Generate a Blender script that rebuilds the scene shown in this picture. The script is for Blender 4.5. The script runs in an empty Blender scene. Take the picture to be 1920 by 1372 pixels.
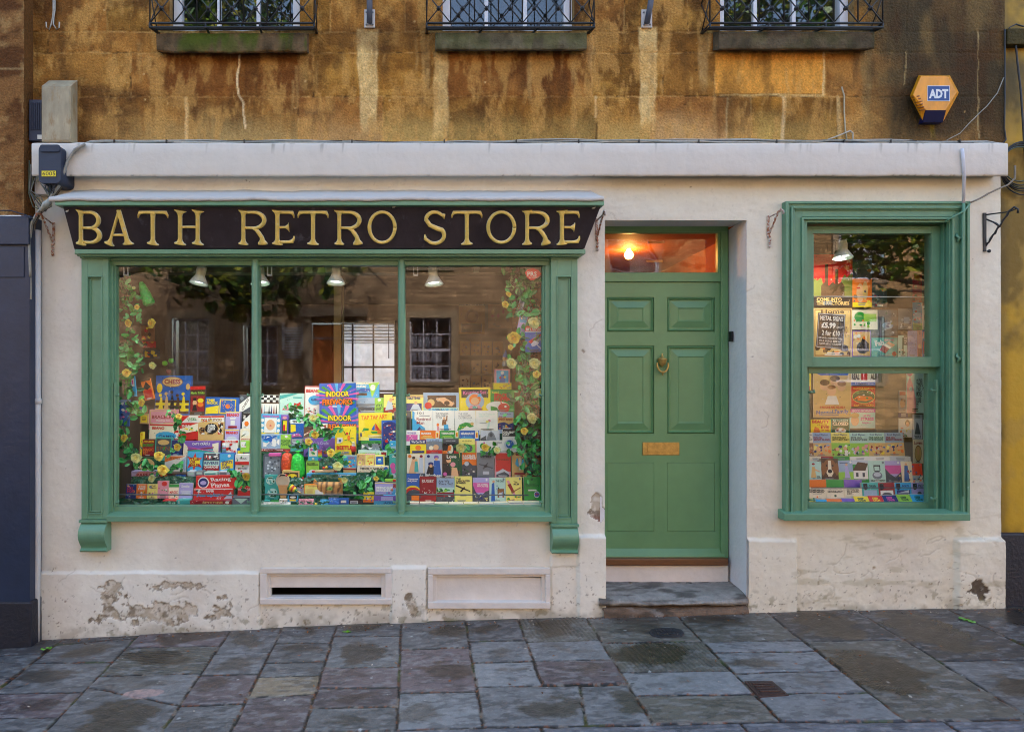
import bpy, math, random
import numpy as np
from mathutils import Vector, Matrix, noise as mnoise
R = math.radians
random.seed(7)
SC = bpy.context.scene
COL = SC.collection
# ------------------------------------------------------------------ camera
CX, CY, CD, CZ, F = 785.0, 695.0, 4.3, 1.70, 1204.0     # vanishing point (px), distance to the wall, eye height, focal length in px
cam_d = bpy.data.cameras.new("camera"); cam = bpy.data.objects.new("camera", cam_d); COL.objects.link(cam)
cam.location = (0, -CD, CZ); cam.rotation_euler = (R(90), 0, 0)
cam_d.sensor_width = 36; cam_d.lens = 36 * F / 1920
cam_d.shift_x = (960 - CX) / 1920; cam_d.shift_y = -(686 - CY) / 1920 * -1 * -1
cam_d.shift_y = (CY - 686) / 1920
cam_d.clip_start = 0.05; cam_d.clip_end = 400
SC.camera = cam
# ------------------------------------------------------------------ sky, sun, exposure
w = bpy.data.worlds.new("World"); SC.world = w; w.use_nodes = True
wn = w.node_tree; bg = wn.nodes["Background"]
sky = wn.nodes.new("ShaderNodeTexSky"); sky.sky_type = 'NISHITA'; sky.sun_disc = False
SUN_EL, SUN_AZ = 34, 18           # azimuth clockwise from +Y
sky.sun_elevation = R(SUN_EL); sky.sun_rotation = R(SUN_AZ); sky.air_density = 1.0; sky.dust_density = 2.5
wn.links.new(sky.outputs[0], bg.inputs[0]); bg.inputs[1].default_value = 0.15
sd = bpy.data.lights.new("sun", 'SUN'); sd.energy = 2.0; sd.angle = R(1.0); sd.color = (1.0, 0.96, 0.88)
so = bpy.data.objects.new("sun", sd); COL.objects.link(so)
_d = Vector((math.sin(R(SUN_AZ)) * math.cos(R(SUN_EL)), math.cos(R(SUN_AZ)) * math.cos(R(SUN_EL)), math.sin(R(SUN_EL))))
so.rotation_euler = _d.to_track_quat('Z', 'Y').to_euler()
SC.view_settings.view_transform = 'Standard'; SC.view_settings.look = 'None'
SC.view_settings.exposure = 2.6; SC.view_settings.gamma = 1.0
SC.render.engine = 'CYCLES'
SC.cycles.use_denoising = True; SC.cycles.pixel_filter_type = 'BLACKMAN_HARRIS'; SC.cycles.filter_width = 1.05
SC.cycles.max_bounces = 8; SC.cycles.transparent_max_bounces = 16
SC.cycles.caustics_reflective = False; SC.cycles.caustics_refractive = False
SC.cycles.sample_clamp_indirect = 4.0

# ------------------------------------------------------------------ helpers
def W(px, py, y=0.0):
    d = CD + y
    return Vector(((px - CX) * d / F, y, CZ + (CY - py) * d / F))
def lin(c):
    return tuple((v / 255 / 12.92) if v / 255 <= 0.04045 else ((v / 255 + 0.055) / 1.055) ** 2.4 for v in c[:3])
_g = np.polyfit([-2.536, .839, 3.875], [-.0893, .0536, .125], 2)
def zg(x):
    x = np.clip(x, -7, 6.5)
    return np.polyval(_g, x)
def WG(px, py):                       # a pixel on the pavement
    d = 4.0
    for _ in range(12):
        X = (px - CX) * d / F
        d = (CZ - float(zg(X))) * F / (py - CY)
    return Vector(((px - CX) * d / F, d - CD, float(zg((px - CX) * d / F))))

def tag(o, label=None, cat=None, group=None, kind=None):
    if label: o["label"] = label
    if cat: o["category"] = cat
    if group: o["group"] = group
    if kind: o["kind"] = kind
    return o
def empty(name, loc=(0, 0, 0), label=None, cat=None, group=None, parent=None):
    o = bpy.data.objects.new(name, None); COL.objects.link(o); o.location = loc
    o.empty_display_size = 0.1
    if parent: o.parent = parent
    return tag(o, label, cat, group)

class MB:
    """collects shapes in world coordinates, then links them as one mesh object"""
    def __init__(s): s.v = []; s.f = []; s.c = []; s.sm = []
    def face(s, idx, c=(1, 1, 1), sm=False): s.f.append(tuple(idx)); s.c.append(c); s.sm.append(sm)
    def hexa(s, p, c=(1, 1, 1), skip=()):      # 8 points: front (0-3) ccw from outside, back (4-7)
        n = len(s.v); s.v += [tuple(q) for q in p]
        for k, q in enumerate(((0, 1, 2, 3), (5, 4, 7, 6), (4, 0, 3, 7), (1, 5, 6, 2), (3, 2, 6, 7), (4, 5, 1, 0))):
            if k not in skip: s.face([n + i for i in q], c)
        return s
    def box(s, x0, y0, z0, x1, y1, z1, c=(1, 1, 1), skip=()):
        if x0 > x1: x0, x1 = x1, x0
        if y0 > y1: y0, y1 = y1, y0
        if z0 > z1: z0, z1 = z1, z0
        return s.hexa([(x0, y0, z0), (x1, y0, z0), (x1, y0, z1), (x0, y0, z1), (x0, y1, z0), (x1, y1, z0), (x1, y1, z1), (x0, y1, z1)], c, skip)
    def pbox(s, px0, py0, px1, py1, yf, yb, c=(1, 1, 1)):     # front face given in photo pixels at depth yf
        a = W(px0, py1, yf); b = W(px1, py0, yf)
        return s.box(a.x, yf, a.z, b.x, yb, b.z, c)
    def poly(s, pts, c=(1, 1, 1)):
        n = len(s.v); s.v += [tuple(q) for q in pts]; s.face(range(n, n + len(pts)), c); return s
    def tube(s, pts, r, n=8, c=(1, 1, 1), caps=True):
        pts = [Vector(p) for p in pts]; rs = r if isinstance(r, (list, tuple)) else [r] * len(pts)
        base = len(s.v); up = None
        for i, p in enumerate(pts):
            t = (pts[min(i + 1, len(pts) - 1)] - pts[max(i - 1, 0)])
            if t.length < 1e-9: t = Vector((0, 0, 1))
            t.normalize()
            if up is None: up = Vector((0, 0, 1)) if abs(t.z) < .9 else Vector((1, 0, 0))
            a = t.cross(up)
            if a.length < 1e-6: a = t.cross(Vector((0, 1, 0)))
            a.normalize(); b = a.cross(t); b.normalize(); up = b
            for k in range(n):
                q = p + (a * math.cos(2 * math.pi * k / n) + b * math.sin(2 * math.pi * k / n)) * rs[i]
                s.v.append(tuple(q))
        for i in range(len(pts) - 1):
            for k in range(n):
                k2 = (k + 1) % n
                s.face((base + i * n + k, base + i * n + k2, base + (i + 1) * n + k2, base + (i + 1) * n + k), c, True)
        if caps:
            s.face([base + k for k in range(n)][::-1], c); s.face([base + (len(pts) - 1) * n + k for k in range(n)], c)
        return s
    def lathe(s, prof, origin, axis='z', n=20, c=(1, 1, 1)):   # prof = [(r, h)...]
        o = Vector(origin); base = len(s.v)
        if isinstance(axis, str): axis = {'x': Vector((1, 0, 0)), 'y': Vector((0, 1, 0)), 'z': Vector((0, 0, 1))}[axis]
        ax = Vector(axis).normalized(); a = ax.orthogonal().normalized(); b = ax.cross(a)
        for r, h in prof:
            for k in range(n):
                t = 2 * math.pi * k / n
                s.v.append(tuple(o + ax * h + (a * math.cos(t) + b * math.sin(t)) * r))
        for i in range(len(prof) - 1):
            for k in range(n):
                k2 = (k + 1) % n
                s.face((base + i * n + k, base + i * n + k2, base + (i + 1) * n + k2, base + (i + 1) * n + k), c, True)
        return s
    def prism(s, pts, d, c=(1, 1, 1)):          # polygon pts (3D) extruded by vector d
        d = Vector(d); n = len(pts); b = len(s.v)
        s.v += [tuple(p) for p in pts] + [tuple(Vector(p) + d) for p in pts]
        s.face(range(b, b + n), c); s.face([b + n + k for k in range(n)][::-1], c)
        for k in range(n):
            k2 = (k + 1) % n; s.face((b + k, b + n + k, b + n + k2, b + k2), c)
        return s
    def build(s, name, mat, parent=None, bevel=0, loc=None, seg=2):
        me = bpy.data.meshes.new(name); me.from_pydata(s.v, [], s.f)
        ca = me.color_attributes.new("Col", 'FLOAT_COLOR', 'CORNER')
        cols = []
        for f, c in zip(s.f, s.c):
            cc = (c[0], c[1], c[2], c[3] if len(c) > 3 else 1.0); cols += cc * len(f)
        ca.data.foreach_set("color", cols)
        me.polygons.foreach_set("use_smooth", s.sm)
        me.update()
        return link(name, me, mat, parent, bevel, loc, seg)
def link(name, me, mat, parent=None, bevel=0, loc=None, seg=2):
    if mat is not None and not me.materials: me.materials.append(mat)
    o = bpy.data.objects.new(name, me); COL.objects.link(o)
    if loc is not None:                       # geometry is in world coordinates: move the origin to loc
        me.transform(Matrix.Translation(-Vector(loc))); o.location = loc
    if parent:
        o.parent = parent
        if loc is None: o.location = -parent_world(parent)
    if bevel:
        m = o.modifiers.new("bevel", 'BEVEL'); m.width = bevel; m.segments = seg; m.limit_method = 'ANGLE'; m.angle_limit = R(40)
        m.harden_normals = False
    return o
def parent_world(p):
    v = Vector((0, 0, 0))
    while p is not None: v += p.location; p = p.parent
    return v

# ------------------------------------------------------------------ materials
def mat(name, color=(.5, .5, .5), rough=.6, attr=False, var=0.0, vscale=8, bump=0.0, bscale=60, metal=0.0, spec=.5, coat=0.0,
        dirt=None, stretch=None, emit=None, bumpd=.01, detail=6, rvar=0.0):
    m = bpy.data.materials.new(name); m.use_nodes = True
    nt = m.node_tree; N = nt.nodes; L = nt.links; b = N["Principled BSDF"]
    b.inputs["Roughness"].default_value = rough; b.inputs["Metallic"].default_value = metal
    b.inputs["Specular IOR Level"].default_value = spec; b.inputs["Coat Weight"].default_value = coat
    if attr:
        a = N.new("ShaderNodeAttribute"); a.attribute_name = "Col"; src = a.outputs["Color"]
    else:
        rgb = N.new("ShaderNodeRGB"); rgb.outputs[0].default_value = (*color, 1); src = rgb.outputs[0]
    tc = N.new("ShaderNodeNewGeometry"); pos = tc.outputs["Position"]
    if stretch:
        mp = N.new("ShaderNodeMapping"); mp.inputs["Scale"].default_value = stretch; L.new(pos, mp.inputs[0]); pos2 = mp.outputs[0]
    else: pos2 = pos
    if var:
        n = N.new("ShaderNodeTexNoise"); n.inputs["Scale"].default_value = vscale; n.inputs["Detail"].default_value = detail
        n.inputs["Roughness"].default_value = .65; L.new(pos2, n.inputs["Vector"])
        mr = N.new("ShaderNodeMapRange"); mr.inputs[1].default_value = .25; mr.inputs[2].default_value = .75
        mr.inputs[3].default_value = 1 - var; mr.inputs[4].default_value = 1 + var * .6; L.new(n.outputs["Fac"], mr.inputs[0])
        mx = N.new("ShaderNodeVectorMath"); mx.operation = 'SCALE'; L.new(src, mx.inputs[0]); L.new(mr.outputs[0], mx.inputs["Scale"])
        src = mx.outputs[0]
        if rvar:
            m2 = N.new("ShaderNodeMapRange"); m2.inputs[3].default_value = rough - rvar; m2.inputs[4].default_value = rough + rvar
            L.new(n.outputs["Fac"], m2.inputs[0]); L.new(m2.outputs[0], b.inputs["Roughness"])
    if dirt:                                 # (color, scale, threshold) patches of wear with a shape of their own
        n = N.new("ShaderNodeTexNoise"); n.inputs["Scale"].default_value = dirt[1]; n.inputs["Detail"].default_value = 8
        n.inputs["Roughness"].default_value = .7; L.new(pos2, n.inputs["Vector"])
        mr = N.new("ShaderNodeMapRange"); mr.inputs[1].default_value = dirt[2]; mr.inputs[2].default_value = dirt[2] + .1; L.new(n.outputs["Fac"], mr.inputs[0])
        mx = N.new("ShaderNodeMix"); mx.data_type = 'RGBA'; L.new(mr.outputs[0], mx.inputs[0]); L.new(src, mx.inputs[6]); mx.inputs[7].default_value = (*dirt[0], 1)
        src = mx.outputs[2]
    L.new(src, b.inputs["Base Color"])
    if bump:
        n = N.new("ShaderNodeTexNoise"); n.inputs["Scale"].default_value = bscale; n.inputs["Detail"].default_value = 5
        L.new(pos, n.inputs["Vector"]); bp = N.new("ShaderNodeBump"); bp.inputs["Strength"].default_value = bump; bp.inputs["Distance"].default_value = bumpd
        L.new(n.outputs["Fac"], bp.inputs["Height"]); L.new(bp.outputs[0], b.inputs["Normal"])
    if emit:
        b.inputs["Emission Color"].default_value = (*emit[0], 1); b.inputs["Emission Strength"].default_value = emit[1]
    return m
M = {}
M['stone'] = mat('bath_stone', attr=True, rough=.9, var=.42, vscale=75, bump=.9, bscale=70, bumpd=.014, spec=.2)
M['plaster'] = mat('white_render', attr=True, rough=.6, var=.06, vscale=7, bump=.30, bscale=26, bumpd=.010, spec=.3)
M['plaster2'] = mat('white_paint_trim', (.72, .67, .60), rough=.55, var=.10, vscale=9, bump=.5, bscale=30, bumpd=.008, spec=.3, dirt=((.33, .28, .22), 14, .68))
M['revealp'] = mat('reveal_paint', (.74, .72, .72), rough=.6, var=.05, vscale=6, bump=.5, bscale=26, bumpd=.010, spec=.3)
M['green'] = mat('green_gloss_paint', (.150, .318, .192), rough=.38, var=.16, vscale=7, bump=.25, bscale=45, bumpd=.003, rvar=.08, dirt=((.24, .40, .29), 26, .64))
M['greend'] = mat('door_green_paint', (.130, .285, .124), rough=.36, var=.12, vscale=5, bump=.2, bscale=60, bumpd=.002, rvar=.08)
M['greenw'] = mat('sash_green_paint', (.118, .275, .165), rough=.4, var=.18, vscale=7, bump=.3, bscale=45, bumpd=.003, rvar=.08, dirt=((.22, .38, .28), 26, .63))
M['fascia'] = mat('fascia_black_paint', (.046, .036, .042), rough=.42, var=.5, vscale=5, bump=.5, bscale=35, bumpd=.006, rvar=.15, dirt=((.085, .085, .105), 11, .60), stretch=(1, 1, .45))
M['gold'] = mat('gilding', attr=True, rough=.25, metal=.0, var=.2, vscale=28, bump=.5, bscale=70, bumpd=.004, dirt=((.78, .76, .62), 24, .60))
M['iron'] = mat('black_iron', (.012, .012, .014), rough=.45, var=.4, vscale=30, bump=.5, bscale=120, bumpd=.003)
M['rust'] = mat('rusty_white_iron', (.55, .50, .45), rough=.7, dirt=((.32, .10, .025), 60, .45), bump=.5, bscale=150, bumpd=.003)
M['brass'] = mat('brass', (.50, .33, .09), rough=.36, metal=.55, var=.35, vscale=40)
M['sill'] = mat('weathered_sill_stone', attr=True, rough=.9, var=.4, vscale=14, bump=.9, bscale=60, bumpd=.012, spec=.2)
M['slate'] = mat('slate_grey_paint', (.013, .026, .060), rough=.4, var=.25, vscale=6, bump=.4, bscale=20, bumpd=.006)
M['darkbase'] = mat('dark_plinth_paint', (.012, .013, .022), rough=.55, var=.4, vscale=12, bump=.6, bscale=40, bumpd=.008)
M['yellow'] = mat('ochre_wall', (.34, .24, .035), rough=.8, var=.45, vscale=3.2, bump=.4, bscale=30, bumpd=.006, dirt=((.10, .075, .02), 3.5, .56))
M['card'] = mat('printed_card', attr=True, rough=.38, spec=.45, var=.06, vscale=40)
M['paper'] = mat('matt_print', attr=True, rough=.75, spec=.2, var=.1, vscale=30)
M['plain'] = mat('painted_surface', attr=True, rough=.6, var=.15, vscale=12, bump=.25, bscale=50, bumpd=.004)
M['pvc'] = mat('grey_white_plastic', (.55, .53, .50), rough=.45, var=.12, vscale=10)
M['cable'] = mat('cable_sheath', attr=True, rough=.5, var=.3, vscale=40)
M['leaf'] = mat('leaf', attr=True, rough=.45, var=.25, vscale=20)
M['darkroom'] = mat('dark_interior', (.030, .024, .018), rough=.8, var=.3, vscale=3)
M['bark'] = mat('bark', (.09, .06, .04), rough=.9, var=.4, vscale=14, bump=.8, bscale=30)

def glass_mat(name, ior=1.55, tint=(1, 1, 1), rough=0.0, bump=0.0):
    m = bpy.data.materials.new(name); m.use_nodes = True; nt = m.node_tree; N = nt.nodes; L = nt.links
    for n in list(N):
        if n.type == 'BSDF_PRINCIPLED': N.remove(n)
    out = [n for n in N if n.type == 'OUTPUT_MATERIAL'][0]
    t = N.new("ShaderNodeBsdfTransparent"); t.inputs[0].default_value = (*tint, 1)
    g = N.new("ShaderNodeBsdfGlossy"); g.inputs["Roughness"].default_value = rough
    fr = N.new("ShaderNodeFresnel"); gb_ = N.new("ShaderNodeNewGeometry"); mr = N.new("ShaderNodeMapRange")     # the same reflection from either side of the sheet
    mr.inputs[3].default_value = ior; mr.inputs[4].default_value = 1 / ior; L.new(gb_.outputs["Backfacing"], mr.inputs[0]); L.new(mr.outputs[0], fr.inputs[0])
    mx = N.new("ShaderNodeMixShader"); L.new(fr.outputs[0], mx.inputs[0]); L.new(t.outputs[0], mx.inputs[1]); L.new(g.outputs[0], mx.inputs[2])
    if bump:
        n = N.new("ShaderNodeTexNoise"); n.inputs["Scale"].default_value = 2.5; n.inputs["Detail"].default_value = 1
        bp = N.new("ShaderNodeBump"); bp.inputs["Strength"].default_value = bump; bp.inputs["Distance"].default_value = .01
        ge = N.new("ShaderNodeNewGeometry"); L.new(ge.outputs["Position"], n.inputs["Vector"])
        L.new(n.outputs["Fac"], bp.inputs["Height"]); L.new(bp.outputs[0], g.inputs["Normal"])
    L.new(mx.outputs[0], out.inputs[0])
    return m
M['glass'] = glass_mat('window_glass', 1.46, bump=.02)
M['glassup'] = glass_mat('old_window_glass', 1.6, bump=.10)
M['glasst'] = glass_mat('fanlight_glass', 1.5, tint=(1, .92, .8), bump=.6)

# ------------------------------------------------------------------ numpy noise
def _hash(ix, iy, seed):
    h = (ix.astype(np.int64) * 374761393 + iy.astype(np.int64) * 668265263 + seed * 1442695041) & 0xffffffff
    h = ((h ^ (h >> 13)) * 1274126177) & 0xffffffff
    return ((h ^ (h >> 16)) & 0xffff) / 65535.0
def vn(x, y, seed=0):
    ix = np.floor(x); iy = np.floor(y); fx = x - ix; fy = y - iy; fx = fx * fx * (3 - 2 * fx); fy = fy * fy * (3 - 2 * fy)
    a = _hash(ix, iy, seed); b = _hash(ix + 1, iy, seed); c = _hash(ix, iy + 1, seed); d = _hash(ix + 1, iy + 1, seed)
    return (a * (1 - fx) + b * fx) * (1 - fy) + (c * (1 - fx) + d * fx) * fy
def fbm(x, y, seed=0, oct=5, g=.55):
    s = 0; a = 1; t = 0
    for k in range(oct):
        s = s + a * vn(x * 2 ** k, y * 2 ** k, seed + k * 17); t += a; a *= g
    return s / t
def ss(a, b, x):
    t = np.clip((x - a) / (b - a), 0, 1); return t * t * (3 - 2 * t)
def mixc(c, col, m):
    return c * (1 - m[..., None]) + np.array(col)[None, None, :] * m[..., None]
def grid_object(name, P, colr, keep, mat_, parent=None, flip=False, kind=None):
    """P (ny,nx,3) points, colr (ny,nx,4), keep (ny-1,nx-1) faces kept"""
    ny, nx = P.shape[:2]
    idx = np.arange(ny * nx).reshape(ny, nx)
    q = np.stack([idx[:-1, :-1], idx[:-1, 1:], idx[1:, 1:], idx[1:, :-1]], -1)[keep]
    if flip: q = q[:, ::-1]
    used = np.unique(q); remap = -np.ones(ny * nx, np.int64); remap[used] = np.arange(len(used)); q = remap[q]
    v = P.reshape(-1, 3)[used]; c = colr.reshape(-1, 4)[used]
    me = bpy.data.meshes.new(name); me.vertices.add(len(v)); me.vertices.foreach_set("co", v.astype(np.float32).ravel())
    me.loops.add(q.size); me.loops.foreach_set("vertex_index", q.astype(np.int32).ravel())
    me.polygons.add(len(q)); me.polygons.foreach_set("loop_start", (np.arange(len(q)) * 4).astype(np.int32))
    me.polygons.foreach_set("loop_total", np.full(len(q), 4, np.int32)); me.polygons.foreach_set("use_smooth", np.ones(len(q), bool))
    ca = me.color_attributes.new("Col", 'FLOAT_COLOR', 'POINT'); ca.data.foreach_set("color", c.astype(np.float32).ravel())
    me.update(calc_edges=True); me.validate()
    o = link(name, me, mat_, parent)
    if kind: o["kind"] = kind
    return o
# ================================================================== THE BUILDING
shop = empty('shop_building', (0, 0, 0), 'terraced shop of stained honey stone over a white painted ground floor with green joinery', 'building')
def px_of(X): return CX + X * F / CD
def py_of(Z): return CY - (Z - CZ) * F / CD
def pX(px): return (px - CX) * CD / F
def pZ(py): return CZ + (CY - py) * CD / F
def lines(a, b, step, extra):
    g = np.arange(a, b + step / 2, step)
    e = np.array([t for t in extra if a < t < b])
    if len(e): g = g[np.min(np.abs(g[:, None] - e[None]), 1) > step * .3]
    return np.unique(np.concatenate([g, e, [a, b]]))
# ---------------- upper wall of stone blocks
upw = [(318, 562), (830, 1077), (1350, 1602)]
X = lines(pX(44), pX(1884), .0068, [pX(a) for t in upw for a in t]); Zs = lines(pZ(285), pZ(-40), .0068, [pZ(58)])
Zs = np.concatenate([Zs, np.arange(Zs[-1] + .05, pZ(-700), .05)])
XX, ZZ = np.meshgrid(X, Zs); U = px_of(XX); V = py_of(ZZ)
wu = U + 5 * (fbm(U / 30, V / 30, 3) - .5); wv = V + 5 * (fbm(U / 30, V / 30, 4) - .5)
n1 = fbm(U / 90, V / 60, 1); n2 = fbm(U / 22, V / 30, 2); n3 = fbm(U / 7, V / 9, 5, 4); nv = fbm(U / 9, V / 120, 6, 4)
C = np.zeros(U.shape + (3,)) + np.array(lin((148, 105, 48)))
C = mixc(C, lin((96, 66, 30)), ss(.50, .72, n1) * .75)
C = mixc(C, lin((176, 134, 70)), ss(.52, .72, fbm(U / 60, V / 25, 9)) * .7)
C = mixc(C, lin((100, 64, 24)), ss(.5, .7, n2) * .6)
# paler washed band above the cornice
band = ss(196, 262, V + 46 * (n1 - .5) + 16 * (nv - .5)) * (1 - ss(1560, 1700, U)) * ss(120, 300, U)
C = mixc(C, lin((168, 142, 90)), band * .78)
# blocks
rows = [(-40, -2), (-2, 60), (60, 99), (99, 181), (181, 275)]
verts_ = {4: [218, 349, 559, 718, 837, 1118, 1220, 1364, 1409, 1470, 1571, 1748, 1841], 3: [245, 448, 588, 837, 1111, 1243, 1341, 1547, 1695, 1835],
          2: [90, 300, 580, 800, 1113, 1330, 1640, 1857], 1: [200, 620, 760, 1170, 1290, 1700], 0: [120, 640, 1240, 1660]}
rng = np.random.RandomState(4)
for k, (a, b) in enumerate(rows):
    vs = [0] + verts_[k] + [2000]
    for i in range(len(vs) - 1):
        mk = (V >= a) & (V < b) & (U >= vs[i]) & (U < vs[i + 1]); t = rng.uniform(.80, 1.2)
        C[mk] = C[mk] * t * np.array([1, 1 + rng.uniform(-.06, .05), 1 + rng.uniform(-.15, .15)])
dj = np.full(U.shape, 99.0)
for k, (a, b) in enumerate(rows):
    dj = np.minimum(dj, np.abs(wv - b) if k < 4 else 99)
    for x in verts_[k]: dj = np.minimum(dj, np.where((V >= a) & (V < b), np.abs(wu - x), 99))
jm = 1 - ss(.6, 2.2, dj)
C = mixc(C, lin((190, 154, 96)), jm * (.12 + .5 * ss(.45, .6, n2)))
C = mixc(C, lin((50, 32, 14)), jm * (1 - ss(.36, .46, n2)) * .8)
# dark weathered area at the far end and beside the windows
dk = ss(1575, 1680, U + 90 * (n1 - .5)) * (.96 - .25 * ss(200, 260, V))
C = mixc(C, lin((84, 76, 52)), dk * .86)
C = mixc(C, lin((48, 44, 34)), dk * ss(.42, .62, fbm(U / 60, V / 160, 14)) * .8)
dk2 = ss(700, 760, U) * (1 - ss(1300, 1350, U)) * (1 - ss(40, 110, V)) * .35
C = mixc(C, lin((60, 42, 20)), dk2 * ss(.4, .6, n2))
C = mixc(C, lin((66, 40, 14)), (1 - ss(70, 240, U)) * .55 * ss(.3, .6, n1 + .1))
for a, b, wd, s_ in ((305, 578, 0, .7), (817, 1093, 0, .6)):      # brown damp below sills
    m_ = ss(a, a + 14, U) * (1 - ss(b - 14, b, U)) * ss(92, 102, V) * (1 - ss(150, 235, V + 60 * (nv - .5)))
    C = mixc(C, lin((104, 58, 22)), m_ * s_)
m_ = ss(1339, 1343, U) * (1 - ss(1541, 1546, U)) * ss(97, 100, V) * (1 - ss(174, 177, V))      # newer orange block
C = mixc(C, lin((206, 150, 68)), m_ * (.8 + .2 * n3))
def streak(cx, t, b, w0, w1, col, s, soft=4, wob=8):
    global C
    k = np.clip((V - t) / (b - t), 0, 1); hw = (w0 * (1 - k) + w1 * k) / 2
    cx_ = cx + wob * (fbm(V / 40 + cx, V * 0, 8) - .5)
    m_ = (1 - ss(hw - soft * .3, hw + soft, np.abs(U - cx_))) * ss(t - 2, t + 4, V) * (1 - ss(b - 30, b + 6, V + 30 * (n2 - .5)))
    C = mixc(C, lin(col), m_ * s * (.75 + .5 * (n3 - .5)))
streak(690, 54, 252, 38, 26, (214, 190, 136), .95)
streak(1214, 50, 250, 32, 24, (212, 188, 134), .92)
streak(826, 96, 262, 22, 26, (208, 180, 124), .9); streak(798, 70, 180, 16, 6, (180, 150, 98), .6)
streak(804, 110, 195, 12, 8, (70, 44, 18), .6)
streak(1110, 66, 150, 18, 8, (172, 144, 96), .6); streak(1320, 66, 170, 20, 10, (178, 152, 104), .65)
streak(995, 96, 195, 8, 5, (190, 160, 104), .7); streak(915, 94, 130, 10, 6, (180, 150, 95), .6); streak(1075, 96, 170, 10, 5, (182, 152, 98), .6)
streak(568, 95, 185, 20, 8, (176, 146, 90), .5); streak(300, 100, 180, 20, 8, (170, 132, 76), .5)
streak(1625, 66, 235, 22, 10, (128, 114, 78), .6); streak(1603, 100, 160, 10, 6, (60, 50, 34), .6)
streak(1805, 60, 240, 60, 20, (38, 34, 28), .5); streak(1750, 205, 265, 6, 6, (120, 110, 30), .8)
streak(1715, 110, 262, 40, 60, (52, 46, 34), .55)
for _ in range(70):
    x = rng.uniform(180, 1560); t = rng.uniform(60, 200); streak(x, t, t + rng.uniform(25, 90), rng.uniform(2, 7), rng.uniform(1, 5), [(182, 150, 96), (84, 50, 20), (120, 76, 30)][rng.randint(3)], rng.uniform(.25, .6), 3)
def crack(pts, wd, col, s=1.0):
    global C
    d = np.full(U.shape, 99.)
    for (x0, y0), (x1, y1) in zip(pts, pts[1:]):
        L2 = (x1 - x0) ** 2 + (y1 - y0) ** 2; t = np.clip(((wu - x0) * (x1 - x0) + (wv - y0) * (y1 - y0)) / L2, 0, 1)
        d = np.minimum(d, np.hypot(wu - x0 - t * (x1 - x0), wv - y0 - t * (y1 - y0)))
    m_ = (1 - ss(wd * .5, wd, d + 2.0 * (n3 - .5))); C = mixc(C, lin(col), m_ * s); return m_
cm = crack([(449, 105), (445, 150), (447, 178), (457, 195), (459, 240)], 2.6, (222, 200, 160))
crack([(349, 184), (350, 262)], 4.5, (214, 184, 132)); crack([(1470, 182), (1467, 262)], 4.5, (206, 184, 140)); crack([(1364, 185), (1361, 262)], 2.2, (190, 166, 120))
crack([(1546, 100), (1544, 176)], 3, (204, 178, 126)); crack([(1350, 178), (1545, 179)], 2.2, (196, 170, 118)); crack([(1571, 182), (1575, 260)], 5, (184, 160, 112), .7)
crack([(1118, 182), (1116, 220)], 3, (206, 180, 132)); crack([(1835, 60), (1835, 260)], 1.6, (150, 136, 100))
crack([(1409, 182), (1408, 262)], 1.8, (160, 130, 80)); crack([(1700, 98), (1695, 160)], 1.6, (140, 126, 92))
for _ in range(60):                                                # pits and pale scars
    x, z = rng.uniform(60, 1880), rng.uniform(0, 262); r = rng.uniform(1, 3.2)
    m_ = 1 - ss(r * .5, r, np.hypot(U - x, V - z)); C = mixc(C, lin([(60, 36, 14), (198, 170, 120)][rng.randint(2)]), m_ * .7)
C = mixc(C, lin((62, 40, 20)), ss(.52, .70, fbm(U / 40, V / 110, 15, 6, .55)) * .50 * (1 - band * .7))
C = mixc(C, lin((186, 146, 84)), ss(.52, .66, fbm(U / 24, V / 60, 16, 6, .6)) * .55 * (1 - ss(1480, 1640, U)))
C = C * (0.82 + .36 * n3)[..., None]
C = mixc(C, lin((78, 52, 26)), ss(.50, .66, fbm(U / 150, V / 70, 19, 4)) * (1 - ss(150, 230, V)) * .5)
C *= np.array([1.32, 1.24, 1.08])
D = -.004 * jm - .006 * (n1 - .5) - .003 * (n2 - .5) - .0016 * (n3 - .5) + .004 * cm
P = np.stack([XX, D * -1, ZZ], -1)
keep = np.ones((len(Zs) - 1, len(X) - 1), bool)
xc = (X[1:] + X[:-1]) / 2; zc = (Zs[1:] + Zs[:-1]) / 2
for a, b in upw: keep &= ~(((xc > pX(a)) & (xc < pX(b)))[None] & ((zc > pZ(58)) & (zc < pZ(-420)))[:, None])
grid_object('upper_wall', P, np.concatenate([C, np.ones(U.shape + (1,))], -1), keep, M['stone'], shop)

# ---------------- ground floor of white render, relief in the surface
def base_py(U): return CY - (zg(pX(U)) - CZ) * F / CD
OP = [(206, 486, 1030, 968), (500, 1073, 722, 1124), (812, 1075, 1023, 1130), (1134, 413, 1400, 1200), (1500, 402, 1779, 962)]
X = lines(pX(66), pX(1876), .0068, [pX(o[0]) for o in OP] + [pX(o[2]) for o in OP]); Zs = lines(pZ(1215), pZ(268), .0068, [pZ(o[1]) for o in OP] + [pZ(o[3]) for o in OP if o[3] < 1190])
XX, ZZ = np.meshgrid(X, Zs); U = px_of(XX); V = py_of(ZZ)
n1 = fbm(U / 120, V / 120, 21); n2 = fbm(U / 34, V / 34, 22); n3 = fbm(U / 9, V / 9, 23, 4); n4 = fbm(U / 60, V / 14, 24)
gb = base_py(U) - V                      # pixels above the ground
C = np.zeros(U.shape + (3,)) + np.array(lin((232, 227, 213)))
C = mixc(C, lin((222, 214, 192)), ss(1050, 1250, U) * .75)  # yellower towards the right: side light put into the wall colour
C = mixc(C, lin((205, 192, 176)), ss(.5, .75, n1) * .35)
Dz = .004 * (n1 - .5) * 2 + .003 * (n2 - .5) * 2 + .0006 * (n3 - .5)
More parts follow.
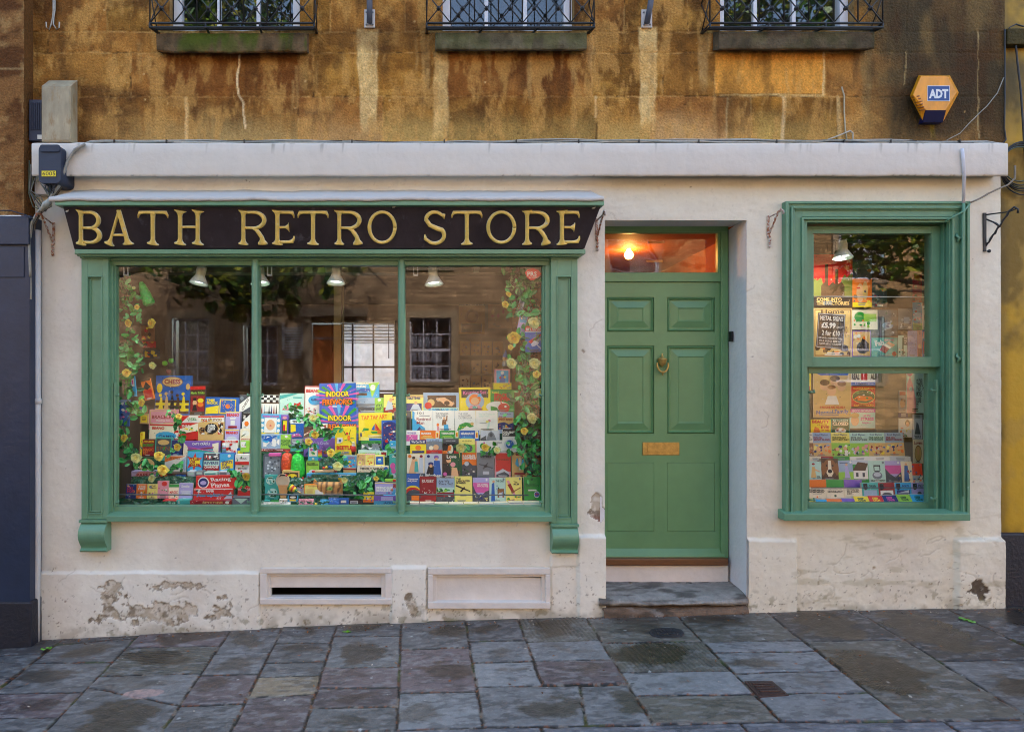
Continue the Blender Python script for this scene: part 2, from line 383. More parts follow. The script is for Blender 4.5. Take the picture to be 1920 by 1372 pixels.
def rel(x0, y0, x1, y1, h, soft=3.0, rag=3.0):
    uu = U + rag * (n2 - .5) * 2 + rag * .7 * (n3 - .5); vv = V + rag * (n2 - .5) * 2 - rag * .7 * (n3 - .5)
    return h * ss(x0 - soft, x0 + soft, uu) * (1 - ss(x1 - soft, x1 + soft, uu)) * ss(y0 - soft, y0 + soft, vv) * (1 - ss(y1 - soft, y1 + soft, vv))
Dz = Dz + rel(40, 1072, 487, 1400, .022, 2.5) + rel(733, 1062, 800, 1400, .030, 3) + rel(1083, 1003, 1140, 1400, .028, 2.5) + rel(1398, 1010, 1491, 1400, .026, 2.5) + rel(1790, 1010, 1880, 1400, .034, 3)
Dz = Dz + rel(487, 1136, 733, 1400, .006, 2) + rel(800, 1140, 1033, 1400, .006, 2) + rel(1033, 1040, 1083, 1400, .010, 2)
Dz = Dz - rel(487, 1062, 1083, 1400, .006, 2)
right = ss(1440, 1520, U)
Dz += right * .009 * (fbm(U / 26, V / 26, 31) - .5) * ss(960, 1040, V) + .004 * (fbm(U / 16, V / 16, 32) - .5) * ss(1083, 1134, U)
Dz += .006 * (n4 - .5) * ss(332, 345, V) * (1 - ss(400, 420, V))
# vertical faint ridges over the fascia
for x in (237, 349, 433, 600, 745, 905): Dz += .004 * np.exp(-((U - x - 10 * (n2 - .5)) / 5) ** 2) * ss(332, 338, V) * (1 - ss(358, 364, V))
# peeling near the ground
pz = fbm(U / 26, V / 26, 41) + .25 * (n3 - .5)
zone = np.exp(-((U - 290) / 150) ** 2) * ss(1078, 1096, V) * (1 - ss(1160, 1180, V)) * ss(75, 120, U) * (1 - ss(455, 475, U))
low = (1 - ss(10, 80, gb)) * .5
peel = ss(.49, .56, pz * (.56 + .52 * zone) + .10 * low)
peel = np.maximum(peel, ss(.66, .69, pz * .75 + .42 * np.exp(-(((U - 1120) / 15) ** 2 + ((V - 950) / 36) ** 2))))
peel = np.maximum(peel, ss(.66, .69, pz * .75 + .40 * np.exp(-(((U - 1092) / 14) ** 2 + ((V - 662) / 12) ** 2))))
peel = np.maximum(peel, ss(.52, .55, .62 * np.exp(-(((U - 1829) / 24) ** 2 + ((V - 1110) / 26) ** 2)) + .9 * (pz - .38)) * (gb > 3))
peel = np.maximum(peel, ss(.66, .69, pz * .75 + .36 * np.exp(-(((U - 772) / 15) ** 2 + ((V - 1138) / 26) ** 2))))
Dz -= .006 * peel
edge = np.clip(peel * (1 - peel) * 4, 0, 1)
C = mixc(C, lin((184, 170, 148)), peel * (.45 + .5 * ss(.4, .6, n3)))
C = mixc(C, lin((110, 94, 72)), peel * ss(.55, .64, fbm(U / 12, V / 12, 43)) * .7)
C = mixc(C, lin((84, 66, 48)), edge * .6)
dkp = np.exp(-(((U - 1829) / 24) ** 2 + ((V - 1108) / 26) ** 2) * .8); C = mixc(C, lin((74, 60, 48)), peel * ss(.3, .6, dkp) * .9)
C = mixc(C, lin((120, 52, 36)), peel * np.exp(-(((U - 1116) / 14) ** 2 + ((V - 978) / 12) ** 2)))
# grime: splashes low down, moss, small specks
C = mixc(C, lin((120, 106, 76)), (1 - ss(0, 34, gb + 22 * (n3 - .5))) * .45 * ss(.35, .6, n2))
C = mixc(C, lin((120, 112, 76)), (1 - ss(10, 60, gb)) * ss(.60, .72, fbm(U / 14, V / 14, 51)) * .55)
sp = fbm(U / 4.5, V / 4.5, 52, 3)
C = mixc(C, lin((110, 96, 76)), ss(.72, .80, sp) * (.15 + .85 * (1 - ss(30, 130, gb))) * .7)
C = mixc(C, lin((150, 138, 96)), right * ss(.58, .7, n4) * ss(940, 990, V) * .35)
for _ in range(90):
    x, z = rng.uniform(80, 1870), rng.uniform(290, 1100); r = rng.uniform(.8, 1.8)
    m_ = 1 - ss(r * .4, r, np.hypot((U - x) * rng.uniform(.5, 1.2), V - z)); C = mixc(C, lin((90, 76, 60)), m_ * .7)
cmk = np.zeros(U.shape)
for _ in range(46):                                          # hairline cracks in the paint, more of them on the rough end wall
    x, z = (rng.uniform(1480, 1870), rng.uniform(985, 1120)) if _ < 18 else ((rng.uniform(90, 480), rng.uniform(1070, 1150)) if _ < 28 else (rng.uniform(1090, 1870), rng.uniform(340, 1000)))
    a = rng.uniform(0, 6.3); pts = [(x, z)]
    for k in range(rng.randint(3, 8)): a += rng.uniform(-.9, .9); x += 9 * math.cos(a); z += 7 * math.sin(a); pts.append((x, z))
    x0, x1 = min(p[0] for p in pts) - 8, max(p[0] for p in pts) + 8; z0, z1 = min(p[1] for p in pts) - 8, max(p[1] for p in pts) + 8
    sx = np.where((U[0] > x0) & (U[0] < x1))[0]; sz = np.where((V[:, 0] > z0) & (V[:, 0] < z1))[0]
    if len(sx) < 2 or len(sz) < 2: continue
    sl = (slice(sz[0], sz[-1] + 1), slice(sx[0], sx[-1] + 1)); d = np.full(U[sl].shape, 99.)
    for (ax_, ay_), (bx_, by_) in zip(pts, pts[1:]):
        L2 = (bx_ - ax_) ** 2 + (by_ - ay_) ** 2 + 1e-6; t = np.clip(((U[sl] - ax_) * (bx_ - ax_) + (V[sl] - ay_) * (by_ - ay_)) / L2, 0, 1)
        d = np.minimum(d, np.hypot(U[sl] - ax_ - t * (bx_ - ax_), V[sl] - ay_ - t * (by_ - ay_)))
    cmk[sl] = np.maximum(cmk[sl], 1 - ss(.4, 1.5, d + 1.2 * (n3[sl] - .4)))
Dz -= .0025 * cmk; C = mixc(C, lin((150, 132, 108)), cmk * .32)
P = np.stack([XX, -Dz, ZZ], -1)
keep = np.ones((len(Zs) - 1, len(X) - 1), bool)
xc = (X[1:] + X[:-1]) / 2; zc = (Zs[1:] + Zs[:-1]) / 2
for a, t, b, bt in OP: keep &= ~(((xc > pX(a)) & (xc < pX(b)))[None] & ((zc > pZ(bt)) & (zc < pZ(t)))[:, None])
C = C * np.array([.985, 1.0, .995])
grid_object('white_ground_floor_wall', P, np.concatenate([C, np.ones(U.shape + (1,))], -1), keep, M['plaster'], shop)

# ---------------- white stone band over the shopfront (real projection, worn edges)
X = lines(W(60, 0, -.1).x, W(1889, 0, -.1).x, .011, [])
prof = [(0.0, 267), (-.098, 269), (-.103, 271.5), (-.104, 290), (-.104, 308), (-.104, 326), (-.101, 330), (-.094, 331), (0.0, 331)]
XX = np.repeat(X[None], len(prof), 0); U = px_of(XX); Yp = np.array([p[0] for p in prof])[:, None] + XX * 0
Zp = np.array([W(0, p[1], p[0]).z for p in prof])[:, None] + XX * 0
nb = fbm(XX * 9, Zp * 9, 61) - .5; nbb = fbm(XX * 40, Zp * 30, 62) - .5
ed = np.array([0, 1, 1, .3, .2, .3, 1, 1, 0])[:, None]
Zp = Zp + ed * nb * .009 + ed * nbb * .006; Yp = Yp + ed * (nbb * .006) + nb * .005 * (ed > 0)
Zp += ed * .008 * np.where(U > 975, 1, 0) * 0
C = np.zeros(U.shape + (3,)) + np.array(lin((208, 202, 190))); C = mixc(C, lin((110, 104, 84)), ss(.12, .3, nbb) * (ed > .5) * .6)
grid_object('white_band_course', np.stack([XX, Yp, Zp], -1), np.concatenate([C, np.ones(U.shape + (1,))], -1), np.ones((len(prof) - 1, len(X) - 1), bool), M['plaster'], shop, flip=True)
for xx in (X[0], X[-1]):
    mb = MB(); pts = [(xx, p[0], W(0, p[1], p[0]).z) for p in prof]; mb.poly(pts, lin((214, 204, 196)))
    mb.build('band_course_end', M['plaster'], shop)

# ---------------- vents in the plinth
for nm, (x0, y0, x1, y1), tilt in (('vent_frame', (487, 1065, 735, 1133), 0), ('vent_frame', (802, 1065, 1032, 1140), 1)):
    mb = MB(); ix0, iy0, ix1, iy1 = (500, 1075, 722, 1122) if not tilt else (812, 1077, 1023, 1129)
    mb.pbox(x0, y0, x1, iy0, -.022, .03); mb.pbox(x0, iy1, x1, y1 if not tilt else 1141, -.030, .03)
    mb.pbox(x0, iy0, ix0, iy1, -.022, .03); mb.pbox(ix1, iy0, x1, iy1, -.022, .03)
    f = mb.build(nm, M['plaster2'], shop, bevel=.004)
    mb = MB(); mb.pbox(ix0, iy0, ix0 + 7, iy1, -.002, .05); mb.pbox(ix1 - 7, iy0, ix1, iy1, -.002, .05); mb.pbox(ix0, iy0, ix1, iy0 + 4, -.001, .05); mb.pbox(ix0, iy1 - 3, ix1, iy1, -.004, .05)
    mb.build('inner_frame', M['plaster2'], f, bevel=.002)
    mb = MB()
    if not tilt: mb.pbox(507, 1079, 716, 1101, .012, .03)
    else:
        a = [W(816, 1127, .018), W(1019, 1125, .018), W(1019, 1083, .018), W(816, 1078, .018)]
        mb.hexa(a + [p + Vector((0, .02, 0)) for p in a])
    mb.build('board', M['plaster2'], f, bevel=.002)
    mb = MB(); a = W(ix0 - 4, iy1 + 4, .05); b = W(ix1 + 4, iy0 - 4, .05)
    mb.box(a.x, .06, a.z, b.x, .6, b.z, (.01, .01, .01), skip=(0,)); mb.build('vent_shaft', M['darkroom'], f)

# ---------------- stone sills, sash windows above
def rock_bar(name, x0, x1, y0, y1, proj, col, moss, parent, brk):
    Xs = np.linspace(pX(x0), pX(x1), 90); pr = [(0.02, y0), (-proj + .004, y0 + 1), (-proj, y0 + 4), (-proj, (y0 + y1) / 2), (-proj, y1 - 5), (-proj + .006, y1 - 1), (-proj + .03, y1), (0.02, y1 - 1)]
    XX = np.repeat(Xs[None], len(pr), 0); Y = np.array([p[0] for p in pr])[:, None] + XX * 0; Z = np.array([W(0, p[1], min(p[0], 0)).z for p in pr])[:, None] + XX * 0
    n = fbm(XX * 14, Z * 14 + y0, int(x0)) - .5; nn = fbm(XX * 45, Z * 45, int(x0) + 3) - .5
    e = np.array([0, .5, .5, .3, 1, 1, 1, 0])[:, None] * (2.2 if brk else .6)
    Z = Z + e * n * .018 + e * nn * .006; Y = Y + e * n * .012 + nn * .004
    C = np.zeros(XX.shape + (3,)) + np.array(lin(col))
    C = mixc(C, lin((58, 52, 40)), ss(-.05, .15, n) * .6)
    if moss: C = mixc(C, lin((78, 92, 28)), ss(-.02, .12, fbm(XX * 9, Z * 3, 77) - .5 + .15 * np.exp(-((px_of(XX) - (420 if brk else 870)) / 60) ** 2)) * np.array([1, 1, 1, .9, .6, .3, 0, 0])[:, None] * moss)
    C = mixc(C, lin((150, 110, 60)), (np.array([0, 0, 0, 0, 0, .5, .9, 1])[:, None]) * ss(-.1, .1, nn) * (1 if brk else .2))
    o = grid_object(name, np.stack([XX, Y, Z], -1), np.concatenate([C, np.ones(XX.shape + (1,))], -1), np.ones((len(pr) - 1, 89), bool), M['sill'], parent, flip=True)
    for k in (0, 89):
        mb = MB(); pts = [(XX[i, k], Y[i, k], Z[i, k]) for i in range(len(pr))]; mb.poly(pts, lin(col))
        mb.build('sill_end', M['sill'], o)
rock_bar('window_sill', 303, 579, 62, 99, .085, (112, 92, 66), 1.0, shop, True)
rock_bar('window_sill', 816, 1094, 61, 95, .085, (112, 106, 84), .35, shop, False)
rock_bar('window_sill', 1337, 1623, 59, 94, .085, (98, 88, 70), .25, shop, False)
M['sashw'] = mat('white_sash_paint', (.72, .74, .78), rough=.4, var=.1, vscale=12)
for (a, b), mull in zip(upw, ((404, 479), (914, 988), (1427, 1501))):
    mb = MB(); xa, xb = pX(a), pX(b); zt = pZ(-420); zb = pZ(58)
    c0 = lin((166, 132, 82))
    wnd = empty('upper_window', (xa, 0, zb), parent=shop); wnd.location = Vector((xa, 0, zb))
    mb.box(xa - .002, 0.004, zb, xa - .04, .12, zt, c0); mb.box(xb + .002, .004, zb, xb + .04, .12, zt, c0); mb.box(xa, .004, zt, xb, .14, zt + .04, c0)
    mb.box(xa, .006, zb - .03, xb, .14, zb, lin((110, 100, 80)))
    mb.build('stone_reveal', M['sill'], wnd)
    mb = MB(); y0 = .075
    for x0, x1 in ((xa, pX(a + 16)), (pX(b - 16), xb)): mb.box(x0, y0 - .012, zb, x1, y0 + .04, zt)
    mb.box(xa, y0 - .006, zb, xb, y0 + .05, zb + .055); mb.box(xa, y0 - .006, zt - .05, xb, y0 + .05, zt)
    for m_ in mull: mb.box(pX(m_ - 3.5), y0, zb + .05, pX(m_ + 3.5), y0 + .03, zt - .05)
    for k in (1, 2, 3): mb.box(xa + .05, y0 + .003, zb + k * .42, xb - .05, y0 + .028, zb + k * .42 + (.045 if k == 2 else .022))
    mb.build('sash_frame', M['sashw'], wnd, bevel=.002)
    mb = MB(); mb.box(xa + .02, y0 + .014, zb + .03, xb - .02, y0 + .018, zt - .03); mb.build('glass', M['glassup'], wnd)
    mb = MB(); mb.box(xa - .05, .14, zb - .05, xb + .05, 1.2, zt + .05, (.02, .02, .02), skip=(0,)); mb.build('room_behind', M['darkroom'], wnd)
    if a == 318:                               # pale curtain behind the first pane
        pass
# the mass of the building behind the facade
mb = MB(); top = pZ(-700)
mb.box(pX(44), .02, top, pX(1884), 3.85, top + 1.4, lin((142, 96, 44)))
mb.box(pX(44), .3, pZ(268) + .02, pX(44) + .1, 3.85, top); mb.box(pX(1884) - .1, .3, pZ(268) + .02, pX(1884), 9, top)
mb.box(pX(44), 3.77, 2.7, pX(1884), 3.85, top)
mb.build('building_mass', M['plain'], shop)

# ---------------- doorway
xl, xr, zt = pX(1134), pX(1400), pZ(413)
mb = MB()
dl, dr = W(1108, 0, .28).x, W(1368, 0, .28).x
mb.hexa([(xl - .03, .004, -.2), (xl, .004, -.2), (xl, .004, zt + .02), (xl - .03, .004, zt + .02), (dl - .03, .30, -.2), (dl, .30, -.2), (dl, .30, zt), (dl - .03, .30, zt)])
mb.hexa([(xr, .004, -.2), (xr + .03, .004, -.2), (xr + .03, .004, zt + .02), (xr, .004, zt + .02), (dr, .30, -.2), (dr + .14, .30, -.2), (dr + .14, .30, zt), (dr, .30, zt)])
zd = W(0, 425, .28).z
mb.hexa([(xl - .02, .004, zt), (xr + .02, .004, zt), (xr + .02, .004, zt + .05), (xl - .02, .004, zt + .05), (dl - .02, .31, zd + .003), (dr + .02, .31, zd + .003), (dr + .02, .31, zt + .06), (dl - .02, .31, zt + .06)])
mb.build('door_reveal', M['revealp'], shop)
yd = .28
door = empty('front_door', W(1240, 1042, yd), parent=shop)
mb = MB()
mb.pbox(1108, 424, 1366, 434, yd, yd + .08); mb.pbox(1108, 511, 1352, 528, yd + .006, yd + .08); mb.pbox(1352, 434, 1366, 1046, yd, yd + .08); mb.pbox(1100, 434, 1117, 1046, yd, yd + .08)
mb.pbox(1346, 434, 1352, 511, yd + .012, yd + .05); mb.pbox(1117, 434, 1346, 437, yd + .012, yd + .05)
mb.build('door_frame', M['greend'], door, bevel=.003)
yl = yd + .022
mb = MB()          # leaf: stiles and rails around six panels
px = [1120, 1138, 1226, 1251, 1341, 1355]; 
for a, b in ((1118, 1138), (1226.5, 1251), (1340, 1356)): mb.pbox(a, 529, b, 1041, yl, yl + .04)
for a, b in ((529, 557), (622, 648), (813, 867), (996, 1041)):
    for c, d in ((1138, 1226.5), (1251, 1340)): mb.pbox(c, a, d, b, yl + .0003, yl + .04)
leaf = mb.build('door_leaf', M['greend'], door)
def raised_panel(x0, y0, x1, y1, par):
    mb = MB(); yy = yl
    rings = [(0, .010), (3, -.004), (5.5, .012), (8, .012), (19, .001), (20, .0), (22, .005)]
    R_ = []
    for ins, dy in rings:
        a = W(x0 + ins, y1 - ins, yy); b = W(x1 - ins, y0 + ins, yy); R_.append([(a.x, yy + dy, a.z), (b.x, yy + dy, a.z), (b.x, yy + dy, b.z), (a.x, yy + dy, b.z)])
    for r0, r1 in zip(R_, R_[1:]):
        for k in range(4):
            k2 = (k + 1) % 4; mb.poly([r0[k], r0[k2], r1[k2], r1[k]])
    mb.poly(R_[-1]); mb.build('raised_panel', M['greend'], par)
raised_panel(1138, 557, 1226.5, 622, door); raised_panel(1251, 557, 1340, 622, door)
raised_panel(1138, 648, 1226.5, 813, door); raised_panel(1251, 648, 1340, 813, door)
for a, b in ((1138, 1226.5), (1251, 1340)):
    mb = MB(); mb.pbox(a + .4, 867.4, b - .4, 995.6, yl + .0015, yl + .03); mb.build('flat_panel', M['greend'], door, bevel=.0015)
mb = MB(); a = W(1118, 1041, yl); b = W(1356, 1027, yl)
mb.hexa([(a.x, yl - .035, a.z - .012), (b.x, yl - .035, a.z - .012), (b.x, yl - .03, a.z + .004), (a.x, yl - .03, a.z + .004), (a.x, yl, a.z - .012), (b.x, yl, a.z - .012), (b.x, yl - .001, b.z), (a.x, yl - .001, b.z)])
mb.build('weatherboard', M['greend'], door, bevel=.003)
# fanlight glass with writing tape marks
mb = MB(); mb.pbox(1117, 436, 1347, 512, yd + .03, yd + .034); mb.build('fanlight_glass', M['glasst'], door)
# brass letterbox and knocker
mb = MB(); mb.pbox(1205, 829, 1274, 853, yl - .006, yl + .001); lb = mb.build('letterbox_plate', M['brass'], door, bevel=.002)
mb = MB(); mb.pbox(1214, 835, 1265, 847, yl - .010, yl - .006); mb.build('letterbox_flap', M['brass'], door, bevel=.0015)
kn = MB(); c = W(1240, 680, yl)
kn.lathe([(.001, .066), (.006, .062), (.004, .054), (.009, .050), (.006, .042), (.020, .034), (.033, .028), (.034, .020), (.030, .016), (.029, .006), (.022, -.012), (.010, -.022), (.004, -.030)], c + Vector((0, -.018, 0)), 'z', 20)
k1 = kn.build('knocker_urn', M['brass'], door)
kn = MB(); pts = [c + Vector((.040 * math.sin(t) , -.026 - .004 * math.cos(t), (-.010 - .058 * math.cos(t)) if abs(t) < 1.6 else .0)) for t in np.linspace(-1.75, 1.75, 22)]
kn.tube(pts, .0068, 8); kn.lathe([(.001, -.092), (.006, -.086), (.003, -.078), (.013, -.070), (.010, -.060)], c + Vector((0, -.028, 0)), 'z', 12)
kn.build('knocker_ring', M['brass'], door)
# threshold, riser and worn steps
mb = MB(); mb.pbox(1100, 1047, 1366, 1060, yd - .05, yd + .2); mb.build('timber_sill', mat('varnished_timber', (.16, .065, .02), rough=.4, var=.4, vscale=18, stretch=(1, 8, 8)), door, bevel=.008, seg=3)
M['lit'] = mat('orange_light_slit', (.6, .16, .03), rough=.5)
mb = MB(); mb.pbox(1117, 1060, 1366, 1092, yd - .02, yd + .2); mb.build('white_riser', M['plaster2'], shop, bevel=.004)
def worn_step(name, pts_top, z_top, z_bot, col, parent):
    # pts_top: front-left, front-right, back-right, back-left in (x,y)
    (x0, y0), (x1, y1), (x2, y2), (x3, y3) = pts_top
    nx, ny = 60, 26; P = np.zeros((ny + 8, nx, 3)); t = np.linspace(0, 1, nx)
    for j in range(ny):
        s = j / (ny - 1)
        P[ny + 7 - j, :, 0] = (x0 * (1 - s) + x3 * s) * (1 - t) + (x1 * (1 - s) + x2 * s) * t
        P[ny + 7 - j, :, 1] = (y0 * (1 - s) + y3 * s) * (1 - t) + (y1 * (1 - s) + y2 * s) * t
        P[ny + 7 - j, :, 2] = z_top - .02 * np.exp(-((t - .5) / .3) ** 2) * (1 - s) - .016 * (1 - s) ** 6
    for j in range(8):
        s = j / 7
        P[7 - j, :, 0] = x0 * (1 - t) + x1 * t; P[7 - j, :, 1] = y0 * (1 - t) + y1 * t - .012 * math.sin(s * 3.1)
        P[7 - j, :, 2] = (z_top - .018) * (1 - s) + z_bot * s - .02 * np.exp(-((t - .5) / .3) ** 2) * (1 - s)
    P = P[::-1].copy()
    n = fbm(P[..., 0] * 12, P[..., 1] * 12 + P[..., 2] * 12, 5) - .5; P[..., 2] += n * .014; P[..., 1] += n * .012
    nn = fbm(P[..., 0] * 5, P[..., 1] * 14 + P[..., 2] * 14, 6)
    C = np.zeros(P.shape[:2] + (3,)) + np.array(lin(col)); C = mixc(C, lin((70, 64, 56)), ss(.5, .66, nn) * .7); C = mixc(C, lin((152, 146, 138)), ss(.56, .68, fbm(P[..., 0] * 9, P[..., 1] * 30, 8)) * .5)
    return grid_object(name, P, np.concatenate([C, np.ones(P.shape[:2] + (1,))], -1), np.ones((P.shape[0] - 1, nx - 1), bool), M['sill'], parent, flip=False)
zs = W(0, 1090, yd - .02).z
worn_step('door_step', [(pX(1120), -.035), (pX(1397), -.03), (dr + .02, yd), (dl, yd)], zs, pZ(1131), (150, 146, 138), shop)
worn_step('lower_door_step', [(pX(1128), -.045), (pX(1398), -.04), (pX(1398), .05), (pX(1120), .05)], pZ(1133), pZ(1170), (118, 98, 80), shop)
# ================================================================== PAVEMENT, KERB, ROAD
joints = {0: ((110, 1203), (0, 1290)), 1: ((258, 1192), (83, 1372)), 2: ((430, 1185), (302, 1372)), 3: ((525, 1185), (432, 1372)), 4: ((628, 1183), (568, 1372)),
          5: ((752, 1177), (744, 1367)), 6: ((875, 1177), (907, 1365)), 7: ((975, 1170), (1017, 1283)), 8: ((1102, 1162), (1223, 1353)), 9: ((1323, 1207), (1480, 1367)),
          10: ((1433, 1143), (1693, 1347)), 11: ((1613, 1148), (1920, 1337)), 12: ((1790, 1147), (1920, 1210))}
def onj(j, y):
    (x0, y0), (x1, y1) = joints[j]
    return (x0 + (y - y0) * (x1 - x0) / (y1 - y0), y)
SL = []       # (quad world pts, colour, wet)
def slab(jl, jr, yt, yb, col, wet=0.3, tex=0):      # yt, yb = (left y, right y)
    q = [onj(jl, yt[0]), onj(jr, yt[1]), onj(jr, yb[1]), onj(jl, yb[0])]
    SL.append(([WG(*p) for p in q], col, wet, tex))
g1 = (98, 99, 101); g2 = (86, 87, 89); pu = (94, 84, 87); bl = (110, 113, 117); be = (136, 124, 106); dk = (64, 62, 62); ol = (86, 84, 78)
def column(jl, jr, ys, cols):
    for (a, b), c in zip(zip(ys, ys[1:]), cols): slab(jl, jr, a, b, c[0], c[1] if len(c) > 1 else .3, c[2] if len(c) > 2 else 0)
column(0, 1, [(1180, 1180), (1208, 1196), (1242, 1240), (1300, 1296), (1346, 1344), (1400, 1400)], [(dk,), (g2, .6), (g2, .5), (pu,), (g1,)])
column(1, 2, [(1178, 1174), (1214, 1211), (1266, 1262), (1288, 1322), (1420, 1420)], [(pu, .6), (ol, .6, 1), (g1, .2), (g1, .6)])
column(2, 3, [(1168, 1165), (1226, 1222), (1266, 1263), (1322, 1318), (1410, 1410)], [(g1, .5), (g1, .4), (pu, .3), (g1, .2)])
column(3, 4, [(1166, 1164), (1206, 1204), (1242, 1239), (1268, 1265), (1306, 1300), (1405, 1405)], [(g2, .5), (g1, .4), (g2,), (be, .05), (pu, .2)])
column(4, 5, [(1160, 1160), (1193, 1192), (1251, 1249), (1289, 1287), (1325, 1322), (1400, 1400)], [(g2, .6), (g1, .5), (pu, .2), (pu, .3), (g1, .3)])
column(5, 6, [(1158, 1156), (1217, 1212), (1298, 1295), (1368, 1366)], [(g2, .6), (pu, .5), (bl, .3)])
column(6, 7, [(1156, 1155), (1202, 1200), (1241, 1239), (1286, 1284)], [(g2, .5), (bl, .3), (bl, .3)])
column(7, 8, [(1150, 1148), (1203, 1200), (1240, 1236), (1283, 1280)], [(ol, .6, 2), (bl, .2), (pu, .3)])
joints['a'] = ((1088, 1284), (1100, 1364)); column(6, 'a', [(1287, 1284), (1364, 1361)], [(bl, .5)]); column('a', 8, [(1285, 1281), (1361, 1356)], [(bl, .5)])
joints['b'] = ((1130, 1140), (1323, 1207)); 
column(8, 9, [(1146, 1130), (1205, 1200), (1259, 1256), (1303, 1300), (1356, 1353)], [(ol, .3), (ol, .9, 2), (bl, .2), (ol, .2)])
SL.pop(0) if False else None
column(9, 10, [(1133, 1133), (1203, 1199), (1223, 1219), (1262, 1256), (1300, 1298), (1354, 1352)], [(ol, .4), (bl, .1), (bl, .5), (bl, .2), (bl, .2)])
column(10, 11, [(1128, 1128), (1202, 1199), (1348, 1344)], [(dk, .7), (ol, .75)])
joints[13] = ((1960, 1147), (2200, 1230))
column(11, 12, [(1128, 1128), (1238, 1234), (1345, 1340)], [(dk, .8), (g1, .5)])
column(12, 13, [(1125, 1125), (1197, 1190), (1340, 1330)], [(dk, .8), (dk, .6)])
# beyond the frame
rng2 = np.random.RandomState(12)
def extra(x0, x1, skew):
    y = 0.03
    while y > -1.45:
        h = rng2.uniform(.2, .45); y2 = max(y - h, -1.5); c = [g1, g2, pu, dk][rng2.randint(4)]
        SL.append(([Vector((x0 + skew * y, y, 0)), Vector((x1 + skew * y, y, 0)), Vector((x1 + skew * y2, y2, 0)), Vector((x0 + skew * y2, y2, 0))], c, rng2.uniform(.2, .7), 0)); y = y2
l0 = [WG(*onj(0, y)) for y in (1204, 1290)]
SL.append(([Vector((-3.3, .03, 0)), Vector((l0[0].x + .02, .03, 0)), Vector((l0[0].x - .02, -.25, 0)), Vector((-3.3, -.25, 0))], dk, .5, 0))
yy_ = -.25
for h, c in ((.33, g2), (.28, pu), (.30, g1), (.34, g2)):
    SL.append(([Vector((-3.32, yy_, 0)), Vector((-2.36, yy_, 0)), Vector((-2.37, yy_ - h, 0)), Vector((-3.32, yy_ - h, 0))], c, .5, 0)); yy_ -= h
for k in range(9): extra(-3.3 - .62 * (k + 1), -3.3 - .62 * k, 0)
xr_ = max(p.x for p in SL[-1][0]) if False else 5.0
for k in range(6): extra(5.02 + .7 * k, 5.02 + .7 * (k + 1), 0)
def kerb_y(x): return -1.295 - .024 * (x - .3)
X = np.concatenate([np.arange(-9, -3.2, .05), np.arange(-3.2, 4.6, .0065), np.arange(4.6, 9.5, .05)]); Ys = np.concatenate([np.arange(-1.66, -.0, .0065), [0.005, .05]])
XX, YY = np.meshgrid(X, Ys)
YYr = YY
w1 = fbm(XX * 11, YY * 11, 71) - .5; w2 = fbm(XX * 11, YY * 11, 72) - .5; w3 = fbm(XX * 40, YY * 40, 73) - .5
xw = XX + .016 * w1 + .006 * w3; yw = YY + .016 * w2 + .006 * w3
best = np.full(XX.shape, -9.0); sid = np.full(XX.shape, -1)
for i, (q, c, wt, tx) in enumerate(SL):
    x0 = min(p.x for p in q) - .05; x1 = max(p.x for p in q) + .05; y0 = min(p.y for p in q) - .05; y1 = max(p.y for p in q) + .05
    ix = np.where((X > x0) & (X < x1))[0]; iy = np.where((Ys > y0) & (Ys < y1))[0]
    if len(ix) < 1 or len(iy) < 1: continue
    sl = (slice(iy[0], iy[-1] + 1), slice(ix[0], ix[-1] + 1)); d = np.full(XX[sl].shape, 9.0)
    cxm = sum(p.x for p in q) / 4; cym = sum(p.y for p in q) / 4
    for k in range(4):
        a, b = q[k], q[(k + 1) % 4]; nx_, ny_ = -(b.y - a.y), (b.x - a.x); L = math.hypot(nx_, ny_)
        if L < 1e-6: continue
        sg = 1 if (cxm - a.x) * nx_ + (cym - a.y) * ny_ > 0 else -1
        d = np.minimum(d, sg * ((xw[sl] - a.x) * nx_ + (yw[sl] - a.y) * ny_) / L)
    up = d > best[sl]; best[sl] = np.where(up, d, best[sl]); sid[sl] = np.where(up, i, sid[sl])
KY = kerb_y(XX); inkerb = YY < KY
kj = np.abs(((XX + .35) / .92) % 1.0 - .5) * .92            # kerb stones 0.92 m long
dk_ = np.minimum(KY - yw, np.abs(kj - .46) if False else .46 - np.abs(kj - 0) * 1.0)
dk_ = np.minimum(KY - yw, .46 - kj)
best = np.where(inkerb, dk_, np.minimum(best, YY - KY))
best = np.minimum(best, -(YY + .018) + .006 * w3) if True else best
CO = np.zeros(XX.shape + (3,)); hs = np.zeros(XX.shape); wet = np.zeros(XX.shape)
n1 = fbm(XX * 3.5, YY * 3.5, 81); n2 = fbm(XX * 11, YY * 15, 82); n3 = fbm(XX * 50, YY * 50, 83, 3); nst = fbm(XX * 14, YY * 40, 84); nwet = fbm(XX * 5, YY * 11, 86, 6, .65)
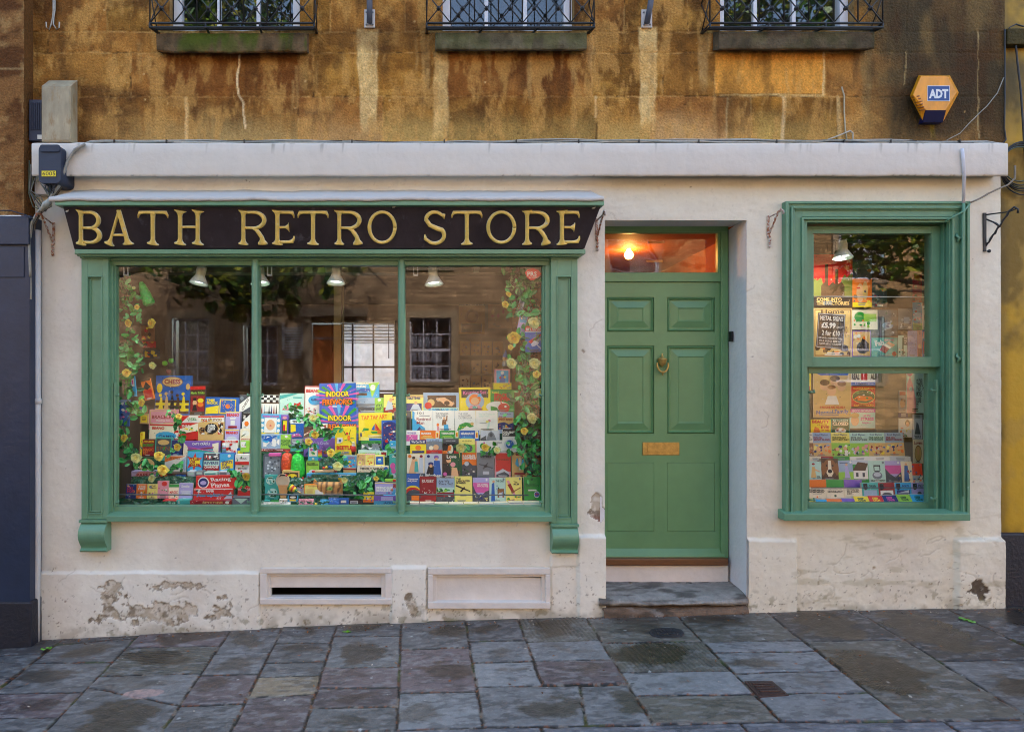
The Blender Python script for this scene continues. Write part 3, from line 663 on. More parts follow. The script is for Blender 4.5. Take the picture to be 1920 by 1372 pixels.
for i, (q, c, wt, tx) in enumerate(SL):
    mk = (sid == i) & ~inkerb
    if not mk.any(): continue
    t = rng2.uniform(.78, 1.22); CO[mk] = np.array(lin(c)) * t
    cxm = sum(p.x for p in q) / 4; cym = sum(p.y for p in q) / 4; 
    hs[mk] = rng2.uniform(-.003, .003) + rng2.uniform(-.008, .008) * (XX[mk] - cxm) + rng2.uniform(-.008, .012) * (YY[mk] - cym)
    rx = max(.12, (max(p.x for p in q) - min(p.x for p in q)) * .36); ry = max(.07, (max(p.y for p in q) - min(p.y for p in q)) * .36)
    ox, oy = rng2.uniform(-.12, .12), rng2.uniform(-.05, .05)
    ww = np.exp(-(((XX[mk] - cxm - ox) / rx) ** 2 + ((YY[mk] - cym - oy) / ry) ** 2)) * (wt + .35)
    wet[mk] = ss(.36, .50, ww * .62 + .85 * (nwet[mk] - .36) + .3 * (n3[mk] - .5) * .4) * min(1, .35 + wt)
    if tx:
        g = np.sin((XX[mk] * (1 if tx == 2 else .25) + YY[mk] * (.15 if tx == 2 else 1)) * 2 * math.pi / .028 + 5 * n2[mk])
        hs[mk] += .0028 * g * ss(.35, .5, n1[mk] + .1); CO[mk] *= (1 + .16 * g)[:, None]
CO[inkerb] = lin((92, 94, 102)); hs = np.where(inkerb, -.004 - .002 * np.sin(YY * 2 * math.pi / .03 + n2 * 3), hs)
# fine dark flaking marks of the stone surface
fl = ss(.53, .60, nst) * ss(.40, .55, n1 + .06); CO = mixc(CO, lin((36, 37, 42)), fl * .45)
CO = mixc(CO, lin((140, 142, 146)), ss(.54, .66, fbm(XX * 18, YY * 44, 85)) * .34)
CO = CO * (.72 + .46 * n3)[..., None] * np.array([1.27, 1.21, 1.12])
wetc = CO * np.array([.42, .36, .29]) * .7 + np.array(lin((40, 34, 27))) * .4
CO = CO * (1 - wet[..., None]) + wetc * wet[..., None]
jt = 1 - ss(.005, .011, best)
jc = np.array(lin((30, 26, 24))); CO = CO * (1 - jt[..., None]) + jc * jt[..., None]
CO = mixc(CO, lin((150, 140, 126)), jt * ss(.55, .66, fbm(XX * 16, YY * 16, 87)) * .55)
CO = mixc(CO, lin((112, 62, 30)), np.clip(jt + ss(-.10, -.02, YY), 0, 1) * ss(.60, .66, fbm(XX * 60, YY * 60, 88, 3)) * .8)
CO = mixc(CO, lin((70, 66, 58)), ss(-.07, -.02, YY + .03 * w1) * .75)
CO = mixc(CO, lin((60, 72, 24)), jt * ss(.64, .7, fbm(XX * 7, YY * 7, 89)) * .7)
# old concrete plug in one slab
pc = WG(266, 1299); r_ = np.hypot((XX - pc.x) / .115, (YY - pc.y) / .055) + .5 * w1 + .2 * w3
CO = mixc(CO, lin((168, 140, 132)), (1 - ss(.9, .96, r_)) * (.5 + .5 * ss(.4, .5, n3))); jt2 = np.exp(-((r_ - 1.0) / .09) ** 2)
for _ in range(160):
    x, y = rng2.uniform(-2.6, 4), rng2.uniform(-1.3, -.03); r = rng2.uniform(.004, .011)
    ix = np.where(np.abs(X - x) < .03)[0]; iy = np.where(np.abs(Ys - y) < .03)[0]; 
    if len(ix) < 2 or len(iy) < 2: continue
    sl = (slice(iy[0], iy[-1] + 1), slice(ix[0], ix[-1] + 1)); m_ = 1 - ss(r * .6, r, np.hypot(XX[sl] - x, (YY[sl] - y)))
    cc = lin([(180, 180, 176), (30, 30, 32), (150, 84, 36), (96, 96, 96)][rng2.randint(4)]); CO[sl] = mixc(CO[sl], cc, m_ * .75)
H = zg(XX) + hs - .007 * (1 - ss(.0, .014, best)) - .004 * jt2 + .0035 * (n1 - .5) + .0022 * (n2 - .5) + .0008 * (n3 - .5) - .002 * wet * 0
H = H - .12 * (YY < KY - .155)                      # the kerb drops to the road
lip = ss(-.155, -.13, YY - KY); H = np.where(YY >= KY - .155, H - .012 * (1 - lip) * (YY < KY - .12), H)
m = mat('flagstone', attr=True, rough=.5, var=.16, vscale=55, bump=.6, bscale=110, bumpd=.004, spec=.55); M['flag'] = m
nt = m.node_tree; b_ = nt.nodes["Principled BSDF"]; at = [n for n in nt.nodes if n.type == 'ATTRIBUTE'][0]
mr = nt.nodes.new("ShaderNodeMapRange"); mr.inputs[3].default_value = .50; mr.inputs[4].default_value = .26; nt.links.new(at.outputs["Alpha"], mr.inputs[0]); nt.links.new(mr.outputs[0], b_.inputs["Roughness"])
alpha = np.clip(wet * .8 + .25 * n1, 0, 1)[..., None]
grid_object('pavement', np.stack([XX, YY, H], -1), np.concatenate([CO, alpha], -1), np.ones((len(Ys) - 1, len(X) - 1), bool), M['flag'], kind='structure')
# road and far pavement (they stand behind the camera but the glass shows them)
def strip(name, y0, y1, dz, mat_):
    mb = MB(); xs = np.linspace(-45, 45, 91)
    for a, b in zip(xs, xs[1:]):
        z0, z1 = float(zg(a)) + dz, float(zg(b)) + dz; mb.poly([(a, y0, z0), (b, y0, z1), (b, y1, z1), (a, y1, z0)])
    o = mb.build(name, mat_); o["kind"] = 'structure'; return o
M['asphalt'] = mat('asphalt', (.05, .05, .052), rough=.8, var=.3, vscale=20, bump=.6, bscale=150)
strip('road', -10.7, -1.452, -.122, M['asphalt'])
strip('far_pavement', -40, -10.7, 0, M['asphalt'])
mb = MB(); 
for a, b in ((-45, -9), (9.45, 45)): mb.box(a, -1.46, -.6, b, 60, float(zg(a if a < 0 else b)))
o = mb.build('ground', M['asphalt']); o["kind"] = 'structure'
# iron covers let into the paving
def cover(pts, name, label, cat, col, rnd):
    p = [WG(*q) + Vector((0, 0, .004)) for q in pts]; c = sum(p, Vector()) / len(p)
    root = empty(name, c, label, cat)
    mb = MB(); mb.prism([q + Vector((0, 0, .002)) for q in p], (0, 0, -.02), lin(col)); mb.build('frame', M['plain'], root)
    mb = MB(); inner = [c + (q - c) * .84 + Vector((0, 0, .005)) for q in p]; mb.prism(inner, (0, 0, -.02), tuple(.7 * t for t in lin(col)))
    ux = (inner[1] - inner[0]); uy = (inner[-1] - inner[0]) if len(p) == 4 else (inner[len(p) // 2] - inner[len(p) // 2 - 1])
    for i in range(6):
        for j in range(4):
            q = c + (p[0] - c) * 0 + Vector(((i - 2.5) / 6 * (max(t.x for t in inner) - min(t.x for t in inner)) * .78, (j - 1.5) / 4 * (max(t.y for t in inner) - min(t.y for t in inner)) * .72, .006))
            mb.box(q.x - .008, q.y - .006, q.z - .003, q.x + .008, q.y + .006, q.z + .0035, lin(col))
    mb.build('lid', M['plain'], root)
oval = [(1217, 1186), (1222, 1180), (1238, 1178), (1262, 1178), (1277, 1181), (1283, 1188), (1279, 1193), (1264, 1195.5), (1238, 1196), (1222, 1192)]
cover(oval, 'water_stop_cover', 'small dark oval ended iron cover set in the paving below the door step', 'cover', (48, 48, 52), 1)
cover([(1396, 1278), (1448, 1278), (1479, 1304), (1424, 1308)], 'manhole_cover', 'rusty square iron cover set in the flagstones', 'cover', (72, 52, 46), 0)
# leaves on the ground
def leafpts(c, r, a, n=8):
    out = []
    for k in range(n):
        t = 2 * math.pi * k / n; rr = r * (.55 + .45 * abs(math.cos(t))); out.append(Vector((c.x + rr * math.cos(t + a) , c.y + rr * math.sin(t + a) * .6, c.z + .006 + .006 * math.sin(3 * t))))
    return out
for k, (lab, sp) in enumerate((('green fallen leaf on the paving below the first plinth vent', [(650, 1185, .035)]), ('bright green fallen leaf sprig on the dark slabs below the sash window', [(1803, 1160, .03), (1812, 1163, .025), (1822, 1166, .035)]),
                               ('green weed tuft on the paving beside the grey drain pipe', [(86, 1217, .035), (92, 1215, .02)]))):
    mb = MB()
    for (x, y, r) in sp: mb.poly(leafpts(WG(x, y), r, k * 1.3 + x), lin((96, 150, 30)))
    p = WG(sp[0][0], sp[0][1]); o = mb.build('fallen_leaf' if k < 2 else 'weed_tuft', M['leaf'], loc=p); tag(o, lab, 'leaf' if k < 2 else 'weed')
    if k == 1: pass
# ================================================================== SHOPFRONT JOINERY
sw = empty('shop_window', W(620, 960, 0), parent=shop)
G = M['green']
mb = MB()
mb.pbox(204, 476, 1034, 489, -.030, .06); mb.pbox(204, 489, 1034, 497.5, -.014, .05)          # head
mb.pbox(203, 497.5, 212, 962, -.020, .06); mb.pbox(212, 497.5, 217.5, 950, .000, .05)
mb.pbox(1022, 497.5, 1034, 962, -.020, .06); mb.pbox(1017, 497.5, 1022, 950, .000, .05)
mb.pbox(212, 949, 1024, 962, -.008, .06)
mb.build('window_frame', G, sw, bevel=.003)
a = W(199, 978, -.075); b = W(1036, 962, -.075); zz = W(0, 958, -.008).z
mb = MB(); mb.hexa([(a.x, -.075, a.z), (b.x, -.075, a.z), (b.x, -.075, b.z - .018), (a.x, -.075, b.z - .018), (a.x, .0, a.z), (b.x, .0, a.z), (b.x, -.004, zz), (a.x, -.004, zz)])
mb.build('window_sill_board', G, sw, bevel=.004)
for x in (479, 753):
    mb = MB(); c = W(x, 0, -.012); r = .0245
    z0, z1 = W(0, 960, -.012).z, W(0, 488, -.012).z
    prof = []
    for k in range(9):
        t = math.pi * k / 8; prof.append((c.x - r * math.cos(t), -.012 - .034 * math.sin(t)))
    prof += [(c.x + r, .05), (c.x - r, .05)]
    mb.prism([(p[0], p[1], z0) for p in prof][::-1], (0, 0, z1 - z0))
    mb.build('mullion', G, sw)
    mb = MB(); a = W(x - 9, 972, -.05); b = W(x + 9, 957, -.05)
    mb.box(c.x - .018, -.052, z0 - .03, c.x + .018, .0, z0 + .02); mb.build('mullion_foot', G, sw, bevel=.004)
pins = ((216, 1), (472, -1), (486, 1), (745, -1), (760, 1), (1019, -1))
for x, s in pins:
    mb = MB(); mb.pbox(x - 3, 717, x + 1.5 if s < 0 else x + 2, 950, -.022, -.008)
    mb.build('shutter_strip', G, sw, bevel=.0015)
    for y in (741, 941):
        mb = MB(); p = W(x, y, -.018); mb.tube([p, p + Vector((s * .026, -.004, 0))], .0065, 8); mb.tube([p + Vector((s * .026, -.012, -.004)), p + Vector((s * .026, -.004, .012))], .005, 8)
        mb.build('shutter_pin', G, sw)
for x0, x1 in ((217, 472), (486, 746), (760, 1018)):
    mb = MB(); mb.pbox(x0 - 2, 496, x1 + 2, 951, .020, .025); mb.build('glass_pane', M['glass'], sw)
for x0, x1 in ((219, 470), (488, 744), (762, 1016)):        # guard rail across each pane, inside
    mb = MB(); mb.tube([W(x0, 926.5, .05), W(x1 - 25, 928, .05)], .0045, 8, lin((100, 104, 108))); mb.build('guard_rail', M['plain'], sw)
# pilasters
def pil(x0, x1, parent, top=484, bot=973):
    p = empty('pilaster', W((x0 + x1) / 2, bot, -.05), parent=parent)
    X0, X1 = W(x0, 0, -.05).x, W(x1, 0, -.05).x; ZT, ZB = W(0, top, -.05).z, W(0, bot, -.05).z
    i = .040
    mb = MB()
    mb.box(X0, -.05, ZB, X0 + i, .0, ZT); mb.box(X1 - i, -.05, ZB, X1, .0, ZT); mb.box(X0 + i, -.05, ZT - .12, X1 - i, .0, ZT); mb.box(X0 + i, -.05, ZB, X1 - i, .0, ZB + .035)
    mb.box(X0 + i, -.032, ZB + .035, X1 - i, .0, ZT - .12)
    for k, (d, y) in enumerate(((.0, -.056), (.012, -.043))):
        a0, a1, c0, c1 = X0 + i - .004 + d, X1 - i + .004 - d, ZB + .033 + d, ZT - .118 - d; t = .008
        mb.box(a0, y, c0, a0 + t, -.03, c1); mb.box(a1 - t, y, c0, a1, -.03, c1); mb.box(a0 + t, y, c1 - t, a1 - t, -.03, c1); mb.box(a0 + t, y, c0, a1 - t, -.03, c0 + t)
    mb.build('pilaster_shaft', G, p, bevel=.0025)
    mb = MB(); e = .0
    for k, (d, y, za, zb) in enumerate(((.006, -.060, -.004, .008), (.014, -.078, .008, .018), (.022, -.094, .018, .030))):
        mb.box(X0 - d, y, ZT + za, X1 + d, -.001, ZT + zb)
    mb.build('capital', G, p, bevel=.0025)
    mb = MB(); n = 16; pr = []
    h = W(0, bot, -.05).z - W(0, 1033 if x0 < 500 else 1036, -.05).z
    for k in range(n + 1):
        s = k / n; y = -.05 - .060 * (math.sin(math.pi * min(s * 1.15, 1)) ** .8) * (1 - .35 * s) - .030 * math.exp(-((s - .95) / .07) ** 2)
        pr.append((y, ZB - .018 - s * (h - .018)))
    pts = [(X0 + .003, p_[0], p_[1]) for p_ in pr] + [(X0 + .003, .0, pr[-1][1]), (X0 + .003, .0, pr[0][1])]
    mb.prism(pts, (X1 - X0 - .006, 0, 0)); mb.box(X0 - .004, -.075, ZB - .018, X1 + .004, .0, ZB - .001)
    mb.build('corbel', G, p)
pil(152.5, 203, shop); pil(1033, 1083, shop, 484, 981)
# cornice strip, fascia board and its lettering
sign = empty('shop_sign', W(620, 430, -.2), 'sloping black fascia board with big gilded serif letters above the wide shop window', 'shop sign')
yt_, yb_ = -.262, -.105
A = [W(139, 467, yb_), W(1096, 466, yb_), W(1128, 383, yt_), W(117, 384, yt_)]
mb = MB(); mb.hexa(A + [p + Vector((0, .03, 0)) for p in A]); mb.build('fascia_board', M['fascia'], sign, bevel=.003)
mb = MB(); mb.hexa([A[0] + Vector((.0, .031, 0)), A[1] + Vector((0, .031, 0)), A[2] + Vector((-.0, .031, 0)), A[3] + Vector((.0, .031, 0)),
                    Vector((A[0].x, .0, A[0].z)), Vector((A[1].x, .0, A[1].z)), Vector((A[2].x, .0, A[2].z)), Vector((A[3].x, .0, A[3].z))]); mb.build('sign_backing', M['fascia'], sign)
mb = MB(); a = W(140, 476, -.118); b = W(1098, 467.5, -.118)
mb.box(a.x, -.118, a.z, b.x, .0, b.z); mb.box(a.x + .02, -.100, a.z - .012, b.x - .02, .0, a.z); mb.build('lower_moulding', G, sign, bevel=.003)
mb = MB(); a = W(103, 385, -.292); b = W(1133, 372, -.292); mb.box(a.x, -.292, a.z, b.x, -.0, b.z); mb.build('upper_moulding', G, sign, bevel=.003)
Xs = np.linspace(W(92, 0, -.30).x, W(1132, 0, -.30).x, 160); pr = [(.0, W(0, 357, 0).z), (-.02, W(0, 360, 0).z), (-.20, W(0, 367.5, -.2).z), (-.298, W(0, 369, -.298).z), (-.303, W(0, 374, -.303).z), (-.297, W(0, 377.5, -.297).z), (-.28, W(0, 377, -.28).z)]
XX = np.repeat(Xs[None], len(pr), 0); YY = np.array([p[0] for p in pr])[:, None] + XX * 0; ZZ = np.array([p[1] for p in pr])[:, None] + XX * 0
ZZ += (fbm(XX * 6, YY * 10, 91) - .5) * .016 + (fbm(XX * 30, YY * 10, 92) - .5) * .006
Cc = np.zeros(XX.shape + (4,)); Cc[..., :3] = lin((192, 188, 180)); Cc[..., 3] = 1
grid_object('lead_flashing', np.stack([XX, YY, ZZ], -1), Cc, np.ones((len(pr) - 1, 159), bool), M['plaster'], sign, flip=True)
# letters: half-round strokes swept on the sloping board
Ux = (A[1] - A[0]).normalized(); Nn = Ux.cross((A[3] - A[0]).normalized()).normalized()
if Nn.y > 0: Nn = -Nn
def onboard(px, py):
    # ray through the pixel meets the board plane
    o = Vector((0, -CD, CZ)); d = (W(px, py, 0) - o); t = (A[0] - o).dot(Nn) / d.dot(Nn); return o + d * t
GC, GE = (.98, .74, .20), (1.0, .95, .66)      # gilding, and pale highlights painted along the stroke edges
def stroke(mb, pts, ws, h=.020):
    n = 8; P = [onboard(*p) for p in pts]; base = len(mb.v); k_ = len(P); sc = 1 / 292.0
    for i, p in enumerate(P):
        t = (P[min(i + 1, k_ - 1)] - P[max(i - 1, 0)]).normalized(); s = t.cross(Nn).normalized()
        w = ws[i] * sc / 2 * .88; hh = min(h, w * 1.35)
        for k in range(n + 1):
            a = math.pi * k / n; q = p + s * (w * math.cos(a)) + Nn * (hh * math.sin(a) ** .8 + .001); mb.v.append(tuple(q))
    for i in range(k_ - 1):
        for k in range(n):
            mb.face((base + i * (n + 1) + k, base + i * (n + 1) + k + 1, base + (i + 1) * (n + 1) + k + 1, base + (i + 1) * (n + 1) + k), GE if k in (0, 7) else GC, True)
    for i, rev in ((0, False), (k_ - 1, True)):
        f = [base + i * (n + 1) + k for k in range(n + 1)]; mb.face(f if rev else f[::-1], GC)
def stem(mb, x0, y0, x1, y1, w=9, f=27, both=True, f0=None):
    m = [0, .02, .05, .10, .16, .3, .7, .84, .90, .95, .98, 1]; L = 1
    fl = [1, .95, .45, .15, 0, 0, 0, 0, .15, .45, .95, 1]
    f0 = f if f0 is None else f0
    stroke(mb, [(x0 + (x1 - x0) * t, y0 + (y1 - y0) * t) for t in m], [w + ((f0 if t < .5 else f) - w) * q for t, q in zip(m, fl)])
def arc(cx, cy, rx, ry, a0, a1, n=14):
    return [(cx + rx * math.cos(R(a0 + (a1 - a0) * k / n)), cy - ry * math.sin(R(a0 + (a1 - a0) * k / n))) for k in range(n + 1)]
LT, LB = 396.5, 455.0     # centre line top / bottom (stroke adds half width)
def letter(ch, x0, x1):
    mb = MB(); T, B_ = 394.5, 457.5; w = x1 - x0; mid = (T + B_) / 2
    if ch in 'BR':
        sx = x0 + 12; stem(mb, sx, T, sx, B_, 8.5, 22)
        cy = T + 3 + (mid - T - 2) / 2; ry = (mid - T) / 2 - 1
        top = [(sx, T + 3.5), (x0 + w * .5, T + 3.5)] + arc(x1 - w * .42 if ch == 'B' else x1 - w * .45, cy + .5, w * .34, ry, 90, -90) + [(sx, mid + .5)]
        stroke(mb, top, [6] * 2 + [6 + 3.5 * math.sin(math.pi * k / 14) for k in range(15)] + [5.5])
        if ch == 'B':
            cy = (mid + B_) / 2 - 1; ry = (B_ - mid) / 2 - 2
            stroke(mb, [(sx, mid + 1), (x0 + w * .5, mid + 1)] + arc(x1 - w * .40, cy, w * .36, ry, 90, -90) + [(sx, B_ - 4)], [5.5] * 2 + [6 + 4.5 * math.sin(math.pi * k / 14) for k in range(15)] + [6])
        else:
            stroke(mb, [(x0 + w * .5, mid + 1), (x0 + w * .62, mid + 4), (x0 + w * .72, mid + 11), (x1 - 11, B_ - 13), (x1 - 10, B_ - 7), (x1 - 9.5, B_ - 3), (x1 - 9, B_)], [6, 8, 9, 9, 12, 20, 22])
    elif ch == 'A':
        ax = x0 + w * .5; stem(mb, ax, T - 1, x0 + 12, B_, 6, 22, f0=6); stem(mb, ax - 1, T - 1, x1 - 13, B_, 9.5, 25, f0=9)
        stroke(mb, [(x0 + w * .25, B_ - 17), (x0 + w * .72, B_ - 17)], [5, 5])
    elif ch == 'T':
        sx = x0 + w * .5; stem(mb, sx, T + 3, sx, B_, 9, 26, f0=14)
        stroke(mb, [(x0 + 1.5, T + 14), (x0 + 2, T + 9), (x0 + 5, T + 4), (x0 + 12, T + 3.5), (x1 - 12, T + 3.5), (x1 - 5, T + 4), (x1 - 2, T + 9), (x1 - 1.5, T + 14)], [2.5, 4.5, 8, 6.5, 6.5, 8, 4.5, 2.5])
    elif ch == 'H':
        stem(mb, x0 + 13, T, x0 + 13, B_, 9, 26); stem(mb, x1 - 13, T, x1 - 13, B_, 9, 26); stroke(mb, [(x0 + 13, mid - .5), (x1 - 13, mid - .5)], [5.5, 5.5])
    elif ch == 'E':
        sx = x0 + 13; stem(mb, sx, T, sx, B_, 9, 24)
        stroke(mb, [(sx, T + 3.5), (x1 - 12, T + 3.5), (x1 - 5, T + 4), (x1 - 2.5, T + 9), (x1 - 2, T + 14)], [6.5, 6.5, 8, 4.5, 2.5])
        stroke(mb, [(sx, B_ - 4), (x1 - 12, B_ - 4), (x1 - 5, B_ - 5), (x1 - 2, B_ - 10), (x1 - 1.5, B_ - 15)], [6.5, 6.5, 9, 5, 2.5])
        stroke(mb, [(sx, mid), (x1 - 18, mid), (x1 - 13, mid), (x1 - 11, mid)], [5, 5, 13, 22])
    elif ch == 'O':
        n = 36; cx, rx, ry = (x0 + x1) / 2, w / 2 - 4.5, (B_ - T) / 2 - 3
        pts = [(cx + rx * math.cos(2 * math.pi * k / n), mid - ry * math.sin(2 * math.pi * k / n)) for k in range(n + 1)]
        stroke(mb, pts, [8.5 - 2 * abs(math.sin(2 * math.pi * k / n)) for k in range(n + 1)])
    elif ch == 'S':
        cx = (x0 + x1) / 2; q = (B_ - T) / 4
        pts = [(x1 - 5, T + 16), (x1 - 6, T + 9)] + arc(cx, T + q + 1.5, w * .36, q - 1.5, 40, 180, 8)[0:] + [(cx - w * .2, mid - 4), (cx + w * .14, mid + 3)] + arc(cx, B_ - q - 1, w * .39, q - .5, 40, -140, 10) + [(x0 + 5, B_ - 10), (x0 + 4, B_ - 18)]
        ws = [2.5, 9] + [6.5 + .3 * k for k in range(9)] + [9, 10] + [9.5 - .25 * k for k in range(11)] + [8, 2.5]
        stroke(mb, pts, ws)
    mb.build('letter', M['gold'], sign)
u5 = lambda v: 80 + v / 3.4286; u6 = lambda v: 600 + v / 3.4286
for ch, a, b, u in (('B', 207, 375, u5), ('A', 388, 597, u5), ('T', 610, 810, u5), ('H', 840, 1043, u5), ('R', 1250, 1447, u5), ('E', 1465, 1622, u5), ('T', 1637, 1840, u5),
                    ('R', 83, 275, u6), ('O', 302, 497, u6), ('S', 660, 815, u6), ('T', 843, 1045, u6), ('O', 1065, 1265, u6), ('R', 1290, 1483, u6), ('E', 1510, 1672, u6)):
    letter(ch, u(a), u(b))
for p in ((124.5, 397), (736, 389), (1110, 391)):
    mb = MB(); q = onboard(*p); mb.tube([q, q + Nn * .01 + Vector((.012, 0, .006)), q + Nn * .012 + Vector((.02, 0, .014))], [.006, .005, .003], 6); mb.build('paint_fleck', M['plaster2'], sign)
# hooks under the sills
def hook(px, py, y, lab):
    mb = MB(); p = W(px, py - 6, y); mb.tube([p + Vector((0, .01, .012))] + [p + Vector((.006 * math.sin(t), -.004, -.012 - .007 * math.cos(t) + .0)) for t in np.linspace(-.2 + math.pi, 5.2, 10)], .0016, 6, (.8, .8, .8))
    o = mb.build('cup_hook', M['pvc'], loc=p); tag(o, lab, 'hook', 'cup hooks under the window sills')
for x, y, l in ((245, 982, 'cup hook under the shop window sill, nearest the scrolled bracket by the drain pipe'), (434, 984, 'cup hook under the shop window sill, nearer the mullion of a close pair'), (523, 984, 'cup hook under the shop window sill above the open vent'),
                (683, 986, 'cup hook under the shop window sill just past the open vent'), (797, 987, 'cup hook under the shop window sill above the gap between the closed vent and pier'), (970, 988, 'cup hook under the shop window sill nearest the doorway'),
                (1533, 981, 'cup hook under the sash window sill, on the doorway side'), (1733, 981, 'cup hook under the sash window sill, on the ochre wall side')):
    hook(x, y, -.06, l)

# ---------------- sash window
GW = M['greenw']; sh = empty('sash_window', W(1640, 960, 0), parent=shop)
def ring(mb, x0, y0, x1, y1, w, yf, yb, bottom=False):     # picture-frame ring given in px at depth yf
    a = W(x0, y1, yf); b = W(x1, y0, yf); ww = w * (CD + yf) / F
    mb.box(a.x, yf, a.z, a.x + ww, yb, b.z); mb.box(b.x - ww, yf, a.z, b.x, yb, b.z); mb.box(a.x + ww, yf, b.z - ww, b.x - ww, yb, b.z)
    if bottom: mb.box(a.x + ww, yf, a.z, b.x - ww, yb, a.z + ww)
mb = MB()
for x0, y0, x1, w, yf in ((1474, 377, 1819, 5, -.052), (1479, 382, 1814, 5, -.040), (1484, 387, 1809, 3.5, -.056), (1487.5, 390.5, 1805.5, 3, -.047), (1490.5, 393.5, 1802.5, 13, -.034), (1503.5, 407, 1790, 4, -.046), (1507.5, 411, 1786, 6, -.026)):
    ring(mb, x0, y0, x1, 966, w, yf, .0)
mb.build('architrave', GW, sh, bevel=.002)
jx0, jx1 = W(1509, 0, -.03).x, W(1784, 0, -.03).x; jt_ = W(0, 413, -.03).z; jb = W(0, 964, -.03).z
mb = MB()
for (a0, a1, y0, y1) in ((.0, .03, -.025, .02), (.010, .03, .02, .05), (.0, .03, .05, .20)):
    mb.box(jx0 - .03, y0, jb, jx0 + a0 + .0 if a0 else jx0, y1, jt_); mb.box(jx1 - a0, y0, jb, jx1 + .03, y1, jt_); mb.box(jx0, y0, jt_ - a0, jx1, y1, jt_ + .03)
mb.build('jamb_lining', GW, sh, bevel=.002)
def sash(y, gx0, gy0, gx1, gy1, ox0, oy0, ox1, oy1, nm):
    s_ = empty(nm, W((gx0 + gx1) / 2, gy1, y), parent=sh)
    mb = MB(); mb.pbox(ox0, oy0, gx0, oy1, y, y + .04); mb.pbox(gx1, oy0, ox1, oy1, y, y + .04); mb.pbox(gx0, oy0, gx1, gy0, y, y + .04); mb.pbox(gx0, gy1, gx1, oy1, y, y + .04)
    mb.pbox(gx0 - .5, gy0, gx0 + 2, gy1, y + .008, y + .03); mb.pbox(gx1 - 2, gy0, gx1 + .5, gy1, y + .008, y + .03)
    return mb
y = .055; mb = sash(y, 1524, 438, 1747, 669, 1490, 424, 1767, 688, 'x'); bpy.data.objects.remove(bpy.data.objects['x']); mb.build('upper_sash', GW, sh, bevel=.0025)
mb = MB(); mb.pbox(1522, 436, 1749, 671, y + .018, y + .022); mb.build('glass_pane', M['glass'], sh)
y = .10; mb = sash(y, 1516, 700, 1740, 942, 1486, 688, 1760, 957, 'x'); bpy.data.objects.remove(bpy.data.objects['x']); mb.build('lower_sash', GW, sh, bevel=.0025)
mb = MB(); mb.pbox(1514, 698, 1742, 944, y + .018, y + .022); mb.build('glass_pane', M['glass'], sh)
a = W(1471, 976, -.082); b = W(1820, 963, -.082); zz = W(0, 956, .1).z
mb = MB(); mb.hexa([(a.x, -.082, a.z), (b.x, -.082, a.z), (b.x, -.082, b.z), (a.x, -.082, b.z), (a.x, .0, a.z), (b.x, .0, a.z), (b.x, .0, b.z + .018), (a.x, .0, b.z + .018)])
mb.hexa([(jx0, .001, a.z), (jx1, .001, a.z), (jx1, .001, b.z + .0175), (jx0, .001, b.z + .0175), (jx0, .12, a.z), (jx1, .12, a.z), (jx1, .12, zz - .002), (jx0, .12, zz - .002)])
mb.build('sash_sill', GW, sh, bevel=.004)
mb = MB(); mb.pbox(1755, 712, 1759, 958, .03, .05); mb.build('shutter_strip', GW, sh, bevel=.001)
for x, yy_, s in ((1516, 735, 1), (1516, 937, 1), (1755, 732, -1), (1755, 935, -1)):
    mb = MB(); p = W(x, yy_, .035); mb.tube([p, p + Vector((s * .034, -.004, 0))], .007, 8); mb.tube([p + Vector((s * .034, -.01, -.006)), p + Vector((s * .034, -.002, .014))], .006, 8); mb.build('shutter_pin', GW, sh)
for yy_ in (447, 672):
    mb = MB(); p = W(1794, yy_, -.036); mb.tube([p + Vector((.002, 0, .035)), p + Vector((-.008, -.008, .015)), p + Vector((.006, -.014, .0)), p + Vector((-.002, -.008, -.025))], [.004, .009, .010, .005], 8); mb.build('sash_hook', GW, sh)
mb = MB(); mb.tube([W(1521, 914, .17), W(1740, 914, .17)], .0035, 8, lin((90, 94, 96))); mb.build('guard_rail', M['plain'], sh)
mb = MB(); mb.tube([W(1525, 556, .20), W(1748, 557, .20)], .0035, 8, lin((210, 214, 205))); mb.build('white_rod', M['plain'], sh)  # thin white rod drawn for a pale line across the upper sash

# ================================================================== NEIGHBOURS
lb_ = empty('neighbour_building', (-3.2, 0, 0), 'stone pier over glossy slate blue shopfront beside the grey drain pipe', 'building')
Xg = np.linspace(-8, W(45, 0, -.10).x, 500); Zg = np.linspace(W(0, 404, -.1).z, 8, 420); XX, ZZ = np.meshgrid(Xg, Zg)
n1 = fbm(XX * 4, ZZ * 7, 101); n2 = fbm(XX * 14, ZZ * 12, 102)
Cc = np.zeros(XX.shape + (4,)); Cc[..., 3] = 1; c = np.zeros(XX.shape + (3,)) + np.array(lin((148, 104, 58))); c = mixc(c, lin((92, 54, 22)), ss(.45, .62, n1) * .85); c = mixc(c, lin((184, 146, 92)), ss(.52, .7, n2) * .6)
zj = np.array([W(0, v, -.1).z for v in (130, 308)]); jj = np.min(np.abs(ZZ[..., None] - zj), -1); c = mixc(c, lin((190, 160, 110)), (1 - ss(.003, .008, jj)) * .6); Cc[..., :3] = c * .85
grid_object('stone_pier', np.stack([XX, -.10 + XX * 0 + .008 * (n1 - .5) + .004 * (n2 - .5), ZZ], -1), Cc, np.ones((419, 499), bool), M['stone'], lb_)
xr_ = W(45, 0, -.1).x
mb = MB(); z0 = W(0, 404, -.1).z; mb.box(xr_ - .02, -.098, z0, xr_, .4, 8, lin((110, 74, 36))); mb.box(-8, -.095, 8, xr_, 9, 8.02, lin((110, 80, 50))); mb.build('pier_return', M['stone'], lb_)
xr2 = W(56, 0, -.13).x
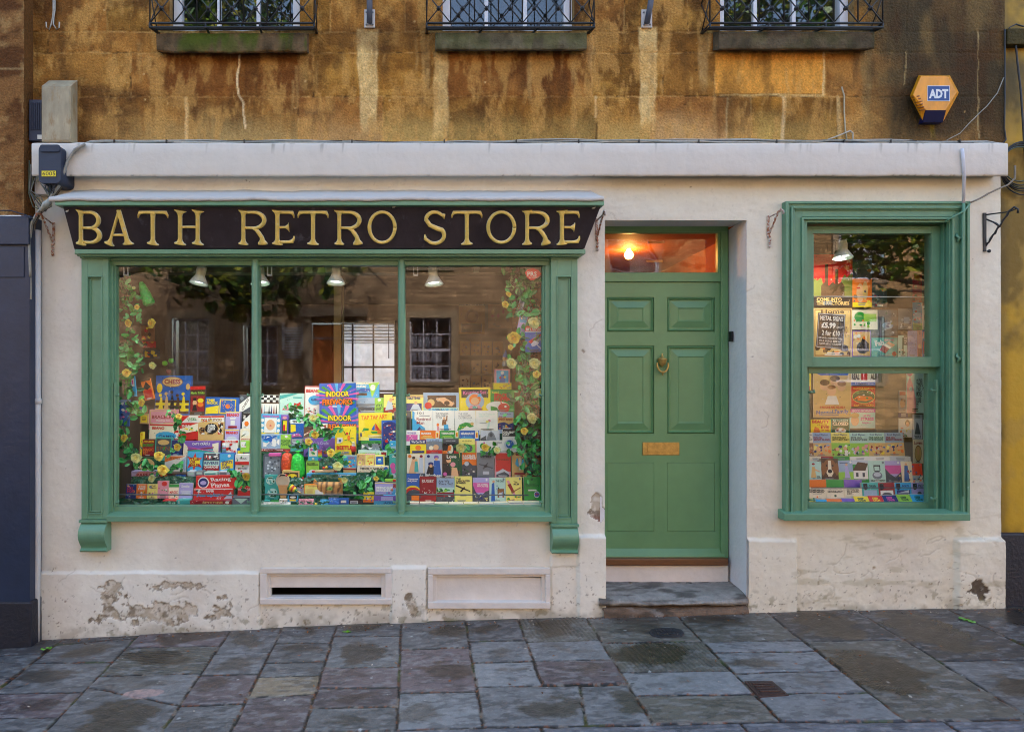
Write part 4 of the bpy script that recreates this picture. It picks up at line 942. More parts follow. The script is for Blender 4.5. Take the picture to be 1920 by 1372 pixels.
mb = MB(); mb.box(-8, -.13, W(0, 1128, -.13).z, xr2, .4, W(0, 404, -.13).z); mb.box(-8, -.150, W(0, 458, -.15).z, xr2 + .004, -.13, W(0, 408, -.15).z); mb.box(-8, -.136, W(0, 520, -.136).z, W(45, 0, -.136).x, -.13, W(0, 462, -.136).z)
mb.build('slate_blue_front', M['slate'], lb_, bevel=.006)
mb = MB(); mb.box(-8, -.14, -.6, W(58, 0, -.14).x, .4, W(0, 1128, -.14).z); mb.build('dark_plinth', M['darkbase'], lb_, bevel=.012)
rb = empty('ochre_building', (5, 0, 0), 'mottled ochre rendered house with a dark plinth and stone ledge', 'building')
Xg = np.linspace(pX(1868), 9.5, 520); Zg = np.linspace(pZ(1000), 8, 500); XX, ZZ = np.meshgrid(Xg, Zg); n1 = fbm(XX * 3, ZZ * 2.4, 111); n2 = fbm(XX * 10, ZZ * 6, 112); U = px_of(XX); V = py_of(ZZ)
c = np.zeros(XX.shape + (3,)) + np.array(lin((184, 146, 36))); c = mixc(c, lin((92, 74, 26)), ss(.42, .6, n1) * .8); c = mixc(c, lin((166, 136, 60)), ss(.55, .7, n2) * .5); c = mixc(c, lin((64, 58, 24)), (1 - ss(4, 26, U - 1880)) * .5)  # last mix paints the corner's shadow into the ochre
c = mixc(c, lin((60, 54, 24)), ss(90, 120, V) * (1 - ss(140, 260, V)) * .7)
Cc = np.zeros(XX.shape + (4,)); Cc[..., 3] = 1; Cc[..., :3] = c
grid_object('ochre_wall', np.stack([XX, .035 + XX * 0 + .006 * (n1 - .5) + .003 * (n2 - .5), ZZ], -1), Cc, np.ones((499, 519), bool), M['plaster'], rb)
mb = MB(); mb.box(pX(1868), .0, -.5, 9.5, .4, pZ(1000)); mb.build('dark_plinth', M['darkbase'], rb, bevel=.01)
mb = MB(); mb.box(pX(1884.5), -.02, pZ(86), 9.5, .1, pZ(56), lin((70, 62, 34))); mb.build('stone_ledge', M['sill'], rb, bevel=.006)
mb = MB(); mb.box(pX(1884), .05, 7.98, 9.5, 9, 8.02, (.1, .08, .03)); mb.build('roof', M['sill'], rb)

# ================================================================== THINGS ON THE WALL
# window guards
def guard(x0, x1, lab):
    y = -.125; zb = pZ(61); X0, X1 = W(x0, 0, y).x, W(x1, 0, y).x; zt = zb + .95; g = empty('window_guard', ((X0 + X1) / 2, 0, zb), lab, 'window guard', 'wrought iron window guards')
    r = .0075; z1 = W(0, 44, y).z; zb2 = W(0, 52, y).z
    mb = MB(); mb.tube([(X0, .0, zt), (X0, y, zt), (X1, y, zt), (X1, .0, zt)], r, 6); mb.build('top_rail', M['iron'], g)
    mb = MB(); mb.tube([(X0, .0, z1), (X0, y, z1), (X1, y, z1), (X1, .0, z1)], r, 6)
    mb.tube([(X0 + .01, .02, zb), (X0 - .0, y, zb2), (X1, y, zb2), (X1 - .01, .02, zb)], r, 6); mb.tube([(X0, -.03, zb + .004), (X1, -.03, zb + .004)], r, 6)
    for k in (0, .34, .67, 1):
        xx = X0 + (X1 - X0) * k; mb.tube([(xx, y, z1), (xx, y - .004, zb2), (xx + (.0 if k in (0, 1) else -.02), .01, zb - .004)], r, 6)
    mb.build('bottom_frame', M['iron'], g)
    n = 7; cw = (X1 - X0) / n; mb = MB(); kn = mb
    for k in range(n + 1): mb.tube([(X0 + k * cw, y, z1), (X0 + k * cw, y, zt)], .0045, 6)
    rows_ = 5; ch = (zt - z1) / rows_
    for j in range(rows_):
        za, zc = z1 + j * ch, z1 + (j + 1) * ch
        for k in range(n):
            a, b = X0 + k * cw, X0 + (k + 1) * cw
            mb.tube([(a, y, za), (b, y, zc)], .0042, 5); mb.tube([(b, y - .005, za), (a, y - .005, zc)], .0042, 5)
            kn.lathe([(.002, -.016), (.013, -.010), (.015, 0), (.012, .010)], ((a + b) / 2, y, (za + zc) / 2), 'y', 8)
    for s, X_ in ((1, X0), (-1, X1)):
        for j in range(rows_):
            za, zc = z1 + j * ch, z1 + (j + 1) * ch; mb.tube([(X_, y, za), (X_, 0, zc)], .004, 5); mb.tube([(X_, 0, za), (X_ + .005, y, zc)], .004, 5)
    mb.build('lattice', M['iron'], g)
guard(281, 589, 'black iron window guard above the mossy broken sill'); guard(800, 1114, 'black iron window guard between the two grey brackets'); guard(1331, 1655, 'black iron window guard nearest the yellow alarm box')
# canopy stays
for x, dx, lab in ((693, .0, 'grey tube stay on wall plate above a pale streak, between first and second windows'), (1213, .045, 'grey tube stay on wall plate, leaning, between second and third windows')):
    g = empty('wall_stay', W(x, 45, 0), lab, 'bracket', 'tube stays on the upper wall')
    mb = MB(); mb.pbox(x - 10, 18, x + 10, 52, -.012, .0); mb.build('wall_plate', M['pvc'], g, bevel=.002)
    mb = MB(); mb.tube([W(x, 44, -.03), W(x, 10, -.06) + Vector((dx * .5, 0, 0)), W(x, 0, -.08) + Vector((dx, -.1, .5))], .019, 12, lin((84, 92, 108))); mb.build('tube', M['plain'], g)
    for a_, b_ in ((-6, 24), (6, 24), (-6, 47), (6, 47)):
        mb = MB(); p = W(x + a_, b_, -.012); mb.lathe([(.006, .0), (.006, -.006), (.001, -.007)], p, 'y', 6, lin((120, 126, 134))); mb.build('bolt', M['plain'], g)
# hexagonal alarm box
al = empty('alarm_box', W(1750, 190, 0), 'yellow and navy hexagonal alarm box with a blue label on the dark stone', 'alarm box')
hx = [(1724, 143), (1784, 143), (1797, 175), (1778, 206), (1735, 206), (1713, 171)]
outl = [(1722, 142), (1781, 142), (1798, 174), (1768, 229), (1731, 229), (1706, 180)]
front = [(1729, 147), (1775, 147), (1787, 174), (1768, 206), (1737, 206), (1716, 176)]
ye = lin((226, 150, 20))
mb = MB(); b0 = [W(a, b, .0) for a, b in outl]; b1 = [W(a, b, -.045) for a, b in outl]; fr_ = [W(a, b, -.085) for a, b in ((1727, 143), (1777, 143), (1794, 174), (1773, 207), (1737, 207), (1712, 178))]
for k in range(6):
    k2 = (k + 1) % 6; mb.poly([b0[k], b0[k2], b1[k2], b1[k]], ye); mb.poly([b1[k], b1[k2], fr_[k2], fr_[k]], ye if k not in (3,) else lin((16, 18, 60)))
mb.poly(fr_, ye); M['alarm'] = mat('faded_yellow_plastic', attr=True, rough=.35, var=.25, vscale=20, stretch=(1, 1, .4), dirt=((.10, .07, .02), 12, .62)); mb.build('casing', M['alarm'], al)
mb = MB(); q = [W(1736, 207, -.087), W(1774, 207, -.087), W(1768, 229.5, -.05), W(1731, 229.5, -.05)]; mb.hexa(q[::-1][0:2][::-1][::-1] + q[0:2][::-1] + [p + Vector((0, .04, 0)) for p in (q[3], q[2], q[1], q[0])], lin((14, 18, 66)))
mb.build('navy_base', M['alarm'], al)
mb = MB()
for k in range(6):
    t = k / 5; a, b = W(1708 + 16 * t, 181 + 22 * t, -.075 - .004), W(1722 + 12 * t, 177 + 26 * t, -.094); 
    a = W(1709 + 14 * t, 183 + 25 * t, -.07); b = W(1724 + 11 * t, 180 + 25 * t, -.09); mb.tube([a, b], .004, 5, lin((150, 90, 20)))
mb.build('sounder_slot', M['alarm'], al)
# ------------------------------------------------------------------ lettering: glyph outlines turned into flat faces
_tc = {}
def glyphs(s, bold=0.0):
    k = (s, bold)
    if k in _tc: return _tc[k]
    cu = bpy.data.curves.new("t", 'FONT'); cu.body = s; cu.fill_mode = 'FRONT'; cu.resolution_u = 2; cu.offset = bold; cu.align_x = 'LEFT'; cu.space_line = .8
    o = bpy.data.objects.new("t", cu); COL.objects.link(o); bpy.context.view_layer.update()
    me = o.to_mesh(); v = np.array([tuple(p.co)[:2] for p in me.vertices]) if len(me.vertices) else np.zeros((1, 2)); f = [tuple(p.vertices) for p in me.polygons]
    o.to_mesh_clear(); bpy.data.objects.remove(o); bpy.data.curves.remove(cu)
    v = v - v.min(0); sz = v.max(0); sz[sz == 0] = 1; v = v / sz
    _tc[k] = (v, f, sz); return _tc[k]
def add_text(mb, s, frame, cx, cy, w, h, col, bold=.02, keep=False, rot=0):
    """frame(u, v) -> 3D point; the text is fitted into a w x h box centred on (cx, cy)"""
    v, f, sz = glyphs(s, bold); n = len(mb.v); cr, sr = math.cos(R(rot)), math.sin(R(rot))
    for a, b in v:
        x = (a - .5) * w; y = (b - .5) * h; mb.v.append(tuple(frame(cx + x * cr - y * sr, cy + x * sr + y * cr)))
    for q in f: mb.face([n + i for i in q], col)
# label on the alarm box
def pframe(x0, y0, x1, y1, y):      # u,v in 0..1 across a px rectangle at depth y
    a = W(x0, y1, y); b = W(x1, y0, y)
    return lambda u, v: Vector((a.x + (b.x - a.x) * u, y, a.z + (b.z - a.z) * v))
fr = pframe(1739, 161, 1781, 190, -.0865)
mb = MB(); mb.poly([fr(0, 0), fr(1, 0), fr(1, 1), fr(0, 1)], lin((214, 220, 226))); fr2 = pframe(1740, 162, 1780, 189, -.0871); mb.poly([fr2(0, 0), fr2(1, 0), fr2(1, 1), fr2(0, 1)], lin((20, 62, 128)))
f3 = pframe(1739, 161, 1781, 190, -.0878); add_text(mb, "ADT", f3, .5, .48, .86, .6, lin((214, 218, 222)), .05); mb.build('blue_label', M['card'], al)

# meter and junction boxes
def thing_box(name, x0, y0, x1, y1, yf, col, lab, cat, mt, bevel=.006):
    mb = MB(); mb.pbox(x0, y0, x1, y1, yf, .0, lin(col)); p = W((x0 + x1) / 2, y1, 0); o = mb.build(name, mt, bevel=bevel, loc=p); return tag(o, lab, cat)
M['boxpaint'] = mat('weathered_box_paint', (.38, .32, .20), rough=.6, var=.5, vscale=10, stretch=(1, 1, .35), dirt=((.30, .20, .09), 14, .53), bump=.3)
eb = empty('service_box', W(105, 265, 0), 'tall weathered beige metal service box on the stone wall above the dark meter', 'service box')
mb = MB(); mb.pbox(78, 162, 133, 266, -.082, .0); a, b = W(78, 162, -.082), W(133, 162, -.082); zt_ = pZ(151); mb.hexa([(a.x, -.082, a.z), (b.x, -.082, a.z), (b.x, -.080, a.z + .003), (a.x, -.080, a.z + .003), (a.x, .0, a.z), (b.x, .0, a.z), (b.x, .0, zt_), (a.x, .0, zt_)]); mb.build('housing', M['boxpaint'], eb, bevel=.003)
mb = MB(); mb.pbox(80.5, 165, 130.5, 263, -.086, -.082); mb.build('door_panel', M['boxpaint'], eb, bevel=.003)
db = empty('cable_box', W(66, 262, 0), 'navy blue ribbed cable box tucked beside the tall beige service box', 'cable box')
mb = MB(); mb.pbox(54, 187, 80, 264, -.07, .0, lin((34, 38, 56)))
for k in range(6): mb.pbox(57 + k * 3.6, 192, 59 + k * 3.6, 244, -.076, -.07, lin((30, 34, 52)))
mb.build('ribbed_case', M['plain'], db, bevel=.003); mb = MB(); mb.pbox(70, 253, 78, 261, -.079, -.0765, lin((190, 188, 176))); mb.build('sticker', M['card'], db)
me_ = empty('meter_box', W(93, 342, -.09), 'dark slate rounded meter box with a yellow 6005 label', 'meter box')
def rr(x0, y0, x1, y1, r, y, n=5):
    out = []
    for cx, cy, a0 in ((x1 - r, y0 + r, 0), (x0 + r, y0 + r, 90), (x0 + r, y1 - r, 180), (x1 - r, y1 - r, 270)):
        for k in range(n + 1):
            a = R(a0 + 90 * k / n); out.append(W(cx + r * math.cos(a), cy - r * math.sin(a), y))
    return out
mb = MB(); mb.prism(rr(72, 272, 114, 344, 9, -.17)[::-1], (0, .165, 0), lin((44, 52, 70))); mb.prism(rr(74, 271, 112, 285, 5, -.178)[::-1], (0, .01, 0), lin((40, 48, 66))); mb.build('meter_case', M['plain'], me_, bevel=.003)
mb = MB(); f_ = pframe(78, 320.5, 105, 331, -.1735); mb.poly([f_(0, 0), f_(1, 0), f_(1, 1), f_(0, 1)], lin((226, 208, 30))); f_ = pframe(78, 320.5, 105, 331, -.1742); add_text(mb, "6005", f_, .5, .5, .9, .72, lin((50, 46, 20)), .0); mb.build('yellow_label', M['card'], me_)
thing_box('junction_box', 64, 341, 90, 365, -.05, (198, 190, 184), 'small square white junction box below the dark meter box', 'junction box', M['plain'])
# rain pipe
pp = empty('drain_pipe', W(67, 1195, -.03), 'slim grey painted pipe down the corner beside the slate blue shopfront', 'pipe')
zt, zb = W(68, 432, -.05).z, W(68, 1197, -.05).z; c = W(70.5, 0, -.05).x
mb = MB(); mb.tube([(c, -.05, zt), (c, -.05, W(0, 1040, -.05).z), (c - .006, -.05, W(0, 1100, -.05).z), (c - .008, -.05, zb - .02)], [.020, .020, .022, .022], 14); mb.build('pipe_run', M['pvc'], pp)
mb = MB()
for y in (752, 760): mb.lathe([(.0205, -.018), (.026, -.014), (.026, .014), (.0205, .018)], (c, -.05, W(0, y, -.05).z), 'z', 14); break
mb.build('pipe_collar', M['pvc'], pp)
mb = MB(); mb.tube([W(60, 470, -.04), W(61, 700, -.03), W(60, 1000, -.03), W(59, 1070, -.04), W(64, 1120, -.06), W(63, 1192, -.06)], .008, 8, lin((150, 138, 110))); o = mb.build('earth_cable', M['cable'], loc=W(63, 1190, -.05)); tag(o, 'thin old cable running down behind the grey pipe', 'cable')
# cable bundles
rc = np.random.RandomState(3)
def cable_run(mb, pts, y, r, col, jit=1.2, step=14):
    P = []; 
    for (a, b) in zip(pts, pts[1:]):
        n = max(2, int(math.hypot(b[0] - a[0], b[1] - a[1]) / step))
        for k in range(n): t = k / n; P.append((a[0] + (b[0] - a[0]) * t, a[1] + (b[1] - a[1]) * t))
    P.append(pts[-1]); j1 = rc.normal(0, 1, len(P)); j1 = np.convolve(j1, [.25, .5, .25], 'same')
    mb.tube([W(p[0], p[1] + jit * j, y + .004 * jj) for p, j, jj in zip(P, j1, np.roll(j1, 3))], r, 6, lin(col))
cb = empty('cable_bundle', W(1000, 266, -.06), 'clipped bundle of grey and black cables lying along the top of the white band', 'cable')
main = [(150, 273), (170, 270), (300, 267), (500, 268), (760, 270), (1000, 268), (1240, 266), (1500, 267), (1720, 267), (1850, 270), (1889, 275)]
for k, col in enumerate(((168, 168, 158), (60, 58, 54), (140, 146, 140), (92, 60, 44), (44, 44, 44), (186, 184, 172), (110, 116, 108))):
    mb = MB(); off = (k - 3) * 1.15; cable_run(mb, [(x, y + off * (1 if i % 2 else .4) - 1) for i, (x, y) in enumerate(main)], -.055 - .006 * (k % 3), .0042 if k % 2 else .0055, col, 1.5, 26); mb.build('cable', M['cable'], cb)
mb = MB()
for x in (214, 312, 458, 660, 833, 968, 1085, 1198, 1310, 1456, 1583, 1670, 1800): p = W(x, 268, -.075); mb.box(p.x - .004, -.08, p.z - .022, p.x + .004, -.04, p.z + .02, lin((40, 40, 38)))
for k in range(13):
    pass
mb.build('cable_clip', M['cable'], cb)["kind"] = 'stuff'
for k, col in enumerate(((150, 148, 138), (172, 168, 156), (70, 56, 46), (48, 48, 48), (130, 120, 104), (90, 66, 50))):
    mb = MB(); o_ = (k - 2.5) * 1.6
    cable_run(mb, [(160, 272 + o_ * .6), (140, 285 + o_), (126, 305 + o_ * .5), (121 + o_, 330), (113 + o_, 350), (100 + o_, 368), (84 + o_, 388), (72 + o_, 402), (62 + o_, 420), (56 + o_ * .4, 450 + 10 * k), (57, 520 + 40 * k)], -.13 + .012 * k, .0048 if k > 1 else .008, col, 1.0, 12)
    mb.build('cable', M['cable'], cb)
mb = MB(); mb.tube([W(97, 372, -.15), W(86, 384, -.15), W(77, 396, -.15)], [.010, .024, .010], 10, lin((170, 170, 156))); mb.build('cable_joint', M['cable'], cb)
for k in range(5):
    mb = MB(); a = rc.uniform(0, 6); cable_run(mb, [(55 + 3 * k, 300 + 8 * k), (54 + k, 360), (62 + 4 * k, 385 - 3 * k), (78 + 2 * k, 396), (96, 388 - 4 * k), (92 - 4 * k, 356 - 3 * k)], -.08, .0035, [(74, 84, 60), (120, 120, 108), (50, 50, 52)][k % 3], 2.5, 12); mb.build('loose_cable', M['cable'], cb)
for k in range(3):
    mb = MB(); cable_run(mb, [(88 + 6 * k, 344), (84 + 9 * k, 352), (92 + 4 * k, 362), (102, 350 + 3 * k), (104 - 3 * k, 343)], -.15, .003, (30, 32, 40), .8, 6); mb.build('loose_cable', M['cable'], cb)
def wire(pts, y, r, col, lab, name='cable', cat='cable', jit=.5):
    mb = MB(); cable_run(mb, pts, y, r, col, jit, 8); o = mb.build(name, M['cable'], loc=W(*pts[-1], y)); return tag(o, lab, cat)
wire([(0, 395), (20, 395), (48, 403), (62, 411)], -.16, .004, (36, 42, 58), 'black cable along the top of the slate blue shopfront')
wire([(1578, 163), (1583, 180), (1583, 210), (1585, 245), (1588, 264)], -.012, .0045, (176, 168, 140), 'short curved cream wire hanging down beside the new orange block')
wire([(1552, 262), (1578, 252), (1594, 245), (1599, 250), (1599, 264)], -.02, .0045, (186, 182, 168), 'looped pale cable end rising from the cable bundle')
wire([(1882, 146), (1870, 175), (1850, 200), (1820, 228), (1800, 250), (1775, 264)], -.012, .003, (150, 148, 136), 'thin pale wire slanting down the stone beside the alarm box')
wire([(1884, 55), (1884, 180), (1883, 240), (1886, 262), (1880, 270)], -.012, .005, (26, 26, 28), 'black cable down the corner of the dark stone')
wire([(1920, 50), (1905, 46), (1893, 52), (1885, 80)], .0, .005, (30, 32, 34), 'black cable arching over the ochre wall ledge')
wire([(1896, 56), (1903, 72), (1908, 120), (1914, 170), (1918, 230), (1922, 300)], .0, .006, (34, 36, 42), 'black cable drooping down the ochre wall')
cl = empty('cable_coil', W(1905, 350, .0), 'coil of slack black cable on the ochre wall by the corner', 'cable')
for k in range(6):
    mb = MB(); cx_, cy_ = W(1912 + k * 2, 306 + 2 * k, -.01), 0; r0 = .115 + .008 * k
    mb.tube([W(1912 + 1.5 * k, 308 + 1.5 * k, -.015 + .004 * k) + Vector((r0 * math.cos(t), 0, (r0 + .012 * (k % 3)) * math.sin(t))) for t in np.linspace(0, 6.28, 30)], .0042, 6, lin((28, 34, 36) if k % 3 else (60, 74, 62))); mb.build('loop', M['cable'], cl)
# chain of twisted wire from corner to window
wire([(1903, 310), (1903, 335), (1890, 347), (1868, 355), (1845, 368), (1820, 379)], -.06, .006, (128, 120, 104), 'twisted grey wire strung from the corner to the sash window', jit=1.2)
# pipe down from the band to the sash window
cp = empty('conduit_pipe', W(1806, 400, -.06), 'thin white conduit dropping from the white band onto the green sash window', 'pipe')
mb = MB(); mb.tube([W(1804, 279, -.118), W(1806, 300, -.118), W(1808, 330, -.116), W(1807, 343, -.08), W(1806.5, 381, -.07)], .0095, 10, lin((206, 206, 212))); mb.build('white_length', M['plain'], cp)
mb = MB(); mb.tube([W(1806.5, 381, -.07), W(1806, 400, -.07), W(1805, 470, -.062), W(1805, 700, -.060), W(1805, 930, -.060)], [.0095, .009, .007, .006, .005], 10); mb.build('green_length', M['greenw'], cp)
mb = MB(); mb.tube([W(1818, 382, -.066), W(1808, 396, -.075), W(1790, 405, -.07), W(1772, 416, -.05)], .0055, 8); mb.build('green_branch', M['greenw'], cp)
# hooked cables, top corner
hk = empty('hooked_cable', W(100, 58, -.02), 'pair of pale cables ending in upturned hooks on the stone wall', 'cable')
for s in (-1, 1):
    mb = MB(); mb.tube([W(101.5 + s * 1.6, -60, -.012), W(101.5 + s * 1.6, 20, -.012), W(100 + s * 1, 32, -.014), W(98 + s * 2.0, 46, -.016), W(99 + s * 7, 56, -.016), W(99 + s * 12, 52, -.016), W(99 + s * 12.5, 42, -.014)], .0042, 8, lin((176, 172, 160))); mb.build('hook_end', M['cable'], hk)
# hanging brackets
def basket_bracket(px, py, s, mt, lab, size=1.0, kind=0, tip=None):
    g = empty('hanging_bracket', W(px, py, 0), lab, 'bracket'); y = -.01
    mb = MB(); L = 70 * size; mb.pbox(px - 2.5 * size, py, px + 2.5 * size, py + L * (.9 if kind else .62), -.008, .0); mb.build('back_bar', mt, g, bevel=.001)
    mb = MB(); o = W(px, py + 4, 0); d = W(tip[0], tip[1], -.11) - o
    mb.tube([o, o + d, o + d + Vector((s * .02, -.02, .012)) * size], [.005, .004, .005], 8); mb.build('top_arm', mt, g)
    mb = MB(); o2 = W(px, py + L * (.8 if kind else .6), 0); e = o + d * .98
    n = 12; pts = [o2 + (e - o2) * (k / n) + Vector((0, 0, .006 * math.sin(k * 2.2))) for k in range(n + 1)]
    pts += [e + Vector((s * .012, -.02, .022)) * size, e + Vector((s * .022, -.03, .008)) * size, e + Vector((s * .022, -.03, -.015)) * size]
    mb.tube(pts, [.0055 + .002 * (k % 2) for k in range(len(pts))], 6); mb.build('twisted_strut', mt, g)
    if kind:
        mb = MB(); m_ = o2 + (e - o2) * .62; mb.tube([o + (o2 - o) * .12, o + (o2 - o) * .3 + Vector((s * .05, -.03, 0)), m_ + Vector((0, 0, -.01)), m_ + Vector((-s * .03, .02, .03))], .005, 6); mb.build('scroll', mt, g)
        mb = MB(); mb.lathe([(.001, -.012), (.010, -.006), (.010, .006), (.001, .012)], o2 + Vector((s * .01, -.02, -.03)), 'z', 8); mb.build('knuckle', mt, g)
    else:
        mb = MB(); q = o2 + Vector((0, -.012, -.012))
        for k in range(4): mb.lathe([(.001, -.011), (.008, -.006), (.009, .004), (.001, .011)], q + Vector((.003 * (k % 2), 0, -.021 * k)), 'z', 8)
        mb.build('rusty_chain', mt, g)
basket_bracket(1847, 399, 1, M['iron'], 'black twisted iron basket bracket right of the sash window, by the corner', 1.15, 1, (1893, 397))
basket_bracket(1441, 404, 1, M['rust'], 'rusty white basket bracket between doorway and sash window', .9, 0, (1459, 399))
basket_bracket(1119, 410, .25, M['rust'], 'rusty basket bracket beside the end of the black fascia', .9, 0, (1131, 402))
basket_bracket(100, 417, -.9, M['rust'], 'rusty basket bracket under the cable tangle near the pipe', .95, 0, (78, 404))
# latch on the door jamb
mb = MB(); q = W(1369.5, 631, .24); mb.box(q.x - .010, .20, q.z - .035, q.x + .002, .25, q.z + .035, lin((16, 16, 20))); o = mb.build('door_bell', M['plain'], loc=q, bevel=.003); tag(o, 'small black door bell on the white door reveal', 'door bell')
# orange slit of hall light under the door
# ================================================================== INSIDE THE SHOP
def struct(o): o["kind"] = 'structure'; return o
M['roomwall'] = mat('shop_wall', (.17, .115, .07), rough=.85, var=.3, vscale=4)
M['roomfloor'] = mat('shop_floor', (.05, .035, .022), rough=.6, var=.3, vscale=6)
M['roomceil'] = mat('shop_ceiling', (.10, .085, .065), rough=.9, var=.15, vscale=3)
x0, x1, yb, z0, z1 = W(150, 0, .05).x, 1.17, 3.65, .35, 2.52
def wall_with_hole(name, a, b, y, za, zb, hx0, hx1, hz0, hz1, m, t=.1):
    mb = MB(); mb.box(a, y, za, hx0, y + t, zb); mb.box(hx1, y, za, b, y + t, zb); mb.box(hx0, y, za, hx1, y + t, hz0); mb.box(hx0, y, hz1, hx1, y + t, zb)
    return struct(mb.build(name, m))
hx0, hx1 = W(622, 0, yb).x, W(744, 0, yb).x; hz0, hz1 = W(0, 742, yb).z, W(0, 601, yb).z
wall_with_hole('interior_rear_wall', x0, x1, yb, z0, z1, hx0, hx1, hz0, hz1, M['roomwall'])
mb = MB(); mb.box(x0 - .1, .06, z0, x0, yb + .1, z1); struct(mb.build('interior_side_wall', M['roomwall']))
mb = MB(); mb.box(x1, .06, z0, x1 + .06, yb + .1, z1); struct(mb.build('interior_party_wall', M['roomwall']))
mb = MB(); mb.box(x0 - .1, .06, z1, x1 + .06, yb + .1, z1 + .1); struct(mb.build('interior_ceiling', M['roomceil']))
mb = MB(); mb.box(x0 - .1, .06, z0 - .1, x1 + .06, yb + .1, z0); struct(mb.build('interior_floor', M['roomfloor']))
mb = MB(); mb.pbox(150, 490, 1060, 511, .42, .56, lin((120, 116, 92))); struct(mb.build('ceiling_beam', M['plain']))
pst = W(634, 0, 1.5); mb = MB(); mb.box(pst.x - .040, 1.5, z0, pst.x + .028, 1.58, z1, lin((176, 170, 128))); mb.box(pst.x + .034, 1.53, z0, pst.x + .046, 1.58, z1, lin((160, 156, 118))); struct(mb.build('interior_post', M['plain'], bevel=.003))
# rear window looking on a whitewashed yard wall
rw = empty('rear_window', ((hx0 + hx1) / 2, yb, hz0), 'multi pane dark sash window at the back of the shop, with a slatted blind', 'window')
mb = MB(); t = .03; c_ = lin((44, 32, 26))
mb.box(hx0, yb - .02, hz0, hx0 + t, yb + .06, hz1, c_); mb.box(hx1 - t, yb - .02, hz0, hx1, yb + .06, hz1, c_); mb.box(hx0 + t, yb - .02, hz1 - t, hx1 - t, yb + .06, hz1, c_); mb.box(hx0 + t, yb - .02, hz0, hx1 - t, yb + .06, hz0 + t, c_)
for px in (661, 700): a = W(px, 0, yb).x; mb.box(a - .010, yb, hz0 + t, a + .010, yb + .03, hz1 - t, c_)
for py in (688, 733): a = W(0, py, yb).z; mb.box(hx0 + t, yb - .006, a - .012, hx1 - t, yb + .036, a + .012, c_)
mb.build('sash_frame', M['plain'], rw)
mb = MB(); 
for k in range(15):
    z = hz1 - .03 - .0155 * k * 1.15; mb.box(hx0 + .03, yb - .06, z, hx1 - .02, yb - .035, z + .009, lin((196, 186, 160)))
mb.box(hx0 + .02, yb - .07, hz1 - .035, hx1 - .02, yb - .025, hz1 - .01, lin((180, 172, 150))); mb.build('blind', M['plain'], rw)
mb = MB(); q = W(729, 0, yb - .06).x; mb.tube([(q, yb - .07, hz1 - .05), (q, yb - .07, W(0, 672, yb).z)], .006, 6, lin((50, 40, 30))); mb.build('blind_wand', M['plain'], rw)
mb = MB(); mb.box(hx0 + .01, yb + .015, hz0, hx1 - .01, yb + .018, hz1); mb.build('glass_pane', M['glass'], rw)
Xg = np.linspace(-4.5, 2.6, 320); Zg = np.linspace(0, 7.4, 240); XX, ZZ = np.meshgrid(Xg, Zg); n1 = fbm(XX * 6, ZZ * 6, 121)
Cc = np.ones(XX.shape + (4,)); Cc[..., :3] = lin((214, 222, 224)); Cc[..., :3] *= (.8 + .3 * n1)[..., None]
yw = grid_object('yard_wall', np.stack([XX, 8.0 + .05 * (n1 - .5) + .02 * (fbm(XX * 20, ZZ * 20, 5) - .5), ZZ], -1), Cc, np.ones((239, 319), bool), M['plaster']); tag(yw, 'rough whitewashed yard wall seen through the rear window', 'wall')
mb = MB(); mb.box(-2.8, yb + .1, -.1, 1.6, 9, .0, (.3, .3, .3)); struct(mb.build('yard_floor', M['plain']))
# the building mass must not roof the yard: the mass starts above the room only (see building_mass)
# spotlights
M['bulb'] = mat('lit_bulb', (.9, .95, .9), emit=((.9, 1, .93), .7))
def spot(px, py, y, dx, lab, tilt):
    c = W(px, py, y); g = empty('ceiling_spotlight', W(px, 498, y), lab, 'spotlight', 'white spotlights over the window display')
    ax = Vector((dx, -.15, -1)).normalized(); top = c + Vector((0, 0, .062)); 
    mb = MB(); mb.lathe([(.001, -.005), (.031, 0), (.034, .02), (.032, .062), (.034, .066), (.036, .070), (.064, .120), (.066, .124), (.060, .121), (.030, .075)], top, ax, 24, lin((216, 224, 214))); mb.build('lamp_shade', M['plain'], g)
    mb = MB(); mb.tube([top, W(px, 497, y) + Vector((0, 0, .05))], .006, 8, lin((200, 204, 196))); mb.build('stem', M['plain'], g)
    mb = MB(); mb.lathe([(.001, .0), (.03, .004), (.04, .02), (.0, .05)][:3], top + ax * .085, ax, 16, lin((190, 190, 180))); mb.build('bulb', M['bulb'], g)
    ld = bpy.data.lights.new('spotlight_lamp', 'SPOT'); ld.energy = 4.5 if y < .2 else 3.5; ld.spot_size = R(125); ld.spot_blend = .9; ld.shadow_soft_size = .03; ld.color = (.93, 1.0, .95)
    lo = bpy.data.objects.new('spotlight_lamp', ld); COL.objects.link(lo); lo.location = top + ax * .135; lo.rotation_euler = (Vector((0, .18 if y < .2 else .9, -1))).to_track_quat('-Z', 'Y').to_euler()
spot(379, 517, .13, -.16, 'white spotlight over the chess box, above the first pane', 0)
spot(486, 517, .13, .1, 'white spotlight half hidden behind the first mullion', 0)
spot(631, 516, .13, -.02, 'white spotlight in front of the pale interior post', 0)
spot(811, 518, .13, .08, 'white spotlight above the retired man book, in the pane nearest the door', 0)
spot(1578, 469, .26, -.03, 'white spotlight added before the red poster to brighten the sash window', 0)  # added spotlight, fill for the posters behind the sash
